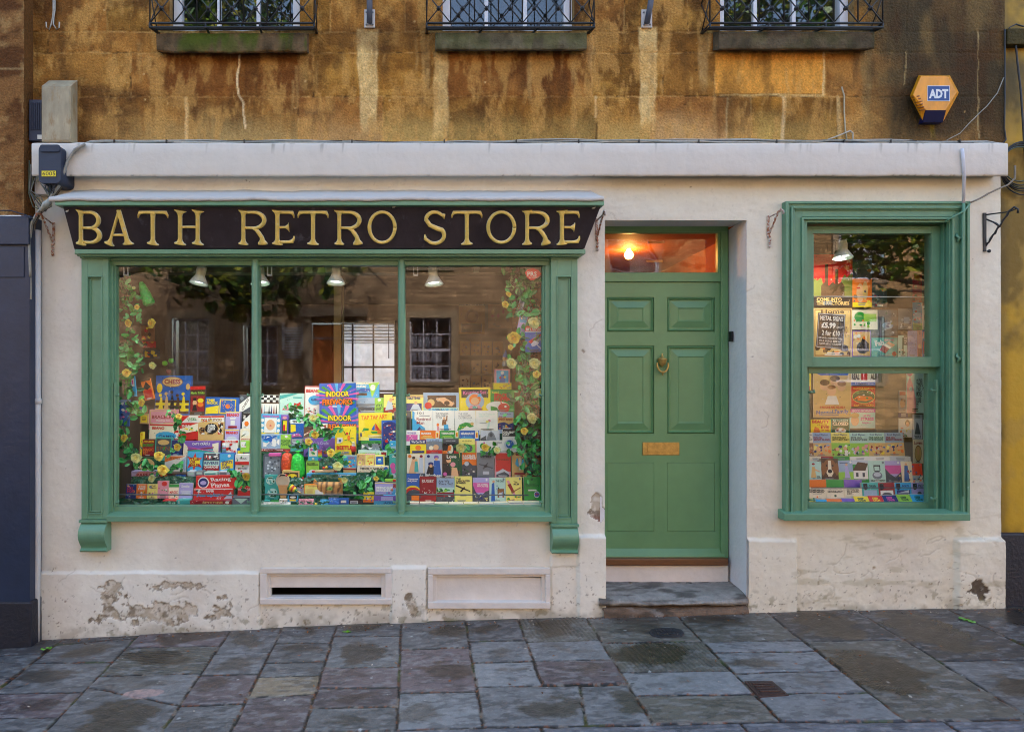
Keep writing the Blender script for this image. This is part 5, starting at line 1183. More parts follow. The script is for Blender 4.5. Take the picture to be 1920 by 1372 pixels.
# small white plates on the beam, brackets at the head of the panes
for x, y, lab in ((616, 505, 'small white sensor plate on the beam beside the middle spotlight'), (893, 504, 'small white sensor plate on the beam above the doll box')):
    mb = MB(); mb.pbox(x - 6, y - 8, x + 6, y + 6, .39, .42, lin((196, 202, 176))); o = mb.build('sensor_plate', M['plain'], bevel=.004, loc=W(x, y, .42)); tag(o, lab, 'sensor')
for x, lab in ((235.5, 'white open metal clip at the window head over the vine'), (505, 'white open metal clip at the window head beside the first mullion'), (779.5, 'white open metal clip at the window head beside the second mullion')):
    mb = MB(); 
    for a, b, c, d in ((-4.5, -3, 497, 517), (3, 4.5, 497, 517), (-3, 3, 514.5, 517)): mb.pbox(x + a, c, x + b, d, .06, .075, lin((214, 220, 222)))
    o = mb.build('metal_clip', M['plain'], loc=W(x, 517, .07)); tag(o, lab, 'clip', 'white clips at the window head')
# posters on the rear wall of the shop
def frame3(x0, y0, x1, y1, y, lean=0.0, dz=0.0):
    a = W(x0, y1, y); b = W(x1, y0, y)
    return lambda u, v, n=0.0: Vector((a.x + (b.x - a.x) * u, y + (b.z - a.z) * v * lean - n, a.z + (b.z - a.z) * v))

# entrance hall behind the fanlight, lit by one bare bulb
M['hall'] = mat('orange_hall_wall', (.55, .14, .013), rough=.7, var=.25, vscale=5)
hx0_, hx1_ = W(1100, 0, .36).x, W(1400, 0, .4).x
mb = MB(); mb.box(hx0_ - .06, .36, -.1, hx0_, 3.6, 2.9); struct(mb.build('hall_side_wall', M['hall']))
mb = MB(); mb.box(hx1_, .36, -.1, hx1_ + .06, 3.6, 2.9); struct(mb.build('hall_party_wall', M['hall']))
mb = MB(); mb.box(hx0_ - .06, 3.6, -.1, hx1_ + .06, 3.66, 2.9); struct(mb.build('hall_rear_wall', M['hall']))
mb = MB(); mb.hexa([(hx0_, .36, 2.75), (hx1_, .36, 2.75), (hx1_, .36, 2.85), (hx0_, .36, 2.85), (hx0_, 3.6, 2.62), (hx1_, 3.6, 2.62), (hx1_, 3.6, 2.72), (hx0_, 3.6, 2.72)]); struct(mb.build('hall_ceiling', M['hall']))
mb = MB(); mb.box(hx0_, .36, -.1, hx1_, 3.6, W(0, 1050, .36).z); struct(mb.build('hall_floor', M['hall']))
bp = W(1179, 478, 1.1); hb = empty('hall_bulb', bp, 'bare glowing bulb seen through the orange fanlight', 'light bulb')
mb = MB(); mb.lathe([(.001, -.036), (.02, -.032), (.034, -.014), (.036, 0), (.032, .016), (.018, .036), (.014, .05)], bp, 'z', 20); mb.build('bulb_glass', mat('glowing_bulb', (1, .7, .3), emit=((1, .6, .16), 14)), hb)
mb = MB(); mb.tube([bp + Vector((0, 0, .05)), bp + Vector((0, 0, 2.70 - bp.z))], .008, 8, lin((60, 40, 20))); mb.build('flex', M['plain'], hb)
ld = bpy.data.lights.new('hall_bulb_lamp', 'POINT'); ld.energy = 1.0; ld.color = (1, .55, .2); ld.shadow_soft_size = .04
lo = bpy.data.objects.new('hall_bulb_lamp', ld); COL.objects.link(lo); lo.location = bp + Vector((0, 0, -.05))
for k, (px, py) in enumerate(((1231, 454), (1228, 489.5))):
    mb = MB(); mb.pbox(px - 16, py - 2, px + 15, py + 2.5, yd + .036, yd + .0365, lin((214, 150, 80))); o = mb.build('tape_strip', M['paper'], loc=W(px, py, yd + .036)); tag(o, ('upper' if k == 0 else 'lower') + ' strip of old tape stuck inside the fanlight', 'tape', 'tape strips inside the fanlight')
# ================================================================== THE WINDOW DISPLAY
PAL = {'k': (24, 24, 28), 'w': (232, 232, 222), 'r': (206, 40, 34), 'R': (150, 26, 36), 'b': (32, 96, 178), 'B': (24, 44, 110), 'c': (60, 168, 214), 'y': (240, 214, 40), 'Y': (236, 226, 120), 'o': (236, 122, 32),
       'g': (44, 150, 60), 'G': (20, 84, 50), 'l': (150, 206, 70), 'p': (126, 92, 178), 'P': (210, 90, 160), 'n': (140, 92, 50), 'N': (80, 54, 34), 's': (226, 176, 130), 't': (60, 170, 160), 'e': (236, 226, 196),
       'a': (120, 130, 138), 'A': (70, 78, 86), 'm': (186, 222, 206), 'v': (178, 170, 216), 'h': (196, 206, 214), 'i': (222, 150, 160), 'd': (214, 178, 110), 'z': (150, 176, 200), 'O': (112, 116, 50)}
PL = {k: lin(v) for k, v in PAL.items()}
def draw(mb, fr, art, n0=.0006, asp=1.0):
    """art marks: r rect, c ellipse, t text, p polygon, n scattered shapes"""
    n = n0
    for m_ in art:
        n += .00025; k = m_[0]
        if k == 'r': _, a, b, c, d, col = m_; mb.poly([fr(a, b, n), fr(c, b, n), fr(c, d, n), fr(a, d, n)], PL[col])
        elif k == 'c': _, a, b, rx, ry, col = m_; mb.poly([fr(a + rx * math.cos(2 * math.pi * i / 14), b + ry * math.sin(2 * math.pi * i / 14), n) for i in range(14)], PL[col])
        elif k == 'p': mb.poly([fr(m_[1][i], m_[1][i + 1], n) for i in range(0, len(m_[1]), 2)], PL[m_[2]])
        elif k == 't':
            _, s, a, b, ww, hh, col = m_[:7]; add_text(mb, s, lambda u, v, n=n: fr(u, v, n), a, b, ww, hh, PL[col], m_[7] if len(m_) > 7 else .02, rot=m_[8] if len(m_) > 8 else 0)
        elif k == 'n':       # blobs in a region: seed, count, palette, x0,y0,x1,y1,size
            _, sd_, cnt, pal, a, b, c, d, sz = m_; rg = np.random.RandomState(sd_)
            for i in range(cnt):
                x, y = rg.uniform(a, c), rg.uniform(b, d); s1, s2 = sz * rg.uniform(.5, 1.2), sz * rg.uniform(.4, 1.1) * asp; q = rg.randint(4, 8); t0 = rg.uniform(0, 6)
                pts = [(min(max(x + s1 * math.cos(t0 + 2 * math.pi * j / q) * rg.uniform(.6, 1), a), c), min(max(y + s2 * math.sin(t0 + 2 * math.pi * j / q) * rg.uniform(.6, 1), b), d)) for j in range(q)]
                mb.poly([fr(u, v, n + i * .00002) for u, v in pts], PL[pal[rg.randint(len(pal))]])
        elif k == 'L':       # lines of small print: x0,y0,x1,y1,count,col
            _, a, b, c, d, cnt, col = m_; rg = np.random.RandomState(int(a * 99 + cnt))
            for i in range(cnt):
                yy = b + (d - b) * (i + .5) / cnt; h = (d - b) / cnt * .28; q = (a + c) / 2; hw = (c - a) / 2 * rg.uniform(.6, 1); mb.poly([fr(q - hw, yy - h, n), fr(q + hw, yy - h, n), fr(q + hw, yy + h, n), fr(q - hw, yy + h, n)], PL[col])
PANE = {'A': (200, 680, 4.9), 'B': (480, 680, 4.9), 'C': (740, 680, 4.9), 'D': (1470, 670, 4.286), 'E': (1470, 370, 4.286), 'F': (750, 480, 5.277), 'H': (200, 480, 5.277), 'U': (0, 0, 1.0)}
STEPS = {}
def item(kind, pane, rect, y, base, art, label, cat=None, th=None, down=0.0, group=None, roll=0, lean=None, mt='card', name=None):
    ox, oy, s = PANE[pane]; x0, y0, x1, y1 = ox + rect[0] / s, oy + rect[1] / s, ox + rect[2] / s, oy + rect[3] / s
    book = kind == 'book'; flat = kind in ('poster', 'metal_sign', 'card')
    th = th if th is not None else {'book': .016, 'game_box': .04, 'poster': .001, 'metal_sign': .002, 'card': .002, 'packet': .012}.get(kind, .03)
    lean = lean if lean is not None else (.0 if flat else .10)
    a = W(x0, y1, y); b = W(x1, y0, y); wd, ht = b.x - a.x, b.z - a.z; dn = down / ht      # extends below what shows
    rj = np.random.RandomState(int(rect[0] * 7 + rect[1] * 3))
    if not flat: roll += rj.uniform(-1.3, 1.3); lean += rj.uniform(-.03, .03)
    if wd * ht > .006: art = list(art) + [('n', int(rect[0]), 16, 'kwea' + (base if isinstance(base, str) else 'k'), .04, .03, .96, .97, .016), ('L', .12 + rj.uniform(0, .2), .03, .5 + rj.uniform(0, .35), .10, 2, 'kaw'[rj.randint(3)])]
    cr, sr = math.cos(R(roll)), math.sin(R(roll))
    def fr(u, v, n=0.0):
        xx = (u - .5) * wd; zz = (v - .5) * ht; X_ = xx * cr - zz * sr; Z_ = xx * sr + zz * cr
        return Vector((a.x + wd / 2 + X_, y + (Z_ + ht / 2) * lean - n, a.z + ht / 2 + Z_ + n * lean))
    mb = MB(); bc = PL[base] if isinstance(base, str) else lin(base); side = PL['e'] if book else tuple(.8 * t for t in bc)
    P0 = [fr(0, -dn), fr(1, -dn), fr(1, 1), fr(0, 1)]; P1 = [p + Vector((0, th, -.0)) for p in P0]
    nm = name or kind
    org = (P0[0] + P0[1]) / 2
    if book:
        root = empty(nm, org, label, cat or kind.replace('_', ' '), group)
        mb.hexa([p + Vector((0, -.0015, 0)) for p in P0] + [p + Vector((0, -.0001, 0)) for p in P0], bc); draw(mb, fr, art, .0016, wd / ht); mb.build('cover', M[mt], root)
        pb = MB(); q0 = [fr(.0, -dn + .01), fr(.97, -dn + .01), fr(.97, .985), fr(.0, .985)]; pb.hexa(q0 + [p + Vector((0, th, 0)) for p in q0], PL['e']); pb.build('page_block', M['paper'], root)
        o = root
    else:
        mb.hexa(P0 + P1, bc, ); 
        draw(mb, fr, art, .0006, wd / ht); o = mb.build(nm, M[mt], loc=org); tag(o, label, cat or kind.replace('_', ' '), group)
    if not flat: STEPS.setdefault((pane, y), []).append((P0[0].x, P0[1].x, min(p.z for p in P0), th + .03))
    return o
B_, GB, PK = 'book', 'game_box', 'packet'
def I(*a, **k): return item(*a, **k)
def T(s, x, y, w, h, c, *r): return ('t', s, x, y, w, h, c, *r)
# ---------------- first pane, front to back
for r, b, art, lab in (
    ((515, 1262, 640, 1298), 'r', [('c', .25, .5, .08, .3, 'w')], 'flat red box lying at the front under the row of pocket books'),
    ((640, 1260, 762, 1298), 't', [T("S", .2, .5, .1, .6, 'w')], 'flat turquoise box lying between two flat red boxes at the front'),
    ((766, 1266, 1145, 1300), 'R', [T("SPITFIRE", .55, .5, .5, .55, 'd', .03), ('c', .9, .5, .05, .4, 'w')], 'long flat red spitfire box lying below the two aeroplane kits'),
    ((1155, 1235, 1312, 1300), 'a', [('p', [.1, .85, .9, .85, .5, .1], 'm'), ('r', 0, .88, 1, 1, 'A')], 'grey box with mint triangle in the bottom corner by the first mullion')):
    I(GB, 'A', r, .09, b, art, lab, th=.06, lean=0)
for r, b, art, lab in (
    ((175, 1115, 268, 1245), 'B', [('n', 1, 10, 'cyi', .1, .1, .9, .95, .12), T("DAY\nHOPE", .5, .6, .7, .4, 'r')], 'navy pocket book with coloured figures, start of the front row beside the vine'),
    ((271, 1115, 367, 1245), 'o', [T("THE\nFIRE", .5, .75, .7, .3, 'w'), ('n', 2, 8, 'ynw', .1, .05, .9, .5, .12)], 'orange pocket book, second in the front row beside the vine'),
    ((372, 1115, 466, 1248), 'Y', [T("THE\nMAN", .62, .8, .5, .25, 'N'), ('c', .3, .8, .14, .1, 'a'), ('n', 3, 9, 'nPo', .1, .1, .9, .5, .1)], 'cream yellow pocket book between orange and pink ones'),
    ((464, 1085, 566, 1242), 'i', [('c', .62, .82, .25, .14, 'r'), ('n', 4, 8, 'gwr', .1, .2, .9, .6, .1), ('L', .1, .05, .9, .2, 2, 'N')], 'tall pink pocket book with red round spot'),
    ((569, 1118, 660, 1248), 'e', [('r', 0, .8, 1, 1, 'g'), T("MAGIC", .5, .45, .8, .2, 'r'), ('n', 5, 6, 'og', .1, .05, .9, .3, .1)], 'cream pocket book with green top edge, left of the lilac one'),
    ((664, 1105, 790, 1252), 'v', [T("Smile", .45, .8, .6, .15, 'w'), ('L', .1, .3, .9, .55, 4, 'w')], 'plain lilac book beside the red aeroplane kit')):
    I(B_, 'A', r, .15, b, art, lab, group='front row of pocket books')
I(GB, 'A', (796, 1155, 1160, 1262), .14, 'r', [('r', .01, .9, .99, .97, 'w'), T("PAPER", .42, .78, .2, .18, 'w', .04), T("Aeroplane", .42, .42, .7, .36, 'c', .04, 3), T("KIT", .65, .16, .12, .16, 'w'), ('p', [.76, .1, .95, .7, .98, .1], 'h'), ('n', 6, 5, 'kw', .02, .6, .2, .9, .05)], 'red paper aeroplane kit box with blue script lettering', down=0)
I(GB, 'A', (818, 1040, 1178, 1158), .17, 'r', [('c', .19, .5, .145, .44, 'w'), ('c', .19, .5, .12, .36, 'B'), ('c', .19, .48, .08, .16, 'v'), T("Racing", .64, .70, .5, .36, 'w', .02, 6), T("Planes", .62, .30, .46, .34, 'w', .02, 6)], 'red racing planes box with round emblem on top of the aeroplane kit')
I(GB, 'A', (1203, 1140, 1330, 1205), .16, 'r', [T("POTATO GUN", .5, .65, .9, .35, 'w')], 'red potato gun box below the yellow rose by the first mullion', down=.05)
for r, b, art, lab in (
    ((228, 995, 465, 1072), 'v', [('p', [0, 0, .3, 1, 1, .9, .6, 0], 'i'), T("PAPER", .5, .55, .6, .4, 'R')], 'lilac and pink flat box under the round green tin'),
    ((482, 1015, 735, 1065), 'N', [('r', .03, .2, .3, .85, 'o'), ('r', .6, .1, .97, .8, 'b')], 'dark box with orange and blue ends lying behind the roses'),
    ((742, 998, 806, 1035), 'h', [('r', .1, .2, .9, .7, 'm')], 'small silvery box, upper of two behind the racing planes box'),
    ((742, 1037, 808, 1072), 'h', [('r', .1, .2, .9, .7, 'a')], 'small silvery box, lower of two behind the racing planes box'),
    ((818, 995, 884, 1035), 'a', [('r', .1, .3, .9, .8, 'm')], 'small grey box in front of the comic burst game'),
    ((893, 1005, 1012, 1034), 'm', [('r', .1, .3, .9, .7, 't')], 'small pale green box below the charades game'),
    ((1030, 998, 1110, 1036), 'h', [('r', .1, .2, .9, .8, 'a')], 'small silver box below the blue word game')):
    I(GB, 'A', r, .24, b, art, lab, th=.06, lean=0)
for r, b, art, lab in (
    ((250, 872, 468, 995), 'G', [('c', .5, .5, .36, .44, 'd'), T("VARIETY", .5, .3, .8, .25, 'e')], 'dark green box with brown round badge behind the cream rose'),
    ((530, 858, 724, 1002), 'w', [('p', [0, 1, 1, 1, 0, .62], 'o'), ('p', [0, .05, .6, .5, 1, .95, 1, .05], 'z'), ('p', [.4, .04, .75, .5, .95, .04], 'w'), T("CALYPSO", .42, .84, .6, .14, 'n')], 'white box with orange flash and pale blue scene behind a yellow rose'),
    ((738, 828, 876, 996), 'c', [('p', [.5, 1, .62, .7, .98, .75, .75, .5, 1, .2, .6, .3, .45, .02, .35, .3, .02, .15, .2, .5, .0, .8, .35, .7], 'r'), ('c', .5, .5, .36, .26, 'y'), T("TRUE\nOR\nFALSE", .5, .5, .62, .48, 'R', .05)], 'blue comic burst game box reading true or false'),
    ((888, 832, 1032, 1000), 'm', [('r', 0, .6, 1, 1, 'A'), ('n', 8, 14, 'rkwi', .05, .62, .95, .96, .1), ('r', 0, 0, 1, .32, 'R'), T("REVERSE", .5, .47, .9, .14, 'B', .03), T("CHARADES", .5, .25, .9, .11, 'w', .03)], 'charades game box with white band over dark red'),
    ((1034, 830, 1172, 1000), 'b', [('r', .04, .03, .96, .97, 'c'), ('p', [.08, .5, .9, .66, .92, .2, .1, .12], 'y'), T("WHAT'S\nTHE\nGAME?", .5, .38, .72, .42, 'B', .04), ('c', .65, .85, .1, .08, 'w')], 'bright blue game box with yellow speech panel'),
    ((1180, 842, 1306, 935), 'w', [('r', 0, 0, 1, .3, 'r'), T("PEAK", .6, .6, .5, .2, 'a'), ('n', 9, 5, 'kg', .1, .3, .5, .9, .1)], 'white card box with red foot, upper of a pair by the first mullion'),
    ((1180, 937, 1306, 1026), 'w', [('r', 0, 0, 1, .2, 'i'), T("STAR", .6, .6, .5, .2, 'a'), ('n', 10, 6, 'rgk', .1, .1, .6, .9, .1)], 'white card box with pink foot, lower of a pair by the first mullion')):
    I(GB, 'A', r, .30, b, art, lab, down=.0)
for r, b, art, lab in (
    ((302, 640, 324, 850), 'y', [('n', 11, 8, 'rbg', 0, 0, 1, 1, .4)], 'thin striped book edge beside the money magic kit'),
    ((322, 705, 441, 858), 'N', [('r', .06, .04, .94, .96, 'R'), T("AMAZING", .5, .88, .8, .1, 'y'), T("MONEY", .5, .66, .85, .2, 'g', .05), T("MAGIC\nKIT", .5, .3, .8, .36, 'o', .04)], 'dark red money magic kit box with green and orange words'),
    ((440, 690, 592, 860), 't', [('r', .06, .05, .94, .95, 'A'), ('c', .5, .75, .35, .14, 'd'), T("SPIN", .5, .42, .8, .22, 'n')], 'dull teal box with brown centre behind the magic kit'),
    ((592, 715, 690, 852), 'B', [('n', 12, 8, 'bcw', .1, .1, .9, .9, .1)], 'dark blue box behind the yellow flower and the white game'),
    ((700, 722, 1032, 850), 'p', [('r', .02, .05, .98, .42, 't'), ('p', [0, 0, .02, .9, .14, .6, .12, .05], 'e'), ('p', [.98, .0, .98, .9, .8, .8, .84, .3], 'e'), ('p', [.12, .4, .85, .6, .85, .52, .12, .35], 'R'), ('p', [.12, .62, .85, .3, .85, .24, .12, .56], 'P'), T("CAT'S CRADLE", .5, .82, .5, .17, 'w', .03)], 'purple and turquoise cats cradle string box with two painted hands'),
    ((1060, 715, 1202, 850), 'w', [('r', 0, .85, 1, 1, 'r'), T("BEANO", .5, .93, .7, .1, 'w'), ('n', 14, 16, 'rki', .1, .2, .9, .8, .12), T("GUMS", .5, .1, .6, .14, 'o')], 'white comic box with red top edge under the lilac comic tins'),
    ((1228, 718, 1312, 782), 'l', [('r', .05, .1, .6, .9, 'w'), ('n', 15, 5, 'rg', .05, .1, .6, .9, .12)], 'lime green box with white panel by the first mullion'),
    ((1196, 786, 1258, 838), 'b', [('r', .1, .1, .9, .6, 'y')], 'small blue and yellow box beneath the lime green one'),
    ((1260, 790, 1322, 838), 'r', [('r', .1, .2, .9, .8, 'c')], 'small red and blue box beneath the lime green one')):
    I(GB, 'A', r, .40, b, art, lab, down=.03)
for r, b, art, lab in (
    ((388, 565, 656, 712), 'e', [('r', 0, .9, 1, 1, 'r'), T("BEANO", .3, .75, .42, .18, 'r', .04), ('c', .58, .28, .36, .26, 'c'), T("GAMES", .6, .24, .55, .18, 'B', .03)], 'cream comic games box with blue cloud, partly behind the vine'),
    ((618, 622, 690, 708), 'r', [('r', .12, .12, .88, .75, 'w'), ('n', 17, 6, 'rgk', .15, .15, .85, .7, .12)], 'small red and white card box in front of the comic games box'),
    ((702, 610, 806, 708), 'r', [('p', [0, 0, 0, .4, 1, 1, 1, .45], 'w'), T("NOTES", .5, .5, .7, .2, 'g', .02, 30)], 'red box with a white diagonal band of green letters'),
    ((660, 555, 838, 655), 'r', [('p', [0, 0, 0, .45, 1, 1, 1, .3], 'e'), T("SNAP", .35, .75, .4, .2, 'w'), ('n', 18, 9, 'gyo', .3, .2, .95, .6, .08)], 'red box with cream diagonal, beneath the boxed pick up sticks'),
    ((840, 547, 1072, 662), 'd', [('c', .52, .5, .26, .42, 'k'), T("SUPER\nJOKES\nKIT", .52, .5, .32, .62, 'w', .04), ('n', 19, 14, 'rnkw', .03, .05, .26, .6, .1), ('n', 20, 12, 'rnkw', .78, .05, .98, .95, .1)], 'tan jokes kit box with a black burst in the middle'),
    ((820, 662, 1050, 722), 'r', [('p', [.3, 0, .9, 1, 1, 1, 1, 0], 'e'), T("GAME", .5, .72, .3, .4, 'w'), ('c', .2, .4, .1, .3, 'n')], 'flat red box supporting the tan jokes kit'),
    ((1084, 615, 1212, 720), 'v', [('r', 0, .93, 1, 1, 'y'), T("BEANO", .5, .74, .85, .24, 'r', .05), ('c', .5, .22, .38, .2, 'h')], 'lilac comic tin, lower of two beside the first mullion'),
    ((1226, 608, 1326, 716), 'e', [('c', .5, .62, .34, .24, 'w'), ('p', [.1, .3, .5, .55, .45, .6, .08, .38], 'G'), T("PRINTS", .5, .12, .8, .14, 'r')], 'cream fingerprint kit with a magnifying glass by the first mullion')):
    I(GB, 'A', r, .50, b, art, lab, down=.04)
for r, b, art, lab in (
    ((388, 430, 642, 565), 'i', [('r', .03, .05, .97, .95, (0, 0, 0) and 'd'), ('r', .06, .1, .94, .9, 'i'), T("BRACELET", .5, .5, .8, .24, 'R', .03), T("Making Kit", .5, .25, .5, .12, 'w')], 'dusty pink bracelet making box in front of the chess set'),
    ((680, 485, 837, 553), 'w', [('p', [0, .0, 0, 1, .5, 1], 'r'), T("STICKS", .65, .5, .5, .4, 'g', .02, 12)], 'white pick up sticks box with red corner'),
    ((840, 487, 1076, 547), 'w', [('r', 0, .75, 1, 1, 'r'), T("PICK UP STICKS", .52, .38, .8, .4, 'n', .04), ('n', 22, 8, 'gyor', .02, .05, .98, .7, .05)], 'long white pick up sticks box lying on the tan jokes kit'),
    ((1090, 452, 1222, 616), 'v', [('r', 0, .95, 1, 1, 'y'), T("BEANO", .5, .83, .88, .17, 'r', .05), ('r', .35, .26, .65, .52, 'w'), ('r', .2, .1, .8, .22, 'R'), ('L', .2, .55, .8, .7, 2, 'w')], 'tall lilac comic tin, upper of two beside the first mullion'),
    ((1244, 460, 1326, 602), 'w', [('p', [0, .4, 1, 1, .0, 1], 'k'), T("20\nTRICKS", .5, .7, .8, .3, 'w', .04), ('c', .5, .3, .25, .16, 'o')], 'black and white tricks box with an orange disc by the first mullion')):
    I(GB, 'A', r, .60, b, art, lab, down=.04)
I(GB, 'A', (440, 118, 766, 482), .74, 'b', [('c', .47, .84, .3, .135, 'n'), ('c', .47, .84, .28, .12, 'd'), T("CHESS", .47, .845, .46, .12, 'R', .04)] + [q for i in range(5) for q in (('r', .02, .04 + .0 + .07 * i, .96, .10 + .07 * i, 'y' if i % 2 else 'N'),)] + [('p', [.1 + .16 * i, .1, .15 + .16 * i, .45 + .05 * (i % 3), .2 + .16 * i, .45, .24 + .16 * i, .1], 'ydkNy'[i]) for i in range(5)] + [('c', .15 + .16 * i, .5 + .04 * (i % 3), .045, .04, 'ydkNy'[i]) for i in range(5)] + [('c', .12, .68, .08, .12, 'y'), ('c', .92, .72, .06, .08, 'd')], 'big blue chess set box with yellow pieces standing at the back', cat='board game', down=.12)
I(GB, 'A', (760, 216, 900, 480), .73, 'N', [('r', 0, .88, 1, 1, 'r'), T("Magic Tricks", .5, .76, .9, .1, 'l', .03), ('r', .05, .12, .95, .66, 'R'), ('c', .32, .42, .14, .1, 's'), ('r', .22, .5, .42, .6, 'k'), ('p', [.15, .14, .25, .36, .4, .36, .5, .14], 'k'), ('c', .7, .5, .2, .08, 'y'), ('c', .7, .36, .2, .08, 'o')], 'narrow dark red magic tricks box beside the blue chess set', down=.12)
I(GB, 'A', (902, 318, 1216, 482), .72, 'b', [('r', .42, .1, .9, .9, 'y'), ('r', .45, .16, .87, .85, 'b'), ('n', 25, 20, 'oy', .47, .2, .85, .82, .025), ('c', .66, .5, .07, .13, 'o'), T("TIME?\nSHOCK", .2, .75, .34, .3, 'y', .05), ('p', [.02, .05, .02, .4, .4, .55, .4, .1], 'y')], 'blue and yellow box with a peg tray printed on the lid', down=.08)
I(GB, 'A', (1218, 296, 1326, 466), .71, 'A', [('p', [0, 0, 0, .5, 1, 1, 1, .4], 'w'), T("CHESS", .5, .5, .8, .16, 'N', .02, 48), ('c', .2, .82, .16, .1, 'a')], 'grey and white box with diagonal lettering behind the first mullion', down=.08)
for r, y, b, art, lab, ro in (
    ((110, 340, 212, 580), .14, 'b', [('n', 31, 16, 'cpPBw', .05, .08, .95, .9, .2), ('r', 0, .9, 1, 1, 'z')], 'blue and purple toy packet hanging low in the vine', -4),
    ((224, 122, 266, 310), .18, 'c', [('r', .2, .5, .8, .9, 'w'), ('r', .3, .6, .6, .8, 'P')], 'narrow pale blue packet hanging in the vine', 6),
    ((330, 152, 420, 342), .20, 'o', [('r', .1, .05, .9, .5, 'r'), ('p', [.1, .6, .5, .9, .9, .6, .5, .5], 'k'), ('r', 0, .93, 1, 1, 'N')], 'orange toy packet tilting in the vine', 12),
    ((262, 400, 326, 486), .22, 'p', [('c', .5, .5, .3, .3, 'B')], 'small purple packet under a yellow flower in the vine', 4),
    ((330, 385, 372, 466), .22, 'n', [('r', .1, .2, .9, .8, 'N')], 'small brown packet under a yellow flower in the vine', 8),
    ((305, 468, 382, 560), .21, 'd', [('r', .12, .15, .88, .85, 'y'), ('L', .2, .3, .8, .7, 3, 'n')], 'small yellow packet lowest under the flower in the vine', -2)):
    I(PK, 'A', r, y, b, art, lab, roll=ro, lean=0, cat='toy packet')
STEPS = {k: v for k, v in STEPS.items() if not (k[0] == 'A' and k[1] in (.14 + .0, .18, .20, .22, .21)) or k[1] == .14}
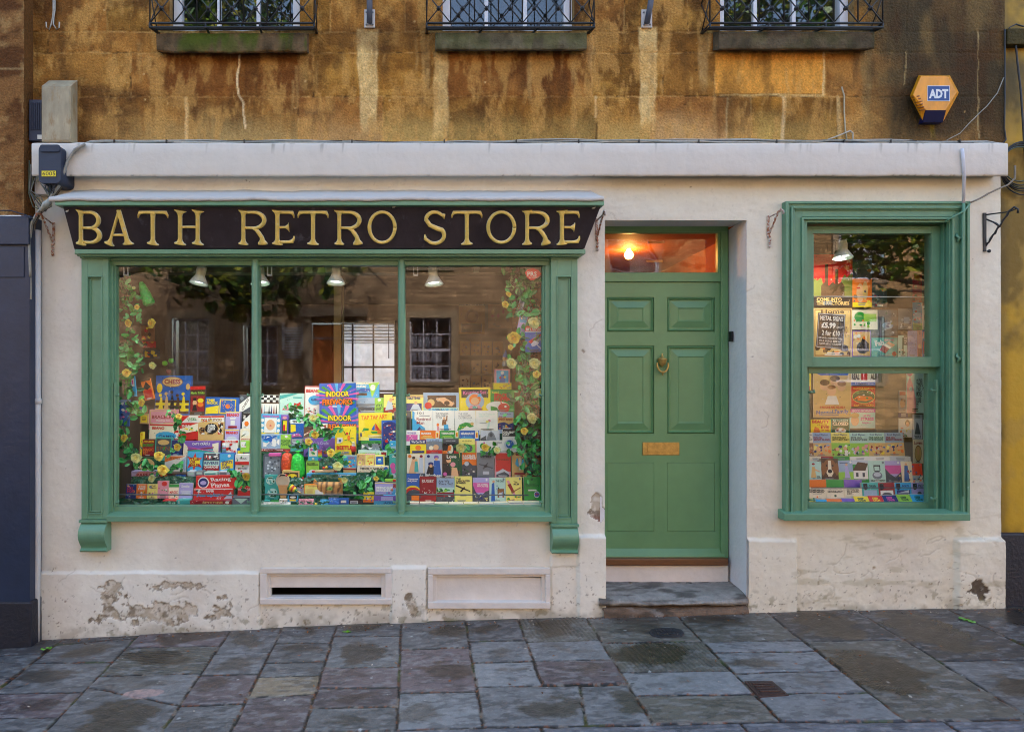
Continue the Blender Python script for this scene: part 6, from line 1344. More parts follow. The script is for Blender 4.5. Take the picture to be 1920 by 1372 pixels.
# ---------------- second pane
for r, y, b, art, lab in (
    ((38, 298, 209, 468), .72, 'w', [('r', .0, .55, 1, .62, 'N')] + [('r', .02 + .16 * i, .62 + .125 * j, .18 + .16 * i, .745 + .125 * j, 'k') for i in range(6) for j in range(3) if (i + j) % 2] + [('p', [.06 + .13 * i, 0, .10 + .13 * i, .5, .14 + .13 * i, 0], 'RzwABRk'[i]) for i in range(7)], 'checkered board game box standing right of the first mullion'),
    ((215, 282, 441, 472), .73, 'm', [('p', [0, .9, .0, .7, .75, 1, .5, 1], 't'), ('p', [.1, .2, .4, .55, .45, .2], 'r'), ('c', .3, .3, .14, .12, 'i'), ('p', [.55, .2, .9, .3, .85, .6, .7, .5, .6, .55], 'r'), ('L', .5, .75, .95, .85, 1, 't')], 'mint green tiddlywinks style box with red drawings behind the vine'),
    ((443, 215, 600, 490), .74, 'w', [('r', 0, .97, 1, 1, 'r'), ('r', 0, 0, .03, 1, 'r'), ('r', 0, 0, 1, .03, 'r'), T("BEANO", .5, .84, .84, .12, 'r', .05), ('c', .62, .53, .4, .16, 'c'), T("GAMES", .66, .55, .55, .09, 'B', .04), ('n', 33, 16, 'rkis', .08, .06, .7, .3, .09)], 'tall white comic games box with red border beside the fireworks box'),
    ((800, 178, 1132, 320), .75, 'c', [('r', .0, .85, 1, 1, 'e'), T("Coaster", .45, .76, .4, .22, 'w', .04), ('p', [.35, .4, .5, .6, .75, .58, .8, .42, .6, .35], 'b'), ('p', [.8, 0, 1, 1, .7, .9], 'l'), ('c', .82, .65, .07, .2, 'w'), ('r', .38, .15, .66, .3, 'N'), ('r', .1, .1, .36, .28, 'y')], 'sky blue kit box with a lime corner, highest at the back by the window'),
    ((916, 322, 1172, 452), .73, 'z', [('r', 0, 0, 1, .35, 'A'), ('p', [.0, .3, .7, .45, .8, .6, .0, .55], 'a'), ('r', .68, 0, 1, 1, 'l'), ('c', .84, .86, .06, .1, 'w'), T("WAR\nSHIP", .84, .35, .26, .45, 'G', .03)], 'warship kit box with grey ship photo and lime panel'),
    ((1173, 296, 1303, 462), .71, 'Y', [('r', 0, 0, 1, .3, 'R'), ('p', [.1, .15, .3, .7, .6, .6, .65, .2], 'h'), ('c', .5, .72, .12, .12, 's'), ('n', 35, 6, 'rnk', .6, .3, .98, .95, .1)], 'retro table tennis box showing a man in pale blue'),
    ((38, 474, 225, 660), .56, 'c', [('r', .0, .0, .95, .1, 'y'), ('r', .2, .1, .8, .82, 'w'), ('c', .5, .48, .22, .26, 's'), ('c', .5, .44, .05, .04, 'r'), T("FUNNY FACE", .5, .9, .8, .1, 'P', .04)] + [('c', (.1, .9)[i % 2], .2 + .25 * (i // 2), .08, .09, 'w') for i in range(6)], 'pale blue face making game box with a white head on the lid'),
    ((228, 480, 294, 660), .55, 'p', [('r', .1, .05, .9, .75, 'G'), ('r', .3, .2, .8, .7, 'y'), ('r', .3, .2, .6, .5, 'r'), ('c', .5, .86, .3, .08, 'i')], 'narrow blue box with a yellow and red toy inside'),
    ((315, 522, 436, 688), .55, 'b', [('r', 0, .78, 1, 1, 'w'), T("TIN ART", .55, .88, .8, .13, 'k', .05), ('p', [.02, .3, .02, .75, .4, .7, .4, .35], 'y'), ('r', .42, .3, .82, .72, 'b'), ('p', [.1, .02, .1, .2, .6, .25, .9, .05], 'P'), ('n', 36, 8, 'yPw', .05, .05, .95, .25, .07)], 'blue and yellow art kit box under the ivy sprig'),
    ((438, 588, 560, 690), .50, 'N', [('p', [.0, .2, .05, .35, .98, .98, .9, .7], 'e'), T("DOMINOES", .5, .58, .95, .2, 'R', .03, 33)], 'brown dominoes box with slanted cream band'),
    ((562, 562, 652, 655), .49, 'e', [('p', [.1, .1, .2, .8, .9, .9, .8, .2], 'R'), ('p', [.25, .3, .3, .7, .75, .75, .7, .35], 'w')], 'cream and dark red card box beside the lower fireworks box'),
    ((942, 462, 1250, 686), .57, 'y', [('r', .0, 0, 1, .02, 'n'), T("TAP TAP ART", .47, .83, .78, .17, 'o', .03, 3), ('p', [.1, .25, .15, .4, .3, .38, .3, .3, .17, .28], 'g'), ('p', [.35, .25, .4, .17, .62, .17, .66, .25], 'g'), ('p', [.5, .28, .5, .6, .64, .3], 'r'), ('p', [.48, .3, .48, .55, .38, .32], 'b'), ('r', .56, .16, .78, .3, 'o'), ('c', .72, .1, .05, .06, 'g'), ('r', .84, .1, .95, .3, 'r'), ('r', .04, .05, .1, .2, 'A')], 'yellow hammer art box with a painted sailing boat'),
    ((1153, 532, 1302, 800), .52, 'b', [('r', .06, .03, .94, .85, 'B'), ('c', .5, .84, .44, .12, 'B'), ('n', 37, 26, 'rowcy', .12, .08, .88, .85, .06), ('c', .75, .62, .08, .04, 'w'), ('c', .3, .3, .1, .05, 'r'), ('r', .6, .0, .95, .06, 'P')], 'navy space pinball game by the second mullion'),
    ((1268, 448, 1318, 534), .60, 'A', [T("CAR", .5, .6, .7, .3, 'y')], 'dark grey box just left of the second mullion'),
    ((38, 660, 320, 812), .46, 'z', [('n', 38, 12, 'bcw', .02, .2, .62, .95, .12), ('p', [.05, .7, .5, .95, .55, .9, .2, .6], 'b'), ('r', .66, .15, 1, 1, 'l'), ('c', .84, .88, .05, .08, 'w'), T("FIGHTER\nPLANES", .82, .52, .3, .38, 'G', .02), ('r', 0, 0, 1, .14, 'R'), T("6 Fighter Planes", .4, .07, .7, .1, 'w')], 'fighter planes kit with blue sky photo and lime panel'),
    ((316, 702, 432, 812), .45, 'a', [('L', .1, .5, .9, .95, 4, 'h'), T("CRYSTAL", .5, .4, .8, .18, 'c'), ('r', 0, 0, 1, .25, 't')], 'grey striped crystal kit next to the fighter planes kit'),
    ((438, 696, 722, 862), .44, 'p', [('r', .04, .08, .96, .92, 'p'), T("Cat's Cradle", .55, .75, .5, .2, 'v', .03), ('c', .7, .24, .06, .1, 'o'), ('c', .82, .4, .05, .08, 'B'), ('p', [.05, .1, .2, .5, .4, .3, .3, .1], 'B')], 'purple string game box behind the beetle game and ivy'),
    ((724, 590, 916, 846), .38, 'y', [('r', .06, .92, .3, .96, 'B'), ('c', .66, .6, .07, .1, 'o', ), ('c', .58, .76, .06, .05, 'r'), ('p', [.5, .7, .4, .86, .42, .87, .53, .72], 'G'), ('p', [.66, .72, .74, .9, .76, .89, .69, .7], 'G'), ('p', [.74, .6, .92, .62, .92, .6, .74, .57], 'g'), ('p', [.58, .56, .42, .52, .42, .5, .58, .53], 'g'), ('p', [.72, .52, .86, .4, .85, .38, .7, .49], 'g'), ('p', [.08, .4, .1, .62, .36, .62, .38, .48, .25, .42], 'w'), ('r', .18, .46, .3, .56, 'b'), T("BEETLE", .46, .26, .76, .14, 'r', .04), T("Game", .5, .1, .3, .1, 'b', .02, 5)], 'yellow beetle drawing game box with a red insect'),
    ((966, 716, 1152, 808), .43, 'a', [('r', 0, .7, 1, 1, 'g'), T("GOOD GAMES", .6, .82, .6, .2, 'G'), ('n', 40, 14, 'kwzG', .03, .05, .97, .7, .12)], 'small green box with a sporting photo under the yellow art box'),
    ((962, 690, 1152, 714), .44, 'Y', [('r', .4, 0, 1, 1, 'b')], 'thin yellow and blue box lying under the yellow art box'),
    ((938, 808, 1202, 862), .39, 'm', [T("OPERATIONS", .4, .5, .66, .3, 'l', .03), ('r', .8, .25, .98, .8, 'R')], 'long mint box with a red flag above three small puzzles'),
    ((1226, 722, 1302, 795), .40, 'c', [('r', .0, 0, 1, .4, 'z'), ('n', 41, 5, 'wt', .1, .5, .9, .9, .15)], 'turquoise box in front of the space pinball game'),
    ((60, 850, 232, 1062), .33, 'A', [('r', .08, .04, .92, .94, 'a'), ('n', 42, 34, 'Aah', .1, .06, .9, .92, .09), ('r', .3, .95, .7, 1, 'y')], 'dark framed pin art toy with a grey field of pins'),
    ((116, 832, 226, 856), .34, 'P', [], 'thin pink box edge behind the pin art toy'),
    ((476, 766, 572, 898), .34, 'c', [('r', .1, .3, .9, .97, 'w'), ('c', .35, .75, .14, .1, 'P'), ('c', .6, .75, .14, .1, 'c'), ('c', .5, .5, .16, .12, 'y'), ('r', .4, .05, .6, .2, 'w')], 'white and blue toy carton beside rainbow spring'),
    ((460, 902, 579, 1020), .31, 'l', [('c', .5, .12, .3, .22, 'w'), T("BATTERY\nCHALLENGE", .5, .75, .85, .22, 'k', .03), ('r', 0, .98, 1, 1, 'G')], 'pale green card box behind the wooden kaleidoscope'),
    ((800, 855, 923, 968), .32, 'z', [('r', .06, .06, .94, .94, 'c'), T("LUDO", .6, .82, .5, .18, 'r', .04), ('n', 43, 12, 'rywgo', .1, .1, .9, .65, .13)], 'pale blue ludo box with painted children below the santa figure'),
    ((802, 968, 917, 1014), .31, 'd', [('r', 0, .65, 1, 1, 'R')], 'tan and red flat box holding up the ludo box'),
    ((926, 842, 998, 945), .33, 'd', [('c', .4, .25, .3, .2, 'Y'), ('c', .4, .25, .15, .1, 'i'), ('n', 44, 5, 'iPn', .1, .5, .9, .9, .12)], 'small square puzzle with a pastel rainbow, first of three above the tiddly winks'),
    ((1000, 842, 1088, 945), .33, 'i', [('r', .05, .05, .95, .95, 'Y'), T("LOVE", .6, .75, .6, .2, 'o'), ('n', 45, 7, 'oyr', .1, .1, .9, .6, .12)], 'small square puzzle in yellow and pink, middle of three above the tiddly winks'),
    ((1090, 852, 1180, 945), .33, 'Y', [('r', .12, .12, .88, .88, 'b'), ('c', .5, .5, .22, .2, 'c'), ('c', .5, .6, .16, .1, 'w')], 'small square puzzle with a blue teapot, last of three above the tiddly winks'),
    ((930, 947, 1217, 1002), .31, 'e', [T("TIDDLY WINKS", .48, .52, .8, .4, 'k', .04), ('n', 46, 8, 'byr', .02, .8, .98, 1, .02), ('c', .92, .6, .06, .3, 'b')], 'long cream tiddly winks box, top of a stack of three'),
    ((926, 1002, 1132, 1041), .31, 'e', [T("DOMINO", .5, .5, .45, .5, 'k', .04), ('n', 47, 8, 'gyr', .02, .8, .98, 1, .02)], 'cream domino box, middle of a stack of three'),
    ((926, 1041, 1132, 1082), .31, 'e', [T("SNAKES", .5, .5, .45, .5, 'n', .04), ('n', 48, 8, 'ryg', .02, .8, .98, 1, .02)], 'cream snakes game box, bottom of a stack of three'),
    ((1226, 838, 1302, 1062), .30, 'm', [('r', 0, 0, 1, 1, 't'), T("OLD", .6, .9, .6, .1, 'w', .03), ('c', .4, .5, .32, .14, 'P'), ('c', .5, .3, .3, .1, 'P'), ('c', .4, .1, .36, .1, 'h')], 'teal card game box with pink and grey animals by the second mullion'),
    ((464, 1020, 672, 1078), .25, 'c', [('c', .6, .5, .2, .3, 'o'), ('c', .72, .5, .12, .2, 'w'), T("Balloons", .25, .5, .4, .3, 'R')], 'flat sky blue box with orange rings below the kaleidoscope'),
    ((674, 1018, 918, 1078), .25, 'c', [('r', 0, 0, 1, .4, 'y'), T("CATCH EM", .52, .68, .6, .36, 'w', .04)], 'flat blue and yellow catching game box'),
    ((240, 992, 398, 1075), .26, 'd', [('r', .08, .1, .92, .8, 'N'), ('c', .6, .45, .25, .22, 'y'), ('c', .45, .3, .07, .12, 'k'), ('c', .75, .3, .07, .12, 'k')], 'open toy car box behind the round paddle'),
    ((78, 1032, 192, 1132), .17, 't', [('c', .5, .5, .38, .36, 'm'), ('n', 50, 10, 'Gt', .2, .2, .8, .8, .14)], 'dull teal tile box with a round picture, upper of two at the first mullion'),
    ((80, 1134, 206, 1256), .16, 't', [('c', .55, .5, .36, .34, 'm'), ('n', 51, 10, 'Gt', .25, .2, .85, .8, .14)], 'dull teal tile box with a round picture, lower of two at the first mullion'),
    ((346, 1120, 441, 1202), .20, 'w', [('r', .06, .08, .94, .9, 'h'), ('n', 52, 6, 'vR', .1, .1, .9, .9, .1)], 'white card behind the wooden spinning top'),
    ((441, 1118, 628, 1218), .17, 'o', [('r', .03, .05, .97, .95, 'Y'), T("Autograph Book", .55, .84, .7, .12, 'r'), ('r', .55, .12, .92, .5, 'w'), ('L', .08, .2, .5, .6, 4, 'd')], 'cream and orange autograph book in front of the tiger face cushion'),
    ((1092, 1104, 1302, 1218), .17, 'v', [('r', .0, .96, 1, 1, 'y'), T("FRIENDSHIP\nBRACELETS", .42, .5, .72, .4, 'w', .05), ('r', .78, .1, .9, .5, 'c'), ('r', .8, .6, 1, .9, 'R'), ('n', 53, 6, 'wpc', .5, .02, .98, .3, .07)], 'lilac friendship bracelets box by the second mullion'),
    ((1082, 1220, 1302, 1308), .11, 'c', [('r', 0, .45, 1, 1, 'p'), ('r', .3, .5, .8, .9, 'v'), T("JACKS", .6, .22, .4, .26, 'B')], 'blue and purple packet lying in front of the friendship bracelets box'),
    ((986, 1196, 1082, 1280), .12, 'y', [('r', .0, .0, 1, .3, 'o'), ('n', 54, 9, 'rbow', .1, .1, .9, .9, .13)], 'small yellow packet of coloured toys at the front'),
    ((855, 1257, 972, 1308), .09, 'k', [('r', .1, .3, .7, .8, 'h'), ('L', .12, .35, .68, .75, 3, 'k')], 'small black box with a silver label at the front'),
    ((760, 1250, 852, 1300), .09, 'b', [('r', .2, .3, .75, .75, 'w')], 'small blue box with white label at the front'),
    ((664, 1236, 756, 1306), .09, 'A', [('p', [.1, .8, .9, .2, .85, .1, .05, .7], 'a'), ('p', [.1, .1, .7, .9, .8, .85, .2, .05], 'h')], 'dark grey packet with crossed silver shapes at the front'),
    ((290, 1212, 386, 1276), .10, 'c', [('r', .1, .4, .9, .9, 'k'), ('r', .2, .1, .8, .35, 'y'), ('c', .5, .65, .3, .14, 'w')], 'small bright card with white disc below the round paddle'),
    ((72, 1266, 122, 1302), .08, 't', [], 'tiny turquoise box in the bottom corner past the first mullion'),
    ((132, 1270, 206, 1308), .08, 'g', [('r', .2, .3, .8, .7, 't')], 'tiny green box in front of the dull teal tile boxes'),
    ((212, 1256, 282, 1306), .08, 'w', [('n', 55, 6, 'kgn', .1, .1, .9, .9, .13)], 'tiny white packet in front of the paddle handle'),
    ((1186, 1070, 1300, 1090), .19, 'l', [('r', .62, 0, 1, 1, 'r')], 'thin lime and red pencil box above the friendship bracelets box')):
    I(GB, 'B', r, y, b, art, lab, th=.03 if y < .2 else .04, down=.02 if y > .5 else 0)
I(GB, 'B', (600, 412, 936, 668), .60, 'b', [('r', .03, .02, .97, .97, 'b')] + [('p', [.5, .45, .5 + .7 * math.cos(t), .5 + .6 * math.sin(t), .5 + .7 * math.cos(t + .16), .5 + .6 * math.sin(t + .16)], c) for t, c in zip([.1 + .36 * k for k in range(17)], 'PpgPcPglPpPgcPlgP')] + [T("INDOOR", .5, .62, .66, .22, 'k', .09), T("INDOOR", .5, .62, .64, .2, 'y', .03), T("FIREWORKS", .52, .30, .9, .24, 'k', .09), T("FIREWORKS", .52, .30, .88, .22, 'o', .03)], 'lower blue indoor fireworks box, partly covered by the beetle game', down=.06)
I(GB, 'B', (580, 188, 916, 414), .66, 'b', [('r', .03, .02, .97, .97, 'b')] + [('p', [.5, .45, .5 + .6 * math.cos(t), .5 + .5 * math.sin(t), .5 + .6 * math.cos(t + .16), .5 + .5 * math.sin(t + .16)], c) for t, c in zip([.1 + .36 * k for k in range(17)], 'PpgPcPglPpPgcPlgP')] + [T("INDOOR", .5, .56, .66, .24, 'k', .09), T("INDOOR", .5, .56, .64, .22, 'y', .03), T("FIREWORKS", .5, .24, .84, .26, 'k', .09), T("FIREWORKS", .5, .24, .82, .24, 'o', .03)], 'upper blue indoor fireworks box, tallest in the display', down=.06)
# ---------------- third pane
for r, y, b, art, lab in (
    ((108, 296, 264, 442), .68, 'Y', [('r', 0, .82, 1, 1, 'd'), T("TABLE TENNIS", .42, .8, .8, .16, 'B', .05), ('r', 0, 0, .9, .48, 'B'), ('c', .55, .5, .1, .1, 's'), ('p', [.2, .0, .4, .42, .7, .42, .9, 0], 'h')], 'yellow table tennis box right of the second mullion'),
    ((262, 276, 592, 440), .70, 'z', [('r', .0, .0, 1, .18, 'm'), ('r', .12, .18, .92, .85, 'N'), ('p', [.36, .7, .6, .74, .88, .4, .8, .25, .62, .3, .5, .5, .36, .6], 's'), ('c', .66, .42, .08, .13, 'N'), ('c', .22, .45, .1, .2, 'd'), ('c', .14, .28, .1, .2, 'r'), T("RUBBER BAND GUN", .55, .06, .8, .12, 'c', .05)], 'pale blue rubber band gun box with a wooden toy in its window'),
    ((594, 228, 882, 440), .71, 'y', [('r', .07, .56, .93, .92, 'k'), T("Knitting Set", .5, .76, .74, .2, 'P', .02, 2), ('c', .5, .4, .3, .38, 'z'), ('c', .5, .48, .19, .24, 'o'), ('c', .5, .42, .13, .16, 's'), ('p', [.27, .02, .36, .24, .64, .24, .73, .02], 'i'), ('r', .42, .1, .58, .2, 't'), ('p', [.55, .6, .7, .76, .72, .6], 'c')], 'yellow knitting set box with a red haired doll in a circle'),
    ((883, 250, 1102, 450), .69, 'g', [('c', .3, .22, .5, .26, 'w'), ('p', [.0, 0, .0, .26, .25, .2, .4, 0], 'g'), T("SPACE\nHOPPER", .5, .66, .72, .36, 'r', .07), ('c', .56, .18, .25, .22, 'r'), ('c', .62, .24, .05, .05, 'w'), ('p', [.42, .36, .4, .5, .48, .4], 'r'), T("Retro", .2, .88, .3, .08, 'y')], 'green and white bouncing ball box partly behind the garland'),
    ((0, 448, 152, 622), .58, 'A', [('r', .05, .05, .9, .7, 'k'), T("CARS", .5, .85, .5, .1, 'y')], 'dark grey book half behind the second mullion')):
    I(GB, 'C', r, y, b, art, lab, down=.06)
bk = [
    ((162, 437, 350, 624), .55, 'w', [('p', [0, 0, 0, .98, .12, .9, .1, .6, .25, .4, .6, .15, .65, 0], 'c'), T("101", .4, .86, .3, .12, 'A', .01), T("Retired\nMan", .55, .48, .68, .34, 'R', .01), ('p', [.2, 0, .35, .2, .5, 0], 'B'), ('L', .3, .7, .9, .76, 1, 'a')], 'white and sky blue retired man book, first of four tall white books'),
    ((353, 440, 550, 624), .55, 'w', [T("THE TEENAGER\nWHO CAME\nTO TEA", .42, .74, .6, .3, 'A', .01), ('p', [.4, .25, .44, .55, .6, .55, .62, .3], 'n'), ('p', [.6, .5, .63, .78, .68, .75, .66, .45], 'n'), ('c', .52, .62, .06, .06, 's'), ('p', [.5, .3, .7, .3, .74, 0, .5, 0], 'c'), ('c', .22, .3, .06, .08, 'o'), ('r', .18, .02, .28, .22, 'i')], 'tall white book with a boy in brown waving, second of four'),
    ((555, 440, 746, 624), .55, 'w', [T("THE VERY\nHUNGOVER\nCATERPILLAR", .5, .74, .66, .3, 'a', .01), ('p', [.08, .02, .2, .3, .5, .42, .8, .36, .9, .2, .7, .16, .55, .24, .3, .05], 'g'), ('c', .82, .34, .08, .08, 'd'), ('n', 60, 12, 'yl', .2, .12, .7, .38, .03)], 'tall white book with a green caterpillar, third of four'),
    ((749, 440, 945, 624), .55, 'w', [T("We're Going on\na Bar Hunt", .5, .78, .76, .2, 'm', .01), ('p', [.5, .1, .6, .5, .66, .5, .6, .08], 'm'), ('c', .62, .5, .07, .06, 'i'), ('c', .52, .45, .08, .06, 'Y'), ('L', .15, .36, .5, .4, 1, 'a')], 'tall white book with small pastel dancers, last of four'),
    ((948, 452, 1092, 612), .54, 'z', [('r', 0, .3, 1, .68, 'd'), ('p', [0, 0, 0, .34, .4, .42, .7, .3, 1, .4, 1, 0], 'B'), T("Enid Blyton", .5, .88, .7, .1, 'B', .01), T("FIVE ON\nBREXIT ISLAND", .5, .64, .86, .24, 'R', .03), ('n', 61, 9, 'oyz', .1, .02, .9, .3, .08)], 'blue and sandy island adventure book beside the garland'),
    ((108, 622, 229, 720), .46, 'w', [('r', .0, .0, .85, .6, 'P'), T("WONDER", .4, .75, .7, .2, 'p', .03), ('n', 62, 10, 'pPw', .02, .02, .8, .55, .07)], 'white and purple book lying behind the yellow and navy one'),
    ((233, 622, 413, 702), .46, 'o', [('r', .8, .1, .96, .95, 'w'), ('r', .82, .2, .94, .8, 'y'), ('r', .85, .25, .91, .7, 'r'), T("BABIES", .32, .66, .5, .24, 'w', .04), ('L', .05, .1, .7, .4, 2, 'Y')], 'orange babies handbook in the middle row'),
    ((416, 622, 593, 698), .46, 'g', [('r', .8, .1, .96, .95, 'w'), ('r', .82, .2, .94, .8, 'y'), ('r', .85, .25, .91, .7, 'r'), T("TEENAGERS", .4, .66, .66, .24, 'w', .04), ('L', .05, .1, .7, .4, 2, 'l')], 'green teenagers handbook in the middle row'),
    ((596, 622, 776, 706), .46, 'b', [('r', .8, .1, .96, .95, 'w'), ('r', .82, .2, .94, .8, 'y'), ('r', .85, .25, .91, .7, 'r'), T("MARRIAGE", .4, .66, .66, .24, 'w', .04), ('L', .05, .1, .7, .4, 2, 'c')], 'blue marriage handbook in the middle row'),
    ((790, 622, 964, 714), .46, 'h', [('p', [.3, 0, .4, .7, .55, .95, .7, .7, .85, 0], 'a'), ('c', .55, .55, .09, .2, 'A'), ('p', [0, .2, .3, .5, .3, .0, 0, 0], 'A')], 'black and white photo book of a hooded head'),
    ((994, 612, 1124, 802), .44, 'w', [('r', 0, .66, 1, 1, 'k'), T("GRUMPY\nCAT", .5, .8, .94, .22, 'w', .05), ('c', .5, .28, .4, .24, 'h'), ('c', .5, .28, .28, .2, 'b'), ('c', .42, .3, .1, .1, 'w')], 'black topped grumpy cat book beside the garland'),
    ((142, 709, 289, 836), .37, 'y', [('r', 0, .7, 1, 1, 'B'), T("We Can Do It!", .5, .86, .84, .16, 'w', .04), ('r', .12, .06, .88, .22, 'B'), ('c', .5, .44, .18, .17, 'o')], 'yellow book with navy banner right of the second mullion'),
    ((291, 697, 438, 834), .37, 'a', [('r', 0, .8, 1, 1, 'z'), ('r', 0, 0, 1, .24, 'r'), ('c', .6, .42, .18, .18, 's'), ('c', .3, .38, .14, .14, 'e'), T("A GUIDE", .5, .86, .6, .08, 'A')], 'grey book with a ginger cat over red cloth'),
    ((441, 698, 588, 834), .37, 'A', [('r', .0, .0, 1, .7, 'k'), ('c', .5, .3, .16, .3, 'e'), ('p', [.3, .2, .35, .55, .55, .5, .5, .2], 'o'), ('r', 0, 0, .3, .2, 'o'), ('r', .7, 0, 1, .2, 'r'), T("DOG AT HOME", .5, .86, .6, .07, 'h')], 'dark book with an orange and white cat'),
    ((591, 698, 738, 834), .37, 'Y', [('r', 0, .0, 1, .6, 'l'), ('c', .65, .35, .2, .24, 'A'), ('c', .6, .4, .08, .1, 'w'), T("A GUIDE", .5, .85, .6, .08, 'G')], 'lime green book with a grey and white dog'),
    ((744, 718, 875, 836), .36, 'w', [('r', .0, 0, .06, 1, 'o'), ('c', .5, .6, .2, .24, 'g'), ('c', .6, .84, .06, .08, 'P'), ('c', .66, .48, .12, .12, 'y')], 'white book with orange spine and parrot drawing'),
    ((875, 713, 1006, 836), .36, 'w', [T("101 THINGS\nTO DO", .5, .74, .7, .3, 'a', .02), ('L', .2, .4, .8, .52, 2, 'a')], 'plain white joke book between the parrot book and the grumpy cat book'),
    ((112, 838, 276, 1058), .24, 'e', [('r', 0, .0, 1, .2, 'A'), T("Friends", .5, .09, .84, .16, 'w', .02), ('c', .16, .9, .1, .07, 'o'), ('p', [.1, .2, .3, .8, .45, .8, .5, .2], 's'), ('p', [.42, .25, .45, .7, .6, .7, .66, .25], 't'), ('p', [.66, .2, .7, .85, .88, .85, .92, .2], 'h'), ('c', .38, .84, .09, .06, 'N'), ('c', .52, .74, .08, .05, 'd'), ('c', .8, .9, .09, .06, 'R')], 'friends book with three women, lower middle row by the mullion'),
    ((279, 838, 436, 1056), .24, 'h', [('r', 0, 0, 1, .06, 'a'), ('p', [.05, .12, .2, .5, .5, .5, .62, .12], 'k'), ('p', [.5, .1, .52, .72, .86, .72, .95, .1], 'b'), ('c', .66, .86, .15, .08, 'p'), ('c', .66, .78, .09, .07, 's'), ('c', .34, .58, .16, .08, 'B'), ('c', .34, .5, .09, .07, 's'), T("Mother", .5, .1, .84, .15, 'w', .02), ('c', .2, .9, .09, .06, 'B')], 'mother book with two women in hats and blue coat'),
    ((437, 838, 597, 1056), .24, 'A', [('r', .0, .0, 1, 1, 'N'), ('r', .4, .3, 1, 1, 'G'), ('p', [0, .1, .05, .6, .4, .55, .55, .2, .4, 0], 'k'), ('c', .38, .72, .14, .1, 's'), ('c', .34, .8, .14, .06, 'k'), ('c', .62, .55, .15, .1, 'i'), ('p', [.5, 0, .55, .45, .85, .4, .95, 0], 's'), T("Love", .55, .88, .56, .14, 'w', .03), ('c', .16, .16, .11, .08, 'P')], 'dark love book with an embracing couple'),
    ((601, 826, 753, 1056), .24, 'o', [('r', 0, 0, .12, 1, 'G'), T("RACING\nDRIVER'S", .56, .82, .8, .18, 'w', .05), ('p', [.12, 0, .12, .5, .5, .66, .75, .5, 1, .5, 1, 0], 'A'), ('c', .4, .56, .14, .09, 'h'), ('n', 64, 12, 'wkaG', .15, .03, .97, .45, .1)], 'orange and grey racing drivers manual'),
    ((758, 826, 915, 1056), .24, 'a', [T("SPITFIRE", .52, .83, .66, .09, 'k', .04), ('p', [.1, .52, .9, .36, .92, .4, .5, .5, .1, .56], 'A'), ('p', [.3, .36, .6, .6, .66, .58, .4, .34], 'A'), ('c', .5, .46, .1, .05, 'k'), ('r', .34, .14, .7, .26, 'h'), ('L', .2, .74, .8, .78, 1, 'A')], 'grey blue spitfire manual with an outline aeroplane'),
    ((921, 828, 1068, 1054), .24, 'i', [('r', .06, .25, 1, .98, 'r'), T("CINEMA", .5, .72, .8, .06, 'N'), ('p', [.1, .2, .5, .36, .9, .22, .9, .04, .1, .04], 'h'), ('p', [.1, .12, .6, .24, .9, .12, .9, .02, .1, .02], 'A')], 'coral red manual with a grey vehicle at its foot'),
    ((1079, 826, 1222, 1054), .24, 'd', [('r', 0, .0, 1, 1, 'n'), ('r', .0, .0, .97, 1, 'd'), ('r', .25, .88, .7, .95, 'R'), ('p', [.46, .3, .48, .8, .54, .8, .56, .3], 'w'), ('p', [.2, .55, .3, .78, .38, .76, .44, .45, .34, .44], 'c'), ('p', [.82, .55, .72, .78, .64, .76, .58, .45, .68, .44], 'c'), ('r', .15, .12, .85, .2, 'R'), ('r', .3, .05, .7, .1, 'R')], 'tan forces manual with a winged dagger badge'),
    ((108, 1022, 226, 1288), .12, 'b', [('r', 0, .0, 1, .5, 'A'), ('c', .5, .4, .6, .2, 'y'), ('c', .5, .36, .6, .18, 'r'), ('c', .6, .28, .6, .18, 'A'), T("Commuter\nand Jokes", .5, .78, .84, .14, 'w', .03), ('r', .4, .1, 1, .26, 'o')], 'blue book with a rainbow stripe, first of the bottom row by the second mullion'),
    ((229, 1045, 382, 1284), .12, 'R', [T("RUGBY", .5, .82, .72, .12, 'w', .01), ('n', 65, 12, 'w', .15, .34, .85, .54, .045), ('L', .3, .06, .7, .1, 1, 'i')], 'dark red rugby book in the bottom row'),
    ((386, 1062, 550, 1282), .12, 'm', [('r', 0, .62, 1, 1, 'z'), T("Are We\nThere Yet?", .5, .82, .8, .2, 'A', .02), ('r', 0, .0, 1, .3, 'A'), ('r', .02, .25, .98, .42, 'R'), ('n', 66, 10, 'gGl', .0, .42, 1, .62, .12), ('n', 67, 6, 'wr', .4, .02, 1, .3, .07)], 'pale car journey book with green hills in the bottom row'),
    ((549, 1045, 713, 1282), .12, 'Y', [('r', 0, 0, .04, 1, 'l'), T("THE\nLANCASTER\nBOMBER", .5, .82, .78, .22, 'k', .04), ('p', [.08, .62, .88, .4, .9, .44, .5, .56, .1, .68], 'k'), ('p', [.3, .42, .55, .6, .62, .57, .4, .4], 'k'), ('L', .3, .24, .7, .28, 1, 'A')], 'yellow bomber manual with a black aeroplane'),
    ((719, 1058, 866, 1284), .12, 'v', [('r', 0, .4, 1, .8, 'P'), ('p', [0, 0, 0, .7, .2, .4, .5, .25, .8, .45, 1, .5, 1, 0], 'A'), ('n', 68, 14, 'aABY', .05, .03, .95, .35, .1), T("THE ZOMBIE\nAPOCALYPSE", .6, .7, .7, .14, 'w', .02), ('c', .85, .92, .06, .05, 'w')], 'mauve sky book with a dark hillside in the bottom row'),
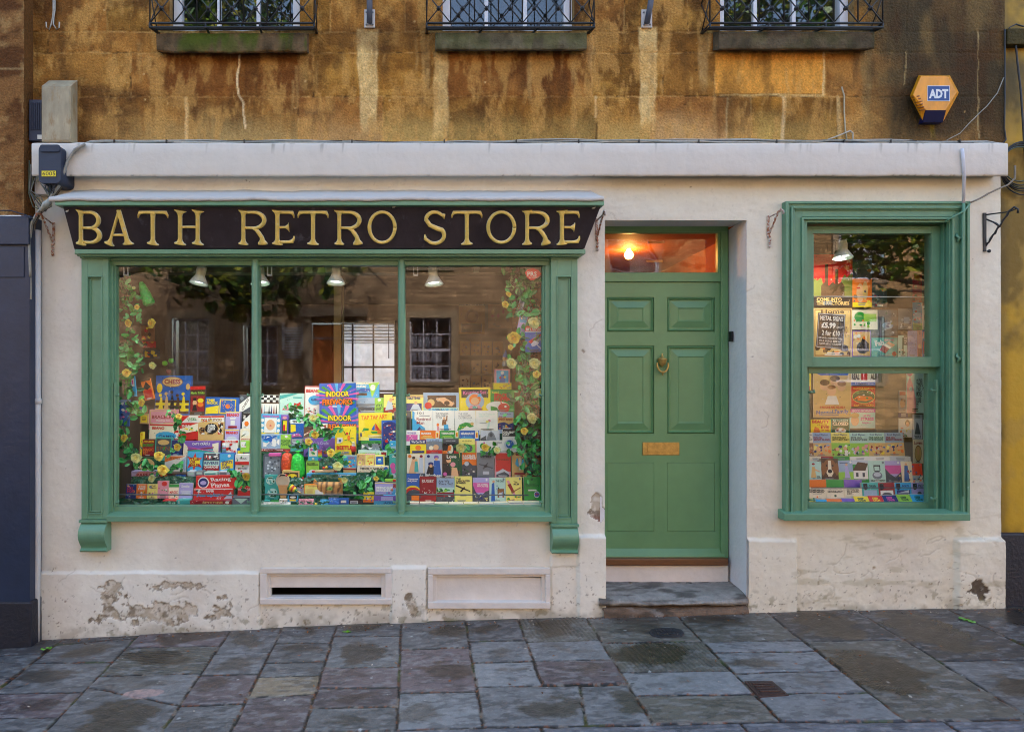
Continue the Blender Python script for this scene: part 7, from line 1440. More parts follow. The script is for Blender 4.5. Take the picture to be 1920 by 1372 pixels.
    ((871, 1056, 1020, 1282), .12, 'm', [('p', [.1, .05, .15, .75, .3, .8, .35, .05], 'b'), ('c', .26, .84, .08, .05, 's'), ('r', .5, .2, .9, .55, 'n'), ('r', .6, .2, .8, .4, 'h'), ('n', 69, 10, 'wzeG', .4, .04, .98, .7, .09), T("THE DAD", .65, .86, .5, .08, 'G', .02), ('c', .88, .93, .06, .05, 'a')], 'pale green book showing a man beside a brick house in the bottom row'),
    ((1023, 1053, 1171, 1280), .12, 'Y', [T("The\nMUM", .65, .76, .34, .16, 'k', .03), ('p', [.05, .85, .2, .88, .6, .3, .5, .25], 'i'), ('p', [.1, .7, .3, .75, .55, .4, .4, .35], 'R'), ('p', [.3, .4, .9, .6, .92, .56, .35, .36], 'n'), ('n', 70, 9, 'ogbd', .05, .04, .95, .25, .1), ('c', .88, .93, .06, .05, 'a')], 'yellow mum book with a woman in a deckchair'),
    ((1189, 1050, 1343, 1278), .12, 'g', [('c', .48, .9, .07, .05, 'G'), T("HOME GUARD\nTRAINING MANUAL", .5, .68, .8, .12, 'G', .03), ('r', .25, .44, .75, .5, 'w'), ('c', .76, .3, .17, .13, 'w'), ('c', .76, .3, .14, .1, 'b'), ('r', .62, .285, .9, .315, 'r'), ('r', .745, .2, .775, .4, 'r')], 'green home guard manual with a round flag sticker')]
for r, y, b, art, lab in bk:
    I(B_, 'C', r, y, b, art, lab, down=.03 if y > .3 else 0, th=.018)
for k, (x0, x1, y0, y1, c) in enumerate(((140, 228, 1287, 1305, 'i'), (232, 364, 1288, 1312, 'B'), (367, 500, 1290, 1314, 'g'), (503, 636, 1292, 1317, 'w'), (640, 776, 1290, 1316, 'Y'), (780, 912, 1292, 1315, 'h'), (916, 1048, 1286, 1312, 'm'), (1052, 1180, 1282, 1306, 'a'), (1184, 1358, 1280, 1304, 't'))):
    I(B_, 'C', (x0, y0, x1, y1), .055, 'w', [('r', 0, .75, 1, 1, c)], ['white book lying flat below the rainbow stripe book', 'book with a navy edge lying flat below the rugby book', 'book with a green edge lying flat below the car journey book', 'white edged book lying flat below the bomber manual', 'book with a yellow edge lying flat, second from the bomber manual', 'book with a silvery edge lying flat below the house book', 'book with a mint edge lying flat below the mum book', 'grey edged book lying flat between the mum book and the green manual', 'book with a turquoise edge lying flat below the green manual'][k], th=.06, lean=0, group='books lying flat at the window front')
# ---------------- sash window: posters and signs at the back, books in front
sxa, sxb = jx0 - .12, 3.93
SY = .60
mb = MB(); mb.box(sxa - .1, SY + .005, .3, sxb + .1, SY + .06, W(0, 690, SY).z, lin((104, 98, 76))); mb.box(W(1640, 0, SY).x, SY - .02, .3, W(1656, 0, SY).x, SY + .004, W(0, 690, SY).z, lin((110, 102, 76))); struct(mb.build('display_backboard', M['plain']))
mb = MB(); mb.box(sxa - .1, SY + .005, W(0, 690, SY).z, sxb + .1, SY + .06, 2.9, lin((60, 44, 28))); struct(mb.build('display_backboard_top', M['plain']))
for xa, xb in ((sxa - .1, sxa), (sxb, sxb + .1)): mb = MB(); mb.box(xa, .2, .3, xb, SY, 2.9, lin((80, 66, 44))); struct(mb.build('display_side_wall', M['plain']))
mb = MB(); mb.box(sxa - .1, .2, 2.75, sxb + .1, SY + .06, 2.85, lin((50, 40, 28))); struct(mb.build('display_ceiling', M['plain']))
mb = MB(); mb.tube([W(1500, 452, SY - .3), W(1760, 453, SY - .3)], .012, 8, lin((20, 18, 16))); o = mb.build('lighting_track', M['plain'], loc=W(1600, 452, SY - .3)); tag(o, 'black ceiling track above the red poster in the sash window', 'lighting track')
def poster(p, r, b, art, lab, y=SY - .004, kind='poster', **k): return item(kind, p, r, y, b, art, lab, lean=0, mt='paper' if kind == 'poster' else 'card', **k)
poster('E', (235, 460, 548, 878), 'l', [('r', 0, .2, 1, 1, 'r'), ('p', [0, .2, 0, .55, .1, .5, .2, .56, .26, .42, .38, .36, .38, .2], 'O'), ('p', [1, .2, 1, .66, .86, .56, .8, .62, .68, .44, .6, .42, .62, .2], 'O'), ('p', [.2, .2, .2, .4, .3, .48, .4, .4, .5, .48, .6, .4, .72, .48, .8, .4, .8, .2], 'N'), ('r', .3, .4, .38, .82, 'N'), ('r', .56, .4, .64, .72, 'N'), ('r', 0, 0, 1, .2, 'k'), T("COME INTO\nTHE FACTORIES", .5, .10, .84, .14, 'd', .03)], 'red and green poster with a dark shape and the words come into the factories')
poster('E', (550, 502, 706, 882), 'o', [('r', .0, .6, 1, 1, 'A'), ('c', .4, .3, .2, .2, 's'), ('c', .65, .35, .14, .2, 'd'), ('n', 80, 12, 'rnyA', .05, .1, .95, .9, .14), ('r', 0, 0, 1, .1, 'y')], 'tall orange poster under leaf reflections beside the red poster')
poster('E', (709, 682, 828, 882), 'A', [('n', 81, 12, 'kRaN', .05, .05, .95, .9, .14)], 'small dark poster with a red motor car')
poster('E', (1034, 622, 1110, 850), 'R', [('n', 82, 8, 'nkr', .05, .05, .95, .9, .2)], 'narrow dark red poster high by the sash edge')
poster('E', (236, 890, 545, 1282), 'd', [('r', .03, .02, .97, .98, 'n'), ('r', .05, .04, .95, .96, 'd'), T("Home", .5, .93, .6, .08, 'N', .03), T("Help", .78, .55, .2, .3, 'n', .02), ('n', 83, 16, 'nNko', .05, .04, .95, .25, .09), ('c', .8, .18, .1, .07, 'k')], 'amber poster behind the tilted black price sign')
poster('E', (266, 934, 486, 1214), 'k', [('r', .02, .015, .98, .985, 'h'), ('r', .035, .03, .965, .97, 'k'), T("METAL SIGNS", .5, .86, .84, .13, 'w', .02), T("£5.99", .4, .66, .52, .17, 'w', .05), T("EACH", .8, .62, .2, .07, 'w', .02), T("2 for £10", .5, .44, .66, .15, 'w', .03), T("WE HAVE A NUMBER OF THESE", .5, .29, .88, .05, 'w'), T("IN A LARGE SIZE AT", .5, .21, .8, .05, 'w'), T("PLEASE ASK AT COUNTER", .5, .13, .8, .05, 'w')], 'tilted black price sign reading metal signs 5.99 each', y=.30, kind='metal_sign', roll=-4)
sg = [('E', (548, 905, 752, 1062), 'e', [('c', .3, .65, .22, .26, 'g'), ('r', .45, .4, .95, .8, 'l'), ('n', 84, 12, 'goil', .05, .1, .95, .5, .08)], 'cream metal sign with a green garden scene'),
      ('E', (755, 906, 912, 1112), 'A', [('n', 85, 18, 'aBGh', .08, .06, .92, .9, .1), ('c', .5, .4, .28, .14, 'z')], 'dark metal sign crowded with racing cars'),
      ('E', (918, 895, 1030, 1062), 'a', [('n', 86, 12, 'hzBA', .08, .06, .92, .9, .13), ('r', .4, .3, .8, .6, 'z')], 'grey blue metal sign right of the dark racing cars sign'),
      ('E', (1034, 845, 1111, 1066), 'c', [('n', 87, 14, 'bRwg', .05, .25, .95, .95, .16), ('r', 0, 0, 1, .25, 'g')], 'bright blue and green sign with figures in red'),
      ('E', (1113, 872, 1180, 1062), 'w', [('c', .45, .5, .3, .24, 'R'), ('r', .1, .86, .9, .9, 'k'), ('r', .1, .06, .9, .1, 'a')], 'white sign with a red emblem at the sash edge'),
      ('E', (548, 1073, 698, 1280), 'p', [('r', .04, .03, .96, .97, 'd'), ('c', .55, .35, .32, .24, 'A'), ('p', [.3, .2, .55, .75, .9, .5, .9, .2], 'k'), ('n', 88, 8, 'oden', .05, .5, .95, .95, .12), ('c', .35, .8, .1, .07, 'w')], 'sign with a steam train in a purple border'),
      ('E', (705, 1128, 912, 1280), 't', [T("Fab", .3, .72, .36, .3, 'w', .04, 12), T("summer", .68, .88, .4, .1, 'i'), ('p', [.3, .35, .42, .62, .68, .42, .52, .16], 'R'), ('p', [.42, .62, .52, .7, .78, .5, .68, .42], 'w'), ('p', [.55, .72, .66, .8, .9, .62, .78, .5], 's'), ('c', .87, .15, .09, .12, 'R')], 'turquoise sign with an iced lolly'),
      ('E', (918, 1108, 990, 1282), 'm', [('r', .45, .1, .6, .9, 'G'), ('r', .6, .55, .98, .98, 'k'), T("REG", .78, .76, .3, .3, 'w', .02, 90), ('n', 89, 6, 'Gek', .05, .05, .95, .5, .16)], 'pale green sign with a black upright panel'),
      ('E', (995, 1072, 1070, 1282), 'v', [('n', 90, 40, 'pBdw', .05, .03, .95, .97, .06)], 'lilac sign dotted with tiny figures'),
      ('E', (1072, 1068, 1110, 1280), 'i', [('c', .5, .4, .3, .1, 's'), ('r', .1, .0, .9, .3, 'R'), T("21", .5, .9, .5, .1, 'R')], 'narrow pink sign with a portrait'),
      ('E', (1112, 1066, 1150, 1280), 'b', [T("MONO", .5, .35, .8, .5, 'r', .04), ('r', .1, .7, .9, .95, 'i')], 'narrow blue sign with red upright letters'),
      ('E', (1151, 1065, 1180, 1278), 'd', [('r', .2, .1, .8, .9, 'R'), ('c', .5, .5, .3, .1, 'Y')], 'narrow tan and red sign tight against the sash edge'),
      ('D', (198, 100, 216, 262), 'y', [('r', 0, 0, .6, .2, 'r')], 'sliver of a yellow sign at the sash stile'),
      ('D', (234, 70, 540, 482), 'e', [('r', .01, .008, .99, .992, 'd'), ('p', [.08, .86, .3, .9, .9, .88, .98, .9, .9, .82, .2, .82], 'b'), ('c', .3, .62, .13, .1, 's'), ('c', .3, .68, .13, .06, 'N'), ('c', .57, .70, .12, .1, 's'), ('c', .57, .76, .13, .06, 'N'), ('c', .74, .6, .11, .09, 's'), ('c', .75, .66, .12, .05, 'n'), ('c', .48, .52, .12, .1, 's'), ('c', .48, .59, .11, .04, 'n'), ('p', [.3, .25, .38, .42, .6, .42, .68, .25], 'w'), T("IF ANYONE ASKS WE ARE A", .5, .2, .66, .045, 'r', .03), T("Normal Family", .5, .1, .84, .1, 'b', .02, 2)], 'big cream normal family sign with four smiling heads'),
      ('D', (540, 60, 748, 224), 'e', [('r', 0, 0, 1, .16, 'b'), T("REAL", .17, .42, .3, .3, 'N', .05), T("ALE", .86, .42, .24, .3, 'N', .05), ('r', .38, .25, .62, .62, 'r'), T("It may be good for you", .5, .08, .7, .07, 'w')], 'real ale sign with a red glass and blue strip'),
      ('D', (540, 233, 738, 396), 'r', [('c', .5, .5, .47, .34, 'Y'), ('c', .5, .5, .45, .32, 'G'), ('p', [.1, .4, .3, .55, .8, .5, .9, .38, .6, .28, .3, .3], 'o'), ('n', 91, 8, 'kgw', .2, .35, .85, .75, .07), T("ALLCOCK NORTON", .5, .91, .86, .09, 'y', .02), T("CLAYTON LTD", .5, .08, .8, .09, 'y', .02)], 'red sign with an oval picture of a green vehicle'),
      ('D', (528, 412, 733, 568), 'm', [('r', 0, .82, 1, 1, 'P'), T("GOOD MORNING", .52, .9, .84, .12, 'w', .02), T("Let the", .66, .66, .3, .13, 'P'), T("STRESS", .68, .48, .52, .16, 'P', .05), T("begin...", .66, .28, .34, .13, 'P'), ('c', .2, .4, .16, .28, 's'), ('c', .2, .66, .17, .14, 'd')], 'pink and mint good morning stress sign with a curly haired head'),
      ('D', (985, 60, 1146, 446), 'm', [('c', .16, .86, .16, .1, 'i'), ('p', [.0, .0, .02, .6, .16, .76, .3, .6, .45, .3, .48, 0], 'i'), ('c', .2, .5, .08, .05, 'w'), T("OLDER\nI GET THE\nMORE\nI LIKE\nIT!", .7, .40, .44, .62, 'k', .02)], 'pale green sign about getting older, with a lady in pink'),
      ('D', (922, 266, 982, 452), 'a', [('r', .1, .8, .9, .95, 'R'), ('c', .5, .45, .34, .2, 'n'), ('n', 92, 6, 'Nak', .1, .1, .9, .7, .16)], 'small grey and brown sign beside the pale green older sign'),
      ('D', (920, 444, 998, 480), 'B', [('L', .1, .2, .9, .8, 2, 'h')], 'small navy strip sign below the grey and brown sign'),
      ('D', (922, 488, 1028, 642), 'w', [('c', .66, .75, .18, .18, 'k'), ('c', .66, .68, .12, .12, 's'), ('n', 93, 12, 'zYgo', .08, .05, .92, .5, .12)], 'white sign with a dark haired woman at table'),
      ('D', (1034, 458, 1112, 656), 'h', [('p', [.2, .2, .4, .7, .6, .6, .8, .2], 'A'), T("YOU?", .5, .1, .7, .12, 'k', .03), ('L', .1, .85, .9, .95, 2, 'A')], 'pale grey sign asking you, with a sketched figure'),
      ('D', (1120, 500, 1153, 662), 'm', [('L', .2, .2, .8, .8, 4, 't')], 'narrow mint sign at the sash edge above a blue strip'),
      ('D', (1036, 658, 1120, 852), 'e', [('c', .5, .42, .34, .34, 'n'), ('c', .5, .42, .3, .3, 'd'), ('c', .5, .5, .1, .16, 's'), T("Lovers", .5, .86, .8, .12, 'R', .03)], 'cream sign with a brown oval portrait'),
      ('D', (1124, 670, 1153, 792), 'b', [], 'narrow plain blue strip sign at the sash edge')]
for p, r, b, art, lab in sg: poster(p, r, b, art, lab, kind='metal_sign', y=SY - .006 - (.012 if 'older' in lab and 'pale green sign' in lab else 0), group=None)
poster('D', (215, 498, 376, 640), 'y', [T("BEAUTY", .5, .88, .86, .18, 'r', .05), T("IS IN THE", .6, .70, .4, .08, 'r'), T("EYE", .7, .56, .4, .16, 'r', .05), T("OF THE", .7, .4, .4, .1, 'r', .03), ('p', [.1, .2, .2, .6, .4, .5, .5, .2], 'o')], 'yellow beauty sign standing behind the adventure books', y=.575, kind='metal_sign')
poster('D', (378, 494, 528, 640), 't', [('r', .03, .03, .97, .97, 'G'), T("KITCHEN", .5, .92, .8, .12, 'm', .03), T("CLOSED", .5, .74, .84, .2, 'e', .05), ('c', .5, .35, .3, .16, 'w'), ('n', 94, 6, 'Rns', .2, .2, .8, .5, .1)], 'dark teal kitchen closed sign behind the adventure books', y=.575, kind='metal_sign')
def enid(t, c, sky='z', pic='BzoY', lc='R'): return [('r', 0, 0, 1, .56, c), T("Enid Blyton", .5, .9, .7, .1, 'B', .01), T(t, .5, .74, .86, .17, lc, .03), ('n', len(t) * 7 + ord(c), 16, pic, .03, .03, .97, .5, .13), ('c', .3, .3, .1, .08, 's'), ('c', .7, .34, .1, .08, 's')]
for r, b, art, lab in (
    ((196, 605, 238, 792), 'e', enid("US\nGUY", 'n', lc='G'), 'edge of a cream adventure book at the sash stile'),
    ((237, 605, 386, 794), 'z', enid("FIVE ON\nBREXIT ISLAND", 'd'), 'blue and sandy island adventure book, nearest the doorway side of its row'),
    ((386, 605, 538, 794), 'Y', enid("FIVE FORGET\nMOTHER'S DAY", 'l', pic='BGnNw', lc='k'), 'cream yellow mothers day adventure book'),
    ((536, 605, 683, 794), 'm', enid("FIVE GO\nPARENTING", 'l', pic='pGihN', lc='A'), 'pale parenting adventure book with lilac picture'),
    ((682, 605, 820, 792), 'm', enid("FIVE GIVE UP\nTHE BOOZE", 'd', pic='bnyRh', lc='G'), 'mint adventure book showing a bar room'),
    ((820, 605, 970, 790), 'z', enid("FIVE ON\nBREXIT ISLAND", 'd'), 'second copy of the island adventure book, next to bare backboard')):
    item(B_, 'D', r, .46, b, art, lab, down=.02)
for r, b, lab in (((200, 796, 298, 834), 'e', 'cream book top behind the wife book'), ((268, 794, 404, 832), 'R', 'dark red book top behind the dog book'), ((398, 796, 528, 832), 'g', 'green book top behind the fairy book'), ((532, 796, 690, 834), 'w', 'white book top behind the house book'), ((692, 794, 850, 836), 'w', 'white book top behind the kettle book'), ((852, 794, 1018, 838), 'h', 'pale grey book top with a car drawing, end of its row')):
    item(B_, 'D', r, .40, b, [('L', .2, .3, .8, .7, 2, 'a')], lab, down=.05)
for r, b, art, lab in (
    ((196, 835, 303, 980), 'm', [('p', [.2, .1, .3, .7, .5, .7, .6, .1], 'd'), ('c', .4, .85, .12, .06, 'R'), ('p', [.5, .6, .9, .45, .9, .4, .5, .5], 's'), T("THE\nWIFE", .76, .14, .3, .16, 'k', .03)], 'mint wife book with a woman in a red hat'),
    ((303, 812, 440, 982), 'N', [('c', .5, .6, .38, .38, 'n'), ('p', [.38, .15, .42, .9, .58, .9, .62, .15], 'e'), ('c', .5, .34, .2, .16, 'e'), ('c', .5, .4, .13, .09, 'k'), ('c', .32, .66, .05, .04, 'k'), ('c', .68, .66, .05, .04, 'k'), ('c', .1, .5, .12, .3, 'n'), ('c', .9, .5, .12, .3, 'n')], 'brown book with a big spaniel face'),
    ((440, 828, 558, 982), 'l', [('r', 0, .4, 1, 1, 'z'), ('p', [.4, .05, .5, .7, .65, .7, .8, .05], 'v'), ('c', .58, .78, .08, .07, 's'), ('c', .88, .9, .08, .06, 'w'), ('L', .1, .84, .7, .9, 1, 'B')], 'pale blue and lime book with a lady in lilac'),
    ((556, 828, 686, 992), 'g', [('r', 0, .8, 1, 1, 'h'), ('p', [.05, .1, .05, .5, .4, .85, .95, .8, .95, .1], 'w'), ('p', [0, .5, .35, .92, .98, .86, .8, .5], 'N'), ('r', .2, .2, .35, .4, 'A'), ('r', .6, .2, .75, .4, 'A')], 'green book with a white tudor cottage'),
    ((686, 832, 820, 1002), 'm', [('c', .5, .32, .3, .18, 'a'), ('c', .5, .36, .22, .1, 'h'), ('r', .34, .5, .66, .54, 'k'), ('r', .3, .54, .35, .76, 'k'), ('r', .65, .54, .7, .76, 'k'), ('r', .3, .74, .7, .8, 'k'), T("GRANDPARENT", .5, .08, .84, .08, 'k', .03), ('c', .88, .92, .07, .05, 'a')], 'mint book with a shiny kettle'),
    ((820, 833, 948, 1006), 'v', [('r', 0, .4, 1, .8, 'P'), ('p', [0, 0, 0, .66, .3, .4, .6, .25, 1, .5, 1, 0], 'A'), ('n', 95, 14, 'aABd', .05, .03, .95, .35, .1), ('c', .85, .92, .07, .05, 'w')], 'mauve sky book with dark hillside in the sash window'),
    ((948, 836, 1034, 1002), 'e', [('p', [.2, .05, .3, .8, .6, .8, .7, .05], 'b'), ('c', .45, .86, .12, .06, 's'), ('n', 96, 8, 'nbR', .5, .05, .98, .6, .12)], 'cream book showing a man in blue, last but one in its row'),
    ((1034, 856, 1118, 1008), 'r', [('r', 0, .0, 1, .4, 'z'), ('n', 97, 14, 'bkwRo', .03, .03, .97, .95, .13)], 'red book with crowded street scene at the end of its row')):
    item(B_, 'D', r, .33, b, art, lab, down=.02)
for r, b, lab in (((196, 982, 338, 1032), 'o', 'orange book top above the remember book'), ((341, 982, 481, 1032), 'g', 'olive green book top above the geography book'), ((484, 982, 625, 1030), 'p', 'purple book top above the divorced book')):
    item(B_, 'D', r, .26, b, [], lab, down=.06)
for r, b, art, lab in (
    ((196, 1046, 341, 1138), 'e', [T("REMEMBER,\nREMEMBER", .5, .7, .84, .32, 'k', .03), ('c', .5, .2, .05, .07, 'o'), ('L', .2, .42, .8, .46, 1, 'a')], 'cream remember book with an orange spot'),
    ((343, 1046, 486, 1138), 'e', [T("I USED TO KNOW THAT", .5, .84, .76, .08, 'a'), T("GEOGRAPHY", .5, .64, .86, .18, 'k', .04), ('c', .5, .3, .07, .1, 'G')], 'cream geography book with a small green globe'),
    ((488, 1046, 629, 1138), 'e', [T("DIVORCED,\nBEHEADED,\nDIED...", .5, .64, .72, .5, 'k', .03), ('c', .5, .16, .04, .05, 'n')], 'cream book headed divorced beheaded died'),
    ((631, 1008, 764, 1124), 't', [('r', .1, .05, .9, .5, 'z'), ('p', [.1, .6, .1, .95, .35, .95, .35, .6, .22, .5], 'k'), T("THE 60s", .65, .78, .4, .16, 'k', .03)], 'turquoise history book with a sky photo'),
    ((765, 1008, 893, 1124), 'R', [('r', .1, .05, .9, .48, 'w'), ('c', .5, .22, .3, .12, 'A'), ('p', [.08, .6, .08, .95, .33, .95, .33, .6, .2, .5], 'k')], 'crimson history book with a racing car'),
    ((895, 1006, 1026, 1124), 'c', [('r', .1, .05, .9, .5, 'B'), ('p', [.15, .3, .85, .5, .85, .3], 'h'), ('p', [.08, .6, .08, .95, .33, .95, .33, .6, .2, .5], 'k'), T("BOATS", .65, .78, .4, .14, 'B', .03)], 'sky blue history book with an aircraft wing'),
    ((1030, 1006, 1150, 1124), 'v', [('p', [.08, .6, .08, .95, .35, .95, .35, .6, .2, .5], 'k'), T("PETS", .65, .8, .4, .16, 'A', .03), ('c', .5, .28, .14, .12, 'A'), ('c', .85, .3, .1, .14, 'N')], 'lilac history book with small animals')):
    item(B_, 'D', r, .205, b, art, lab)
for k, (x0, y0, x1, y1, c, lab) in enumerate(((200, 1134, 256, 1162, 'y', 'yellow book lying flat in the corner of the sash window'), (258, 1142, 346, 1162, 'c', 'pale blue book lying flat, second along the sash window front'), (348, 1138, 468, 1162, 'o', 'orange book lying flat at the sash window front'), (470, 1134, 572, 1162, 'p', 'purple book lying flat at the sash window front'),
     (574, 1120, 690, 1163, 'y', 'yellow keep calm book lying at the sash window front'), (692, 1117, 806, 1163, 'r', 'red keep calm book lying at the sash window front'), (808, 1112, 922, 1161, 'B', 'navy keep calm book lying at the sash window front'), (924, 1108, 1034, 1161, 'l', 'lime keep calm book lying at the sash window front'), (1036, 1106, 1150, 1160, 'c', 'turquoise keep calm book lying at the sash window front'))):
    art = [T("KEEP\nCALM", .5, .45, .5, .6, 'PPoPgyPRB'[k] if False else ('G' if c in 'ylc' else 'y' if c == 'r' else 'P'), .05)] if k > 3 else []
    item(B_, 'D', (x0, y0, x1, y1), .15, c, art, lab, lean=.7, th=.015, group='flat books at the sash window front')

# ---------------- steps that carry everything (draped in green film)
M['film'] = mat('green_film', (.015, .12, .055), rough=.22, var=.6, vscale=25, bump=1.0, bscale=22, bumpd=.03, spec=.8)
def stage(panes, xa, xb, floor, lab, nm, ymin):
    st = empty('display_stand', ((xa + xb) / 2, .3, floor), lab, 'display stand')
    ys = sorted({k[1] for k in STEPS if k[0] in panes}); levels = []
    bins = {}
    for k in STEPS:
        if k[0] in panes:
            for (a, b, z, t) in STEPS[k]: bins.setdefault((round(k[1] / .1), int((a + b) / 2 / .18)), []).append((a, b, z, k[1], t))
    for (bi, xi), L in bins.items():
        z = min(l[2] for l in L) - .0005; a = min(l[0] for l in L) - .004; b = max(l[1] for l in L) + .004; y0 = min(l[3] for l in L) - .004; y1 = max(l[3] + l[4] for l in L)
        if z - floor < .01: continue
        mb = MB(); mb.box(max(a, xa), y0, floor, min(b, xb), y1 + .02, z); mb.build('step', M['film'], st)
    return st
fz = W(0, 948, .02).z - .012
mb = MB(); mb.box(W(207, 0, .03).x, .03, fz - .03, W(1028, 0, .03).x, .86, fz, lin((40, 36, 30))); struct(mb.build('window_board', M['plain']))
stage('ABC', W(209, 0, .03).x, W(1026, 0, .03).x, fz, 'stepped display stand draped in crinkled green film in the big window', 'x', .05)
fz2 = W(0, 943, .12).z - .008
mb = MB(); mb.box(sxa, .125, fz2 - .03, sxb, SY, fz2, lin((46, 40, 32))); struct(mb.build('sash_window_board', M['plain']))
stage('D', sxa, sxb, fz2, 'stepped stand carrying the rows of books in the sash window', 'x', .15)
# ================================================================== ACROSS THE STREET (the glass shows it)
YO = -12.4
def WR(px, py, y=None):             # a reflection seen at this pixel comes from this point across the street
    d = CD + 12.4; return Vector(((px - CX) * d / F, YO, CZ + (CY - py) * d / F))
M['oppstone'] = mat('opposite_stone', attr=True, rough=.9, var=.3, vscale=3, bump=.5, bscale=12)
def opp_house(name, xa, xb, h, col, lab, wins, door=None, depth=8):
    g = empty(name, ((xa + xb) / 2, YO, 0), lab, 'building')
    xs = sorted({xa, xb} | {v for w_ in wins for v in (w_[0], w_[2])} | ({door[0], door[2]} if door else set())); zs = sorted({-.3, h} | {v for w_ in wins for v in (w_[1], w_[3])} | ({door[3]} if door else set()))
    holes = [(w_[0], w_[1], w_[2], w_[3]) for w_ in wins] + ([(door[0], -.5, door[2], door[3])] if door else [])
    Xg = np.unique(np.concatenate([np.arange(xa, xb, .12), xs])); Zg = np.unique(np.concatenate([np.arange(-.3, h, .06), zs]))
    XX, ZZ = np.meshgrid(Xg, Zg); n1 = fbm(XX * 2, ZZ * 2, int(abs(xa) * 7)); br = (np.floor(ZZ / .12) * 1.0); bn = _hash(np.floor(XX / .26 + .5 * (br % 2)), br, 5)
    c = np.zeros(XX.shape + (3,)) + np.array(lin(col)); c = c * (.62 + .76 * n1)[..., None] * (.72 + .56 * bn)[..., None] * (1 - .35 * ((ZZ / .12) % 1 < .12))[..., None]
    xc = (Xg[1:] + Xg[:-1]) / 2; zc = (Zg[1:] + Zg[:-1]) / 2; keep = np.ones((len(Zg) - 1, len(Xg) - 1), bool)
    for a, b, c2, d in holes: keep &= ~(((xc > a) & (xc < c2))[None] & ((zc > b) & (zc < d))[:, None])
    Cc = np.ones(XX.shape + (4,)); Cc[..., :3] = c
    grid_object('facade', np.stack([XX, YO + XX * 0, ZZ], -1), Cc, keep, M['oppstone'], g, flip=True)
    mb = MB(); mb.box(xa, YO - .3, h - .05, xb, YO + .25, h + .25, lin(col)); mb.build('cornice', M['oppstone'], g)
    mb = MB(); mb.box(xa, YO - depth, h - .2, xb, YO - .3, h, lin((70, 70, 74))); mb.build('roof', M['oppstone'], g)
    for a, b, c2, d in wins:
        f = empty('window', ((a + c2) / 2, YO, b), parent=g); f.location = Vector(((a + c2) / 2 - g.location.x, 0, b - g.location.z)); 
        mb = MB(); y = YO - .10; cw = lin((214, 208, 222)); t = .045
        mb.box(a, y - .04, b, a + t, y + .02, d, cw); mb.box(c2 - t, y - .04, b, c2, y + .02, d, cw); mb.box(a + t, y - .04, d - t, c2 - t, y + .02, d, cw); mb.box(a + t, y - .04, b, c2 - t, y + .02, b + t * 1.6, cw); m2 = (b + d) / 2
        mb.box(a + t, y - .04, m2 - .03, c2 - t, y + .03, m2 + .03, cw)
        n = 3 if c2 - a > .8 else 2
        for k in range(1, n): x = a + (c2 - a) * k / n; mb.box(x - .013, y - .03, b + t, x + .013, y + .015, d - t, cw)
        for z in ((b + m2) / 2, (m2 + d) / 2): mb.box(a + t, y - .03, z - .013, c2 - t, y + .016, z + .013, cw)
        mb.build('window_frame', M['plain'], f)
        mb = MB(); mb.box(a + .01, y - .02, b + .01, c2 - .01, y - .012, d - .01); mb.build('glass', M['glass'], f)
        mb = MB(); mb.box(a - .05, y - .6, b - .05, c2 + .05, y - .5, d + .05, (.22, .22, .30)); mb.build('curtain', M['plain'], f)
        mb = MB(); mb.box(a - .08, YO - .02, b - .10, c2 + .08, YO + .07, b, lin((150, 128, 104))); mb.box(a - .16, YO - .001, b, a - .005, YO + .03, d + .2, lin((170, 146, 116))); mb.box(c2 + .005, YO - .001, b, c2 + .16, YO + .03, d + .2, lin((170, 146, 116))); mb.box(a - .005, YO - .001, d + .005, c2 + .005, YO + .03, d + .2, lin((170, 146, 116)))
        mb.build('window_surround', M['plain'], f)
    return g
def wr(x0, y0, x1, y1): a = WR(x0, y1); b = WR(x1, y0); return (a.x, a.z, b.x, b.z)
wl = [wr(322, 597, 390, 720), wr(456, 610, 520, 722), wr(768, 596, 846, 716)]
up_ = [(w_[0], w_[1] + 3.0, w_[2], w_[3] + 3.1) for w_ in wl]
d0 = WR(585, 0); d1 = WR(668, 605)
oh = opp_house('opposite_house', -11.5, 3.2, 7.4, (184, 150, 116), 'brown brick house across the street with white sash windows and orange door', wl + up_, (d0.x, 0, d1.x, d1.z))
mb = MB(); c_ = lin((160, 140, 118)); mb.box(d0.x - .22, YO - .05, -.2, d0.x, YO + .12, d1.z + .15, c_); mb.box(d1.x, YO - .05, -.2, d1.x + .22, YO + .12, d1.z + .15, c_); mb.box(d0.x - .3, YO - .05, d1.z + .15, d1.x + .3, YO + .25, d1.z + .38, c_); mb.build('door_surround', M['plain'], oh)
mb = MB(); mb.box(d0.x, YO - .16, -.1, d0.x + .75, YO - .1, d1.z - .42, lin((170, 84, 24))); mb.box(d0.x, YO - .15, d1.z - .38, d0.x + .75, YO - .12, d1.z - .03, lin((190, 100, 30))); mb.box(d0.x, YO - .17, d1.z - .42, d1.x, YO - .08, d1.z - .36, lin((150, 146, 160))); mb.box(d0.x + .75, YO - .16, -.1, d1.x, YO - .1, d1.z, lin((60, 44, 36))); mb.build('front_door', M['plain'], oh)
mb = MB()
for k in range(12): z = WR(0, 628).z + .0 + k * .07; p = WR(533, 0); mb.box(p.x - .0, YO + .03, z - .6, p.x + .45, YO + .06, z - .565, lin((190, 190, 196)))
p = WR(533, 0); mb.box(p.x - .05, YO + .01, WR(0, 650).z - .1, p.x, YO + .07, WR(0, 605).z, lin((190, 190, 196))); mb.box(p.x + .45, YO + .01, WR(0, 650).z - .1, p.x + .5, YO + .07, WR(0, 605).z, lin((190, 190, 196))); mb.build('shutter', M['plain'], oh)
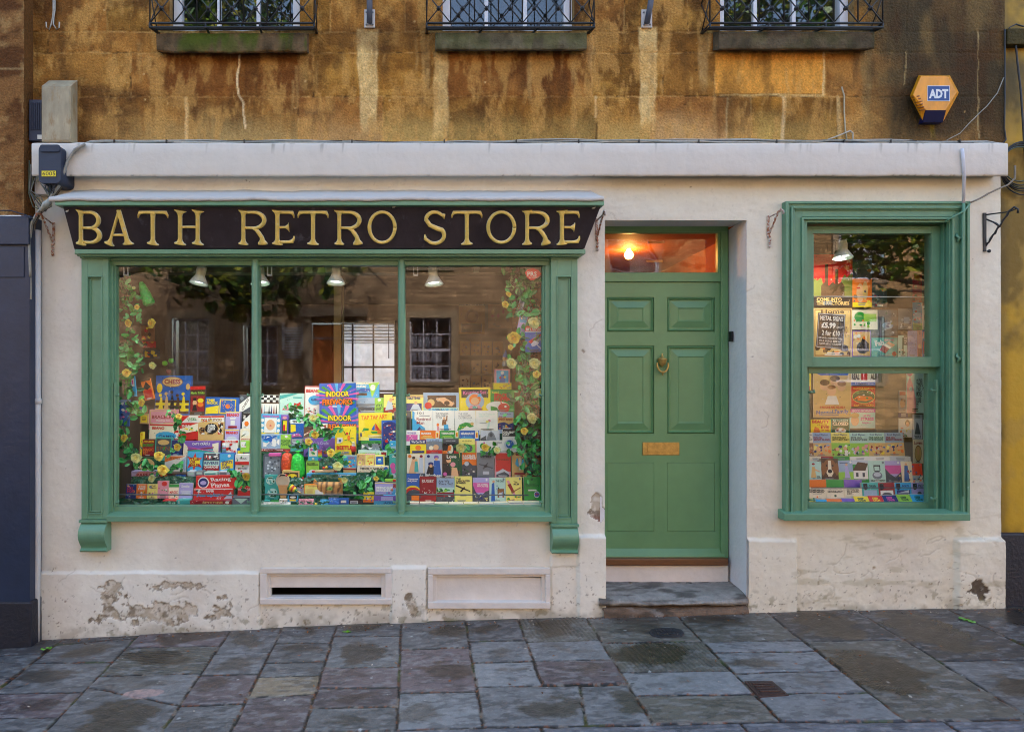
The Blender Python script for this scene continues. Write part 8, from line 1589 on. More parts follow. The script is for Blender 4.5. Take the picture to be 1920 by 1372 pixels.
mb = MB(); mb.box(-11.5, YO - .05, -.3, 3.2, YO + .05, .45, lin((70, 56, 44))); mb.build('plinth', M['oppstone'], oh)
opp_house('opposite_cream_house', 3.3, 22, 6.4, (190, 150, 104), 'pale cream rendered house across the street', [(5.2, 1.2, 6.4, 2.9), (8.2, 1.2, 9.2, 2.9), (11.0, 1.4, 12.2, 3.1), (14, 1.2, 15.2, 2.9), (5.2, 4.0, 6.4, 5.6), (11.0, 4.1, 12.2, 5.7)])
opp_house('opposite_grey_house', -30, -11.6, 7.0, (110, 100, 88), 'grey brown terraced house at the end of the opposite row', [(-15, 1.2, -14, 2.9), (-19, 1.2, -18, 2.9), (-15, 4.2, -14, 5.8)])
# trees between
def foliage(name, blobs, n, seed, parent, cols, size=.095):
    rg = np.random.RandomState(seed); V_ = []; F_ = []; C_ = []
    tot = sum(b[3] ** 3 for b in blobs)
    for (x, y, z, r, sq) in blobs:
        m_ = int(n * r ** 3 / tot) + 20
        nc = max(6, m_ // 14); cen = rg.normal(0, 1, (nc, 3)); cen /= np.linalg.norm(cen, axis=1)[:, None]; cen *= r * rg.uniform(.35, 1.0, (nc, 1)) ** .6; cen[:, 2] *= sq
        for i in range(m_):
            c = cen[rg.randint(nc)] + rg.normal(0, .13, 3) * r * .9 + np.array([x, y, z]); a = rg.uniform(0, 6.28); t = rg.uniform(-.9, .9); s = size * rg.uniform(.6, 1.4)
            u = np.array([math.cos(a) * math.cos(t), math.sin(a) * math.cos(t), math.sin(t) - .2]); v = np.cross(u, rg.normal(0, 1, 3)); v /= np.linalg.norm(v) + 1e-6
            b0 = len(V_); V_ += [c - u * s, c + v * s * .5, c + u * s * 1.1, c - v * s * .5]; F_.append((b0, b0 + 1, b0 + 2, b0 + 3)); C_.append(lin(cols[rg.randint(len(cols))]))
    me = bpy.data.meshes.new(name); me.from_pydata([tuple(q) for q in V_], [], F_); ca = me.color_attributes.new("Col", 'FLOAT_COLOR', 'CORNER'); ca.data.foreach_set("color", np.repeat(np.array([c + (1,) for c in C_]), 4, 0).astype(np.float32).ravel())
    return link(name, me, M['leaf'], parent)
lc = [(70, 110, 30), (44, 84, 24), (110, 140, 40), (170, 170, 50), (40, 70, 40)]
t1 = empty('street_tree', (-6.9, -8.2, 0), 'leafy tree across the road whose boughs hang before the brown brick house', 'tree')
mb = MB(); mb.tube([(-6.9, -8.2, -.1), (-6.8, -8.2, 2), (-6.2, -8.1, 4), (-5.2, -7.9, 6), (-4.2, -7.7, 7.5)], [.24, .19, .16, .11, .05], 10); mb.build('trunk', M['bark'], t1)
mb = MB()
for k in range(9):
    a = k * .9; z = 3.4 + k * .42; mb.tube([(-6.4 + .3 * k, -8.1, z), (-4.6 + .9 * math.cos(a), -8.1 + .9 * math.sin(a), z + .7), (-3.2 + 2.1 * math.cos(a), -8.0 + 1.6 * math.sin(a), z + .4), (-3.2 + 2.6 * math.cos(a), -7.9 + 2 * math.sin(a), z - .1)], [.07, .05, .03, .012], 6)
mb.build('limbs', M['bark'], t1)
foliage('crown', [(-3.6, -7.8, 3.9, 1.25, .7), (-2.7, -7.2, 3.4, .8, .8), (-2.2, -7.6, 4.6, 1.1, .8), (-4.4, -8.2, 5.4, 1.5, .8), (-2.4, -8, 6.6, 1.5, .8), (-3.5, -7.4, 2.95, .5, 1.1), (-2.5, -7.2, 2.85, .45, 1.0), (-3.0, -7.5, 3.3, .7, .9), (-3.9, -7.5, 3.4, .65, .8), (-2.0, -7.3, 3.5, .65, .8), (-1.3, -7.6, 3.9, .5, .8), (-3.8, -8.3, 7.6, 1.5, .8), (-3.6, -8.2, 9.1, 1.5, .8), (-4.6, -8.0, 8.2, 1.0, .9), (-.8, -8, 6.2, 1.0, .7)], 12500, 5, t1, lc)
t2 = empty('street_tree', (12.2, -8.6, 0), 'leafy tree across the road before the cream house', 'tree')
mb = MB(); mb.tube([(12.2, -8.6, -.1), (12.1, -8.6, 2), (11.3, -8.5, 4), (10.0, -8.4, 6.5)], [.2, .16, .13, .05], 10); mb.build('trunk', M['bark'], t2)
mb = MB()
for k in range(8):
    a = k * 1.1 + 2; z = 2.8 + k * .42; mb.tube([(11.8 - .2 * k, -8.5, z), (10.2 + 1.1 * math.cos(a), -8.5 + .9 * math.sin(a), z + .4), (9.3 + 2.2 * math.cos(a), -8.3 + 1.7 * math.sin(a), z + .3)], [.06, .04, .014], 6)
mb.build('limbs', M['bark'], t2)
foliage('crown', [(9.3, -8.2, 4.1, 1.0, .8), (10.4, -8.4, 4.6, 1.4, .8), (8.7, -8.0, 3.4, .6, .8), (9.2, -8.2, 6, 1.3, .8), (8.9, -8, 2.9, .5, .9), (7.2, -8.4, 8.7, 1.5, .8), (6.2, -8.3, 8.2, .9, .9)], 4800, 8, t2, lc)
# ================================================================== VINES, ROSES, LOOSE TOYS
rv = np.random.RandomState(21)
M['petal'] = mat('silk_petal', attr=True, rough=.6, var=.12, vscale=60)
def leaf_at(mb, p, r, col, ang=None, tilt=None):
    a = rv.uniform(0, 6.28) if ang is None else ang; n = 9
    nrm = Vector((rv.uniform(-.6, .6), -1, rv.uniform(-.5, .7))).normalized(); u = nrm.orthogonal().normalized(); u.rotate(Matrix.Rotation(a, 3, nrm)); v = nrm.cross(u)
    L = r * 1.25; Wd = r * .72; c = Vector(p); mid = [c + u * (L * t) + nrm * (.12 * r * math.sin(t * 3)) for t in (-.9, 1.1)]
    up = []; dn = []
    for k in range(5):
        t = -.9 + 2.0 * (k + .5) / 5; w_ = Wd * math.sin(math.pi * (k + .7) / 5.6) ** .7; up.append(c + u * (L * t) + v * w_ + nrm * (.18 * r)); dn.append(c + u * (L * t) - v * w_ + nrm * (.18 * r))
    cc = lin(col); c2 = tuple(min(1, x * 1.25) for x in cc)
    b0 = len(mb.v); mb.v += [tuple(mid[0])] + [tuple(q) for q in up] + [tuple(mid[1])] + [tuple(q) for q in dn[::-1]]
    mb.face([b0] + [b0 + 1 + k for k in range(5)] + [b0 + 6], cc, False); mb.face([b0, b0 + 6] + [b0 + 7 + k for k in range(5)], c2, False)
def rose(p, r, parent, pale=False, name='rose'):
    mb = MB(); c = Vector(p); ax = Vector((rv.uniform(-.5, .5), -1, rv.uniform(-.2, .5))).normalized(); u = ax.orthogonal().normalized(); v = ax.cross(u)
    out = lin((214, 224, 150)) if pale else lin((232, 216, 84)); inn = lin((236, 226, 120)) if pale else lin((226, 170, 30))
    for ring, (n, rr, h, tl) in enumerate(((5, 1.0, .0, .5), (5, .72, .22, .75), (4, .45, .36, .95), (3, .24, .46, 1.1))):
        for k in range(n):
            t = 2 * math.pi * (k + .5 * ring) / n + rv.uniform(-.2, .2); d = u * math.cos(t) + v * math.sin(t); s = ax.cross(d); q = ring / 3; col = tuple((out[i] * (1 - q) + inn[i] * q) * (.72 + .4 * ((k * 3 + ring) % 5) / 4) for i in range(3))
            R_ = r * rr; base = c + ax * (h * r * .5); w_ = R_ * .72
            pts = [base + d * R_ * .1, base + d * R_ * .6 - s * w_ + ax * r * .18 * tl, base + d * R_ * 1.02 - s * w_ * .55 + ax * r * .34 * tl, base + d * R_ * (1.0 + .35 * ((k * 7 + ring) % 3) / 2) + ax * r * (.28 * tl), base + d * R_ * 1.02 + s * w_ * .55 + ax * r * .36 * tl, base + d * R_ * .6 + s * w_ + ax * r * .18 * tl]
            mb.poly(pts, col)
    mb.build(name, M['petal'], parent)
GR = [(60, 170, 84), (36, 128, 56), (96, 196, 116), (54, 146, 44), (22, 84, 40)]
def vine(name, path, y, nleaf, spread, roses, lab, cat, cols=GR, size=.026, needles=0, extra=()):
    g = empty(name, W(path[-1][0], path[-1][1], y), lab, cat)
    P = [W(a, b, y + rv.uniform(-.02, .03)) for a, b in path]; mb = MB(); mb.tube(P, .0028, 6, lin((70, 96, 50))); mb.build('stem', M['leaf'], g)
    mb = MB()
    for k in range(nleaf):
        i = rv.randint(len(path) - 1); t = rv.uniform(0, 1); a = path[i][0] + (path[i + 1][0] - path[i][0]) * t + rv.normal(0, spread); b = path[i][1] + (path[i + 1][1] - path[i][1]) * t + rv.normal(0, spread * .7)
        leaf_at(mb, W(a, b, y + rv.uniform(-.035, .06)), size * rv.uniform(.6, 1.25), cols[rv.randint(len(cols))])
    mb.build('leaves', M['leaf'], g)
    if needles:
        mb = MB()
        for k in range(needles):
            i = rv.randint(len(path) - 1); t = rv.uniform(0, 1); a = path[i][0] + (path[i + 1][0] - path[i][0]) * t + rv.normal(0, spread * .8) + 8; b = path[i][1] + (path[i + 1][1] - path[i][1]) * t + rv.normal(0, spread)
            c = W(a, b, y + rv.uniform(.0, .08)); d0 = Vector(rv.normal(0, 1, 3)).normalized(); cc = [(30, 62, 40), (44, 76, 50), (140, 152, 140), (20, 44, 28)][rv.randint(4)]
            for q in range(9):
                d = (d0 + Vector(rv.normal(0, .45, 3))).normalized() * .035; s = d.cross(Vector((0, 1, .3))).normalized() * .0011; mb.poly([c + s, c - s, c + d], lin(cc))
        mb.build('pine_needles', M['leaf'], g)
    for (a, b, r, pl) in roses: rose(W(a, b, y - .045), r / 350, g, pl)
    for (a, b) in extra:             # fir cones
        mb = MB(); c = W(a, b, y - .02)
        for k in range(34):
            t = k * 2.4; h = (k / 34 - .5) * .06; rr = .022 * math.sin(math.pi * (k + 2) / 38); d = Vector((math.cos(t), math.sin(t), .2)); q = c + Vector((0, 0, h)) + d * rr; s = Vector((-d.y, d.x, 0)) * .006
            mb.poly([q + s, q - s, q + d * .009 + Vector((0, 0, .004))], lin((170, 166, 160) if k % 2 else (90, 74, 64)))
        mb.lathe([(.002, -.03), (.014, -.012), (.014, .012), (.002, .03)], c, 'z', 8, lin((60, 46, 38))); mb.build('fir_cone', M['petal'], g)
    return g
vine('vine_garland', [(232, 520), (238, 545), (244, 575), (250, 600), (240, 640), (236, 665), (242, 690), (258, 672), (240, 705), (236, 745), (250, 765), (232, 800), (228, 830), (245, 850), (262, 868)], .11, 240, 10,
     [(241, 606, 9, 0), (285, 606, 11, 0), (257, 576, 6, 0), (237, 699, 9, 0), (286, 685, 8, 1), (266, 755, 9, 0), (233, 821, 9, 0), (255, 858, 11, 1), (251, 540, 4, 1)], 'trailing leafy vine of silk yellow roses down the pilaster side of the first pane', 'garland', size=.020)
vine('vine_garland', [(968, 515), (985, 530), (965, 560), (985, 590), (1008, 600), (990, 630), (1000, 660), (975, 690), (1000, 720), (985, 745), (1005, 770), (980, 790), (998, 815), (985, 835), (1000, 860), (1008, 890)], .12, 460, 17,
     [(953, 552, 7, 0), (947, 571, 8, 0), (963, 633, 14, 0), (1001, 605, 13, 1), (958, 681, 12, 1), (1002, 681, 12, 1), (1006, 702, 9, 0), (1013, 737, 11, 1), (997, 784, 12, 1), (983, 808, 8, 0), (957, 651, 6, 0)], 'thick garland of pine, ivy and pale yellow roses hanging beside the doorway end', 'garland', size=.020, needles=620,
     extra=[(984, 730), (990, 742), (978, 838), (964, 532)])
for path, n, ros, y, lab in (
    ([(268, 868), (285, 880), (300, 886), (322, 880), (340, 875)], 26, [(298, 855, 11, 0), (305, 881, 12, 0), (285, 897, 9, 1)], .20, 'spray of yellow roses and leaves in front of the orange flash box'),
    ([(322, 772), (334, 782), (336, 800), (340, 822), (330, 842), (318, 850)], 22, [(335, 781, 7, 0), (333, 838, 9, 0)], .26, 'small spray of yellow roses between the bracelet box and string game'),
    ([(430, 885), (450, 893), (462, 903), (440, 908)], 20, [(462, 893, 9, 0)], .13, 'leafy sprig with one yellow rose above the potato gun box'),
    ([(540, 768), (552, 762), (560, 778), (575, 782), (590, 785), (598, 800), (605, 815), (590, 822)], 30, [(587, 784, 9, 1), (591, 815, 9, 0), (578, 828, 9, 0)], .34, 'ivy sprig with yellow roses across the dominoes box'),
    ([(640, 800), (622, 812), (610, 818)], 9, [], .34, 'small ivy sprig at the corner of the beetle game'),
    ([(548, 838), (570, 832), (612, 848), (630, 856), (640, 872), (650, 862)], 26, [(621, 849, 10, 0), (633, 874, 11, 1)], .28, 'ivy spray with two yellow roses below the beetle game'),
    ([(650, 905), (662, 915), (672, 900), (685, 906), (690, 922), (665, 928)], 30, [(646, 900, 7, 1)], .14, 'dense green plant sprig beside the tiger face cushion'),
    ([(698, 890), (712, 882), (722, 892), (728, 900)], 18, [(705, 897, 6, 0)], .26, 'ivy sprig before the domino boxes at the second mullion'),
    ([(726, 842), (738, 848), (742, 856)], 9, [], .34, 'small ivy sprig at the second mullion beside the pinball game'),
    ([(858, 842), (866, 838), (880, 845)], 8, [(864, 839, 11, 1)], .21, 'pale yellow rose lying on top of the love book'),
    ([(905, 846), (915, 843), (930, 847), (948, 846), (955, 850)], 14, [(910, 839, 9, 0), (932, 844, 8, 1)], .21, 'two yellow roses with leaves lying on the spitfire and cinema manuals')):
    vine('rose_spray', path, y, int(n * 1.5), 6, ros, lab, 'flowers', size=.018)
# crinkled green film among the toys
for (x0, y0, x1, y1, y, lab) in ((245, 893, 370, 908, .19, 'crinkled shiny green film behind the pocket books'), (248, 940, 330, 947, .07, 'thin strip of green film on the window board'), (490, 898, 512, 908, .2, 'green film showing beside the first mullion'), (540, 896, 600, 914, .2, 'green film behind the spinning top'), (556, 940, 625, 948, .05, 'green film strip under the toy packets'), (640, 892, 700, 912, .2, 'green film behind the friendship bracelets box'), (600, 858, 640, 885, .3, 'green film under the beetle game')):
    nx, ny = 40, 10; a = W(x0, y1, y); b = W(x1, y0, y); XX, ZZ = np.meshgrid(np.linspace(a.x, b.x, nx), np.linspace(a.z, b.z, ny)); P = np.stack([XX, y + .02 * (fbm(XX * 60, ZZ * 90, int(x0)) - .5) * 2 + (ZZ - a.z) * .3, ZZ + .012 * (fbm(XX * 50, ZZ * 50, int(x0) + 1) - .5)], -1)
    o = grid_object('green_film', P, np.ones((ny, nx, 4)), np.ones((ny - 1, nx - 1), bool), M['film2'] if 'film2' in M else M['film']); tag(o, lab, 'film')
# glass-side stickers and hanging bits
mb = MB(); c = W(999, 515, .030)
pts = [W(999 + a, 515 + b, .030) for a, b in ((-15, -4), (-10, -10), (0, -12), (10, -9), (16, -2), (14, 2), (2, 10), (-4, 11), (-11, 5))]; mb.prism(pts[::-1], (0, .001, 0), lin((214, 42, 30)))
f_ = pframe(984, 503, 1015, 527, .0292); add_text(mb, "PRS", f_, .44, .56, .56, .34, PL['w'], .02); add_text(mb, "for MUSIC", f_, .5, .28, .5, .14, PL['w'], .0); o = mb.build('window_sticker', M['card'], loc=c); tag(o, 'red plectrum shaped PRS sticker in the top corner of the glass', 'sticker')
item(PK, 'F', (1240, 690, 1420, 948), .09, 'b', [('r', 0, .8, 1, 1, 'r'), T("BIKE AIRPLANE", .52, .87, .92, .1, 'w', .04), ('r', 0, .75, 1, .8, 'h'), ('p', [.15, .4, .4, .5, .9, .7, .86, .62, .5, .4, .3, .32], 'r'), ('p', [.3, .3, .5, .45, .75, .35, .7, .3, .5, .22, .36, .2], 'h'), ('p', [.62, .3, .95, .1, .9, .06, .66, .22], 'h'), ('p', [.6, .45, .95, .6, .98, .55, .7, .36], 'a')], 'blue bike aeroplane packet with a red top hanging by the garland', lean=0, cat='toy packet')
item(PK, 'F', (1172, 420, 1226, 545), .13, 'h', [('r', .2, .1, .7, .8, 'a'), ('r', .1, .1, .3, .6, 'n')], 'slim silvery packet tilted high in the garland', roll=-16, lean=0, cat='toy packet')
item(PK, 'F', (1168, 570, 1250, 790), .13, 'v', [('r', .1, .6, .95, 1, 'c'), ('n', 101, 8, 'gyw', .15, .62, .9, .96, .1)], 'lilac and turquoise packet tilted in the garland', roll=-12, lean=0, cat='toy packet')
STEPS.clear()
# jack in the box
jk = empty('clown_in_box', W(941, 728, .76), 'clown springing from pink and yellow toy box above the garland end', 'toy')
mb = MB(); mb.pbox(928, 692, 956, 719, .77, .84, PL['i']); f_ = pframe(928, 692, 956, 719, .7692); draw(mb, lambda u, v, n=0: f_(u, v) - Vector((0, n, 0)), [('r', .1, .05, .9, .9, 'c'), ('p', [.3, .05, .4, .7, .6, .7, .7, .05], 'b'), ('c', .5, .75, .12, .12, 'w'), ('c', .35, .4, .07, .08, 'r'), ('c', .65, .45, .07, .08, 'y')]); mb.build('box', M['card'], jk, bevel=.002)
mb = MB(); mb.pbox(926, 718, 959, 730, .76, .85, PL['y']); f_ = pframe(926, 718, 959, 730, .7592); draw(mb, lambda u, v, n=0: f_(u, v) - Vector((0, n, 0)), [('n', 103, 12, 'rbow', .05, .1, .95, .9, .08)]); mb.build('base', M['card'], jk, bevel=.002)
c = W(947, 672, .8); mb = MB(); mb.lathe([(.001, -.024), (.016, -.018), (.022, 0), (.018, .014), (.008, .022)], c, 'z', 14, PL['s']); mb.lathe([(.004, -.004), (.007, 0), (.004, .005)], c + Vector((0, -.022, 0)), 'y', 8, PL['r']); mb.build('head', M['plain'], jk)
mb = MB(); mb.lathe([(.022, .010), (.014, .035), (.002, .068)], c, Vector((.1, 0, 1)), 14, PL['b']); mb.build('hat', M['plain'], jk)
mb = MB(); mb.lathe([(.024, -.06), (.022, -.03), (.014, -.02)], c, 'z', 14, PL['a']); mb.build('body', M['plain'], jk)
# toys at the front
def bag(x0, y0, x1, y1, y, col, lab):
    a = W((x0 + x1) / 2, y1, y); b = W(0, y0, y).z; r = (x1 - x0) / 2 * (CD + y) / F; h = b - a.z
    g = empty('mesh_bag', a, lab, 'bag'); mb = MB(); mb.lathe([(r * .2, 0), (r * .9, .01), (r, h * .2), (r * .95, h * .55), (r * .75, h * .85), (r * .3, h * .95), (r * .1, h * .98)], a, 'z', 20, lin(col)); mb.build('filling', M['bagm'], g)
    mb = MB(); mb.lathe([(r * .12, h * .97), (r * .3, h), (r * .4, h * 1.03)], a, 'z', 12, lin(col)); mb.build('tied_neck', M['bagm'], g)
M['bagm'] = mat('translucent_bag', attr=True, rough=.3, var=.5, vscale=60, bump=1, bscale=60, bumpd=.01)
bag(527, 846, 550, 886, .35, (236, 84, 36), 'bright orange bag of marbles behind the pin art toy'); bag(545, 847, 572, 896, .32, (50, 224, 70), 'bright green bag of marbles beside the orange one')
gs = empty('plastic_sleeve', W(278, 570, .12), 'green plastic sleeve hanging tilted above the roses', 'packet'); mb = MB(); p0, p1 = W(264, 529, .12), W(281, 572, .12); mb.tube([p0, p0.lerp(p1, .15), p0.lerp(p1, .5), p0.lerp(p1, .92), p1], [.012, .024, .034, .040, .030], 14, lin((36, 190, 70))); mb.build('sleeve', M['bagm'], gs)
M['wood'] = mat('painted_wood_toy', attr=True, rough=.4, var=.1, vscale=30)
k_ = empty('kaleidoscope', W(600, 887, .27), 'long tan wooden kaleidoscope tube lying on the blue boxes', 'toy'); a, b = W(585, 884, .26), W(632, 882, .26)
for t0, t1, rr, col, nm in ((0, .12, .009, (200, 40, 40), 'red_end'), (.12, .9, .011, (222, 192, 144), 'tube'), (.9, 1, .012, (180, 60, 60), 'eyepiece')): mb = MB(); mb.tube([a.lerp(b, t0), a.lerp(b, t1)], rr, 12, lin(col)); mb.build(nm, M['wood'], k_)
tp = empty('toy_plane', W(612, 877, .25), 'small red and yellow spotted wooden toy on the kaleidoscope', 'toy')
for (dx, dz, r, col) in ((-.02, .0, .009, (226, 60, 40)), (.0, .004, .011, (240, 200, 40)), (.022, .008, .009, (40, 90, 180)), (.036, .004, .008, (60, 150, 210))): mb = MB(); mb.lathe([(.001, -r), (r * .7, -r * .7), (r, 0), (r * .7, r * .7), (.001, r)], W(612, 877, .25) + Vector((dx, 0, dz)), 'x', 10, lin(col)); mb.build('bead', M['wood'], tp)
st = empty('spinning_top', W(555, 922, .13), 'yellow, green and red wooden spinning top lying on its side', 'toy'); c = W(551, 917, .13); ax = Vector((.9, -.2, -.42))
for h0, h1, r0, r1, col in ((-.04, -.026, .024, .026, (40, 120, 60)), (-.026, -.012, .026, .024, (240, 196, 40)), (-.012, .0, .024, .021, (200, 40, 40)), (.0, .014, .021, .016, (240, 196, 40)), (.014, .03, .016, .006, (40, 120, 60)), (.03, .062, .005, .004, (214, 180, 120))): mb = MB(); mb.lathe([(0.001, h0), (r0, h0), (r1, h1), (.001, h1)], c, ax, 16, lin(col)); mb.build('painted_band', M['wood'], st)
pd = empty('wooden_paddle', W(532, 928, .12), 'round wooden paddle with red bow and tapering handle', 'toy'); mb = MB()
mb.prism([W(530 + 13 * math.cos(t), 901 - 13 * math.sin(t), .14) for t in np.linspace(0, 6.28, 22)[:-1]], (0, .008, 0), lin((226, 206, 176))); mb.build('blade', M['wood'], pd)
mb = MB(); mb.prism([W(521, 909, .139), W(526, 934, .139), W(536, 934, .139), W(541, 909, .139)], (0, .009, 0), lin((232, 170, 110))); mb.build('handle', M['wood'], pd)
mb = MB(); mb.prism([W(522, 895, .1385), W(526, 889, .1385), W(534, 889, .1385), W(540, 894, .1385), W(536, 892, .1385), W(527, 892, .1385)], (0, .001, 0), PL['k']); mb.build('painted_hair', M['wood'], pd)
mb = MB(); mb.lathe([(.001, -.008), (.008, 0), (.001, .008)], W(537, 891, .13), 'x', 8, PL['r']); mb.build('red_bow', M['wood'], pd)
ct = empty('tiger_cushion', W(615, 925, .19), 'tiger face cushion with one green eye behind the autograph book', 'cushion'); mb = MB(); a, b = W(588, 928, .2), W(643, 903, .2)
nx, ny = 26, 14; XX, ZZ = np.meshgrid(np.linspace(a.x, b.x, nx), np.linspace(a.z, b.z, ny)); ux = np.linspace(-1, 1, nx)[None]; uz = np.linspace(-1, 1, ny)[:, None]; th = .03 * np.sqrt(np.clip((1 - ux ** 4) * (1 - uz ** 4), 0, 1)); sn = np.sin(XX * 160 + 6 * fbm(XX * 20, ZZ * 20, 4)); c = np.zeros(XX.shape + (3,)) + np.array(lin((206, 150, 84))); c = mixc(c, lin((60, 36, 22)), ss(.2, .5, sn) * .8); c = mixc(c, lin((226, 210, 180)), ss(.3, .9, -uz + 0 * ux) * .6)
ed = np.hypot((ux - .15) / .22, (uz - .1) / .34); c = mixc(c, lin((150, 190, 90)), 1 - ss(.8, 1, ed)); c = mixc(c, (.01, .01, .01), 1 - ss(.3, .42, ed))
grid_object('cushion_face', np.stack([XX, .2 - th, ZZ], -1), np.concatenate([c, np.ones(XX.shape + (1,))], -1), np.ones((ny - 1, nx - 1), bool), M['petal'], ct)
for s, x in ((-1, 591), (1, 639)): mb = MB(); q = W(x, 904, .19); mb.prism([q + Vector((-.014, 0, 0)), q + Vector((.014, 0, 0)), q + Vector((s * .006, 0, .024))], (0, .01, 0), lin((220, 150, 70))); mb.build('ear', M['petal'], ct)
mb = MB(); mb.tube([W(588, 940, .07), W(592, 945, .06), W(598, 945, .06), W(601, 938, .07)], [.003, .008, .009, .003], 8, lin((246, 212, 40))); o = mb.build('toy_banana', M['wood'], loc=W(595, 944, .07)); tag(o, 'small yellow toy banana at the front of the middle pane', 'toy')
sa = empty('santa_figure', W(663, 852, .30), 'small red and white bearded santa bottle figure standing on the ludo box', 'figurine'); c = W(663, 852, .3)
for nm, prof, col in (('base', [(.001, 0), (.014, 0), (.016, .01), (.015, .022)], (30, 28, 30)), ('coat', [(.016, .022), (.020, .034), (.017, .055), (.011, .064)], (200, 34, 34)), ('beard', [(.010, .056), (.014, .064), (.012, .076)], (232, 228, 220)), ('cap', [(.012, .076), (.013, .082), (.010, .092), (.001, .095)], (206, 190, 130))): mb = MB(); mb.lathe(prof, c, 'z', 14, lin(col)); mb.build(nm, M['wood'], sa)
fg = empty('toy_bottle', W(420, 848, .38), 'small white and blue toy bottle with a red band beside the string game', 'toy'); c = W(420, 848, .38)
for nm, prof, col in (('body', [(.001, 0), (.014, 0), (.014, .04), (.012, .046)], (150, 200, 220)), ('band', [(.0145, .032), (.0145, .04)], (210, 50, 50)), ('cap', [(.012, .046), (.013, .05), (.013, .066), (.001, .068)], (232, 232, 226))): mb = MB(); mb.lathe(prof, c, 'z', 14, lin(col)); mb.build(nm, M['wood'], fg)
for (x, y, r, d, col, lab) in ((568, 896, .008, .2, (214, 30, 40), 'red wooden bead standing on the film below the green bag'), (487, 920, .012, .12, (206, 40, 40), 'red round toy beside the first mullion'), (735, 918, .010, .13, (200, 120, 90), 'small pink wooden ball by the bracelets box')):
    mb = MB(); c = W(x, y, d); mb.lathe([(.0005, -r), (r * .7, -r * .7), (r, 0), (r * .7, r * .7), (.0005, r)], c, 'z', 12, lin(col)); o = mb.build('toy_ball', M['wood'], loc=c); tag(o, lab, 'toy')
sp_ = empty('rainbow_spring', W(600, 862, .34), 'rainbow coloured spring toy beside the white carton', 'toy'); a = W(600, 863, .34)
for k, col in enumerate(((226, 60, 150), (240, 60, 50), (250, 150, 40), (240, 220, 50), (80, 200, 80), (50, 140, 220), (120, 70, 190))): mb = MB(); mb.tube([a + Vector((.013 * math.cos(t), .013 * math.sin(t), .011 * (6 - k) + .011 * t / 12.6)) for t in np.linspace(0, 12.6, 20)], .0035, 5, lin(col)); mb.build('coil', M['wood'], sp_)
for (x0, y0, x1, y1, c, lab) in ((488, 941, 545, 948, 'w', 'clear packet of small silver toys at the front beside the mullion'), (560, 935, 588, 945, 'i', 'pink and white toy packet at the front'), (600, 936, 616, 946, 'c', 'blue toy packet behind the toy banana'), (616, 934, 636, 946, 'b', 'clear packet with blue rings at the front')):
    nx, ny = 14, 8; a = W(x0, y1, .06); b = W(x1, y0, .06); XX, ZZ = np.meshgrid(np.linspace(a.x, b.x, nx), np.linspace(a.z, b.z, ny)); nn = fbm(XX * 90, ZZ * 90, x0); cc = np.ones(XX.shape + (4,)); cc[..., :3] = np.array(PL[c]) * (.4 + 1.0 * nn)[..., None]
    o = grid_object('toy_packet', np.stack([XX, .06 - .02 * nn + (ZZ - a.z) * .5, ZZ], -1), cc, np.ones((ny - 1, nx - 1), bool), M['bagm']); tag(o, lab, 'toy packet')
# posters on the shop's rear wall
RY = 3.64
def rp(x0, y0, x1, y1, b, art, lab): return item('poster', 'U', (x0, y0, x1, y1), RY, b, art, lab, lean=0, mt='paper')
rp(860, 563, 909, 626, 'd', [('r', 0, .84, 1, 1, 'A'), T("We Can Do It!", .5, .92, .92, .11, 'w', .04), ('r', .1, .05, .9, .3, 'B'), ('c', .5, .52, .26, .2, 'n'), ('c', .5, .52, .16, .12, 'd')], 'old yellow poster with words we can do it on the shop rear wall')
rp(915, 563, 960, 615, 'n', [('n', 110, 8, 'NdR', .1, .1, .9, .8, .14), T("HOME", .4, .9, .6, .1, 'R')], 'brown poster beside the yellow one on the shop rear wall')
k = 0
for row, (y0, y1) in enumerate(((640, 666), (675, 700), (704, 730))):
    for i in range(4 if row < 2 else 3):
        x0 = 863 + i * 20.5; labs = [['sepia round faced print, start of the top row of small prints', 'sepia bird print, second in the top row of small prints', 'sepia ship print, third in the top row of small prints', 'sepia figure print, last in the top row of small prints'], ['pale notice at the start of the middle row of small prints', 'brown banded print, second in the middle row of small prints', 'pale landscape print, third in the middle row of small prints', 'faded print, last in the middle row of small prints'], ['pale portrait at the start of the bottom row of small prints', 'orange brown print, second in the bottom row of small prints', 'dull brown print, last in the bottom row of small prints']][row][i]
        rp(x0, y0, x0 + 18, y1, ['d', 'n', 'e', 'd'][(i + row) % 4] if row else 'd', [('n', 120 + k, 5, 'nNa', .15, .2, .85, .8, .18)], labs); k += 1
for (x0, y0, x1, y1, c, lab) in ((262, 610, 290, 640, 'n', 'brown toy packet deep in the shop beside the vine'), (266, 640, 292, 652, 'r', 'red toy packet deep in the shop beside the vine'), (268, 656, 300, 672, 'A', 'grey toy packet deep in the shop beside the vine')):
    item('poster', 'U', (x0, y0, x1, y1), 1.0, c, [('n', int(x0), 7, 'royN', .1, .1, .9, .9, .2)], lab, lean=0, name='wall_print', cat='print')
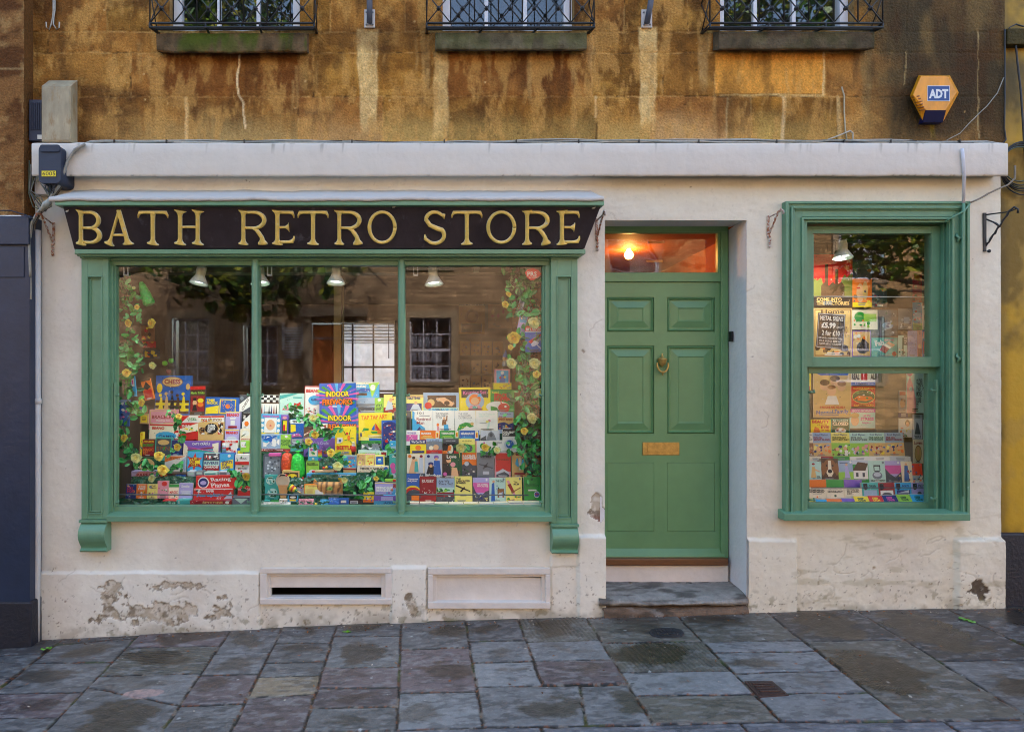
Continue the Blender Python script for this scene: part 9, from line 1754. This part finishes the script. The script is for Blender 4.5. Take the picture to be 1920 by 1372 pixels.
for (x, y, col, lab) in ((309, 681, (120, 190, 50), 'small green apple shaped bauble deep behind the vine'), (321, 676, (96, 170, 50), 'larger green apple shaped bauble deep behind the vine'), (316, 697, (120, 36, 30), 'dark red apple shaped bauble hanging above the chess set')):
    mb = MB(); c = W(x, y, .8); r = .022; mb.lathe([(.001, -r), (r * .7, -r * .75), (r, -.1 * r), (r * .8, r * .7), (.3 * r, r * .85), (.001, r * .7)], c, 'z', 14, lin(col)); mb.tube([c + Vector((0, 0, r * .7)), c + Vector((.002, 0, r * 1.5)), c + Vector((0, 0, .18))], .0012, 5, lin((40, 30, 20))); o = mb.build('bauble', M['wood'], loc=c); tag(o, lab, 'bauble')
# blocks of the stepped stand under the loose toys
stand_ = bpy.data.objects['display_stand']
for (xa, xb, yy_, y0, y1) in ((925, 960, 730, .755, .855), (527, 572, 896.5, .28, .39), (545, 562, 925, .11, .16), (521, 541, 934.5, .12, .16), (588, 643, 929, .17, .22), (596, 606, 863.5, .32, .36), (415, 425, 848.5, .36, .40), (584, 634, 889, .24, .29)):
    mb = MB(); a = W(xa, yy_, y0); b = W(xb, yy_, y0)
    if a.z > fz + .01: mb.box(a.x, y0, fz, b.x, y1, a.z - .001); mb.build('step', M['film'], stand_)
# dry leaf scraps and grit gathered along the foot of the wall
mb = MB(); rl = np.random.RandomState(77)
for k in range(620):
    x = rl.uniform(-2.5, 4.2); y = -.02 - abs(rl.normal(0, .05)); s = rl.uniform(.003, .011); a = rl.uniform(0, 6.3); z = float(zg(x)) + .004 + rl.uniform(0, .004)
    if k > 480: y = rl.uniform(-1.25, -.1)
    c = Vector((x, y - .03, z)); u = Vector((math.cos(a), math.sin(a), rl.uniform(-.3, .5))) * s; v = Vector((-math.sin(a), math.cos(a), rl.uniform(-.2, .4))) * s * .6
    mb.poly([c - u, c - v, c + u * 1.1, c + v], lin([(120, 66, 30), (90, 54, 30), (150, 96, 44), (60, 50, 40), (170, 160, 146)][rl.randint(5)]))
o = mb.build('leaf_litter', M['leaf']); tag(o, 'dry brown leaf scraps and grit along the foot of the wall', 'litter', kind='stuff')
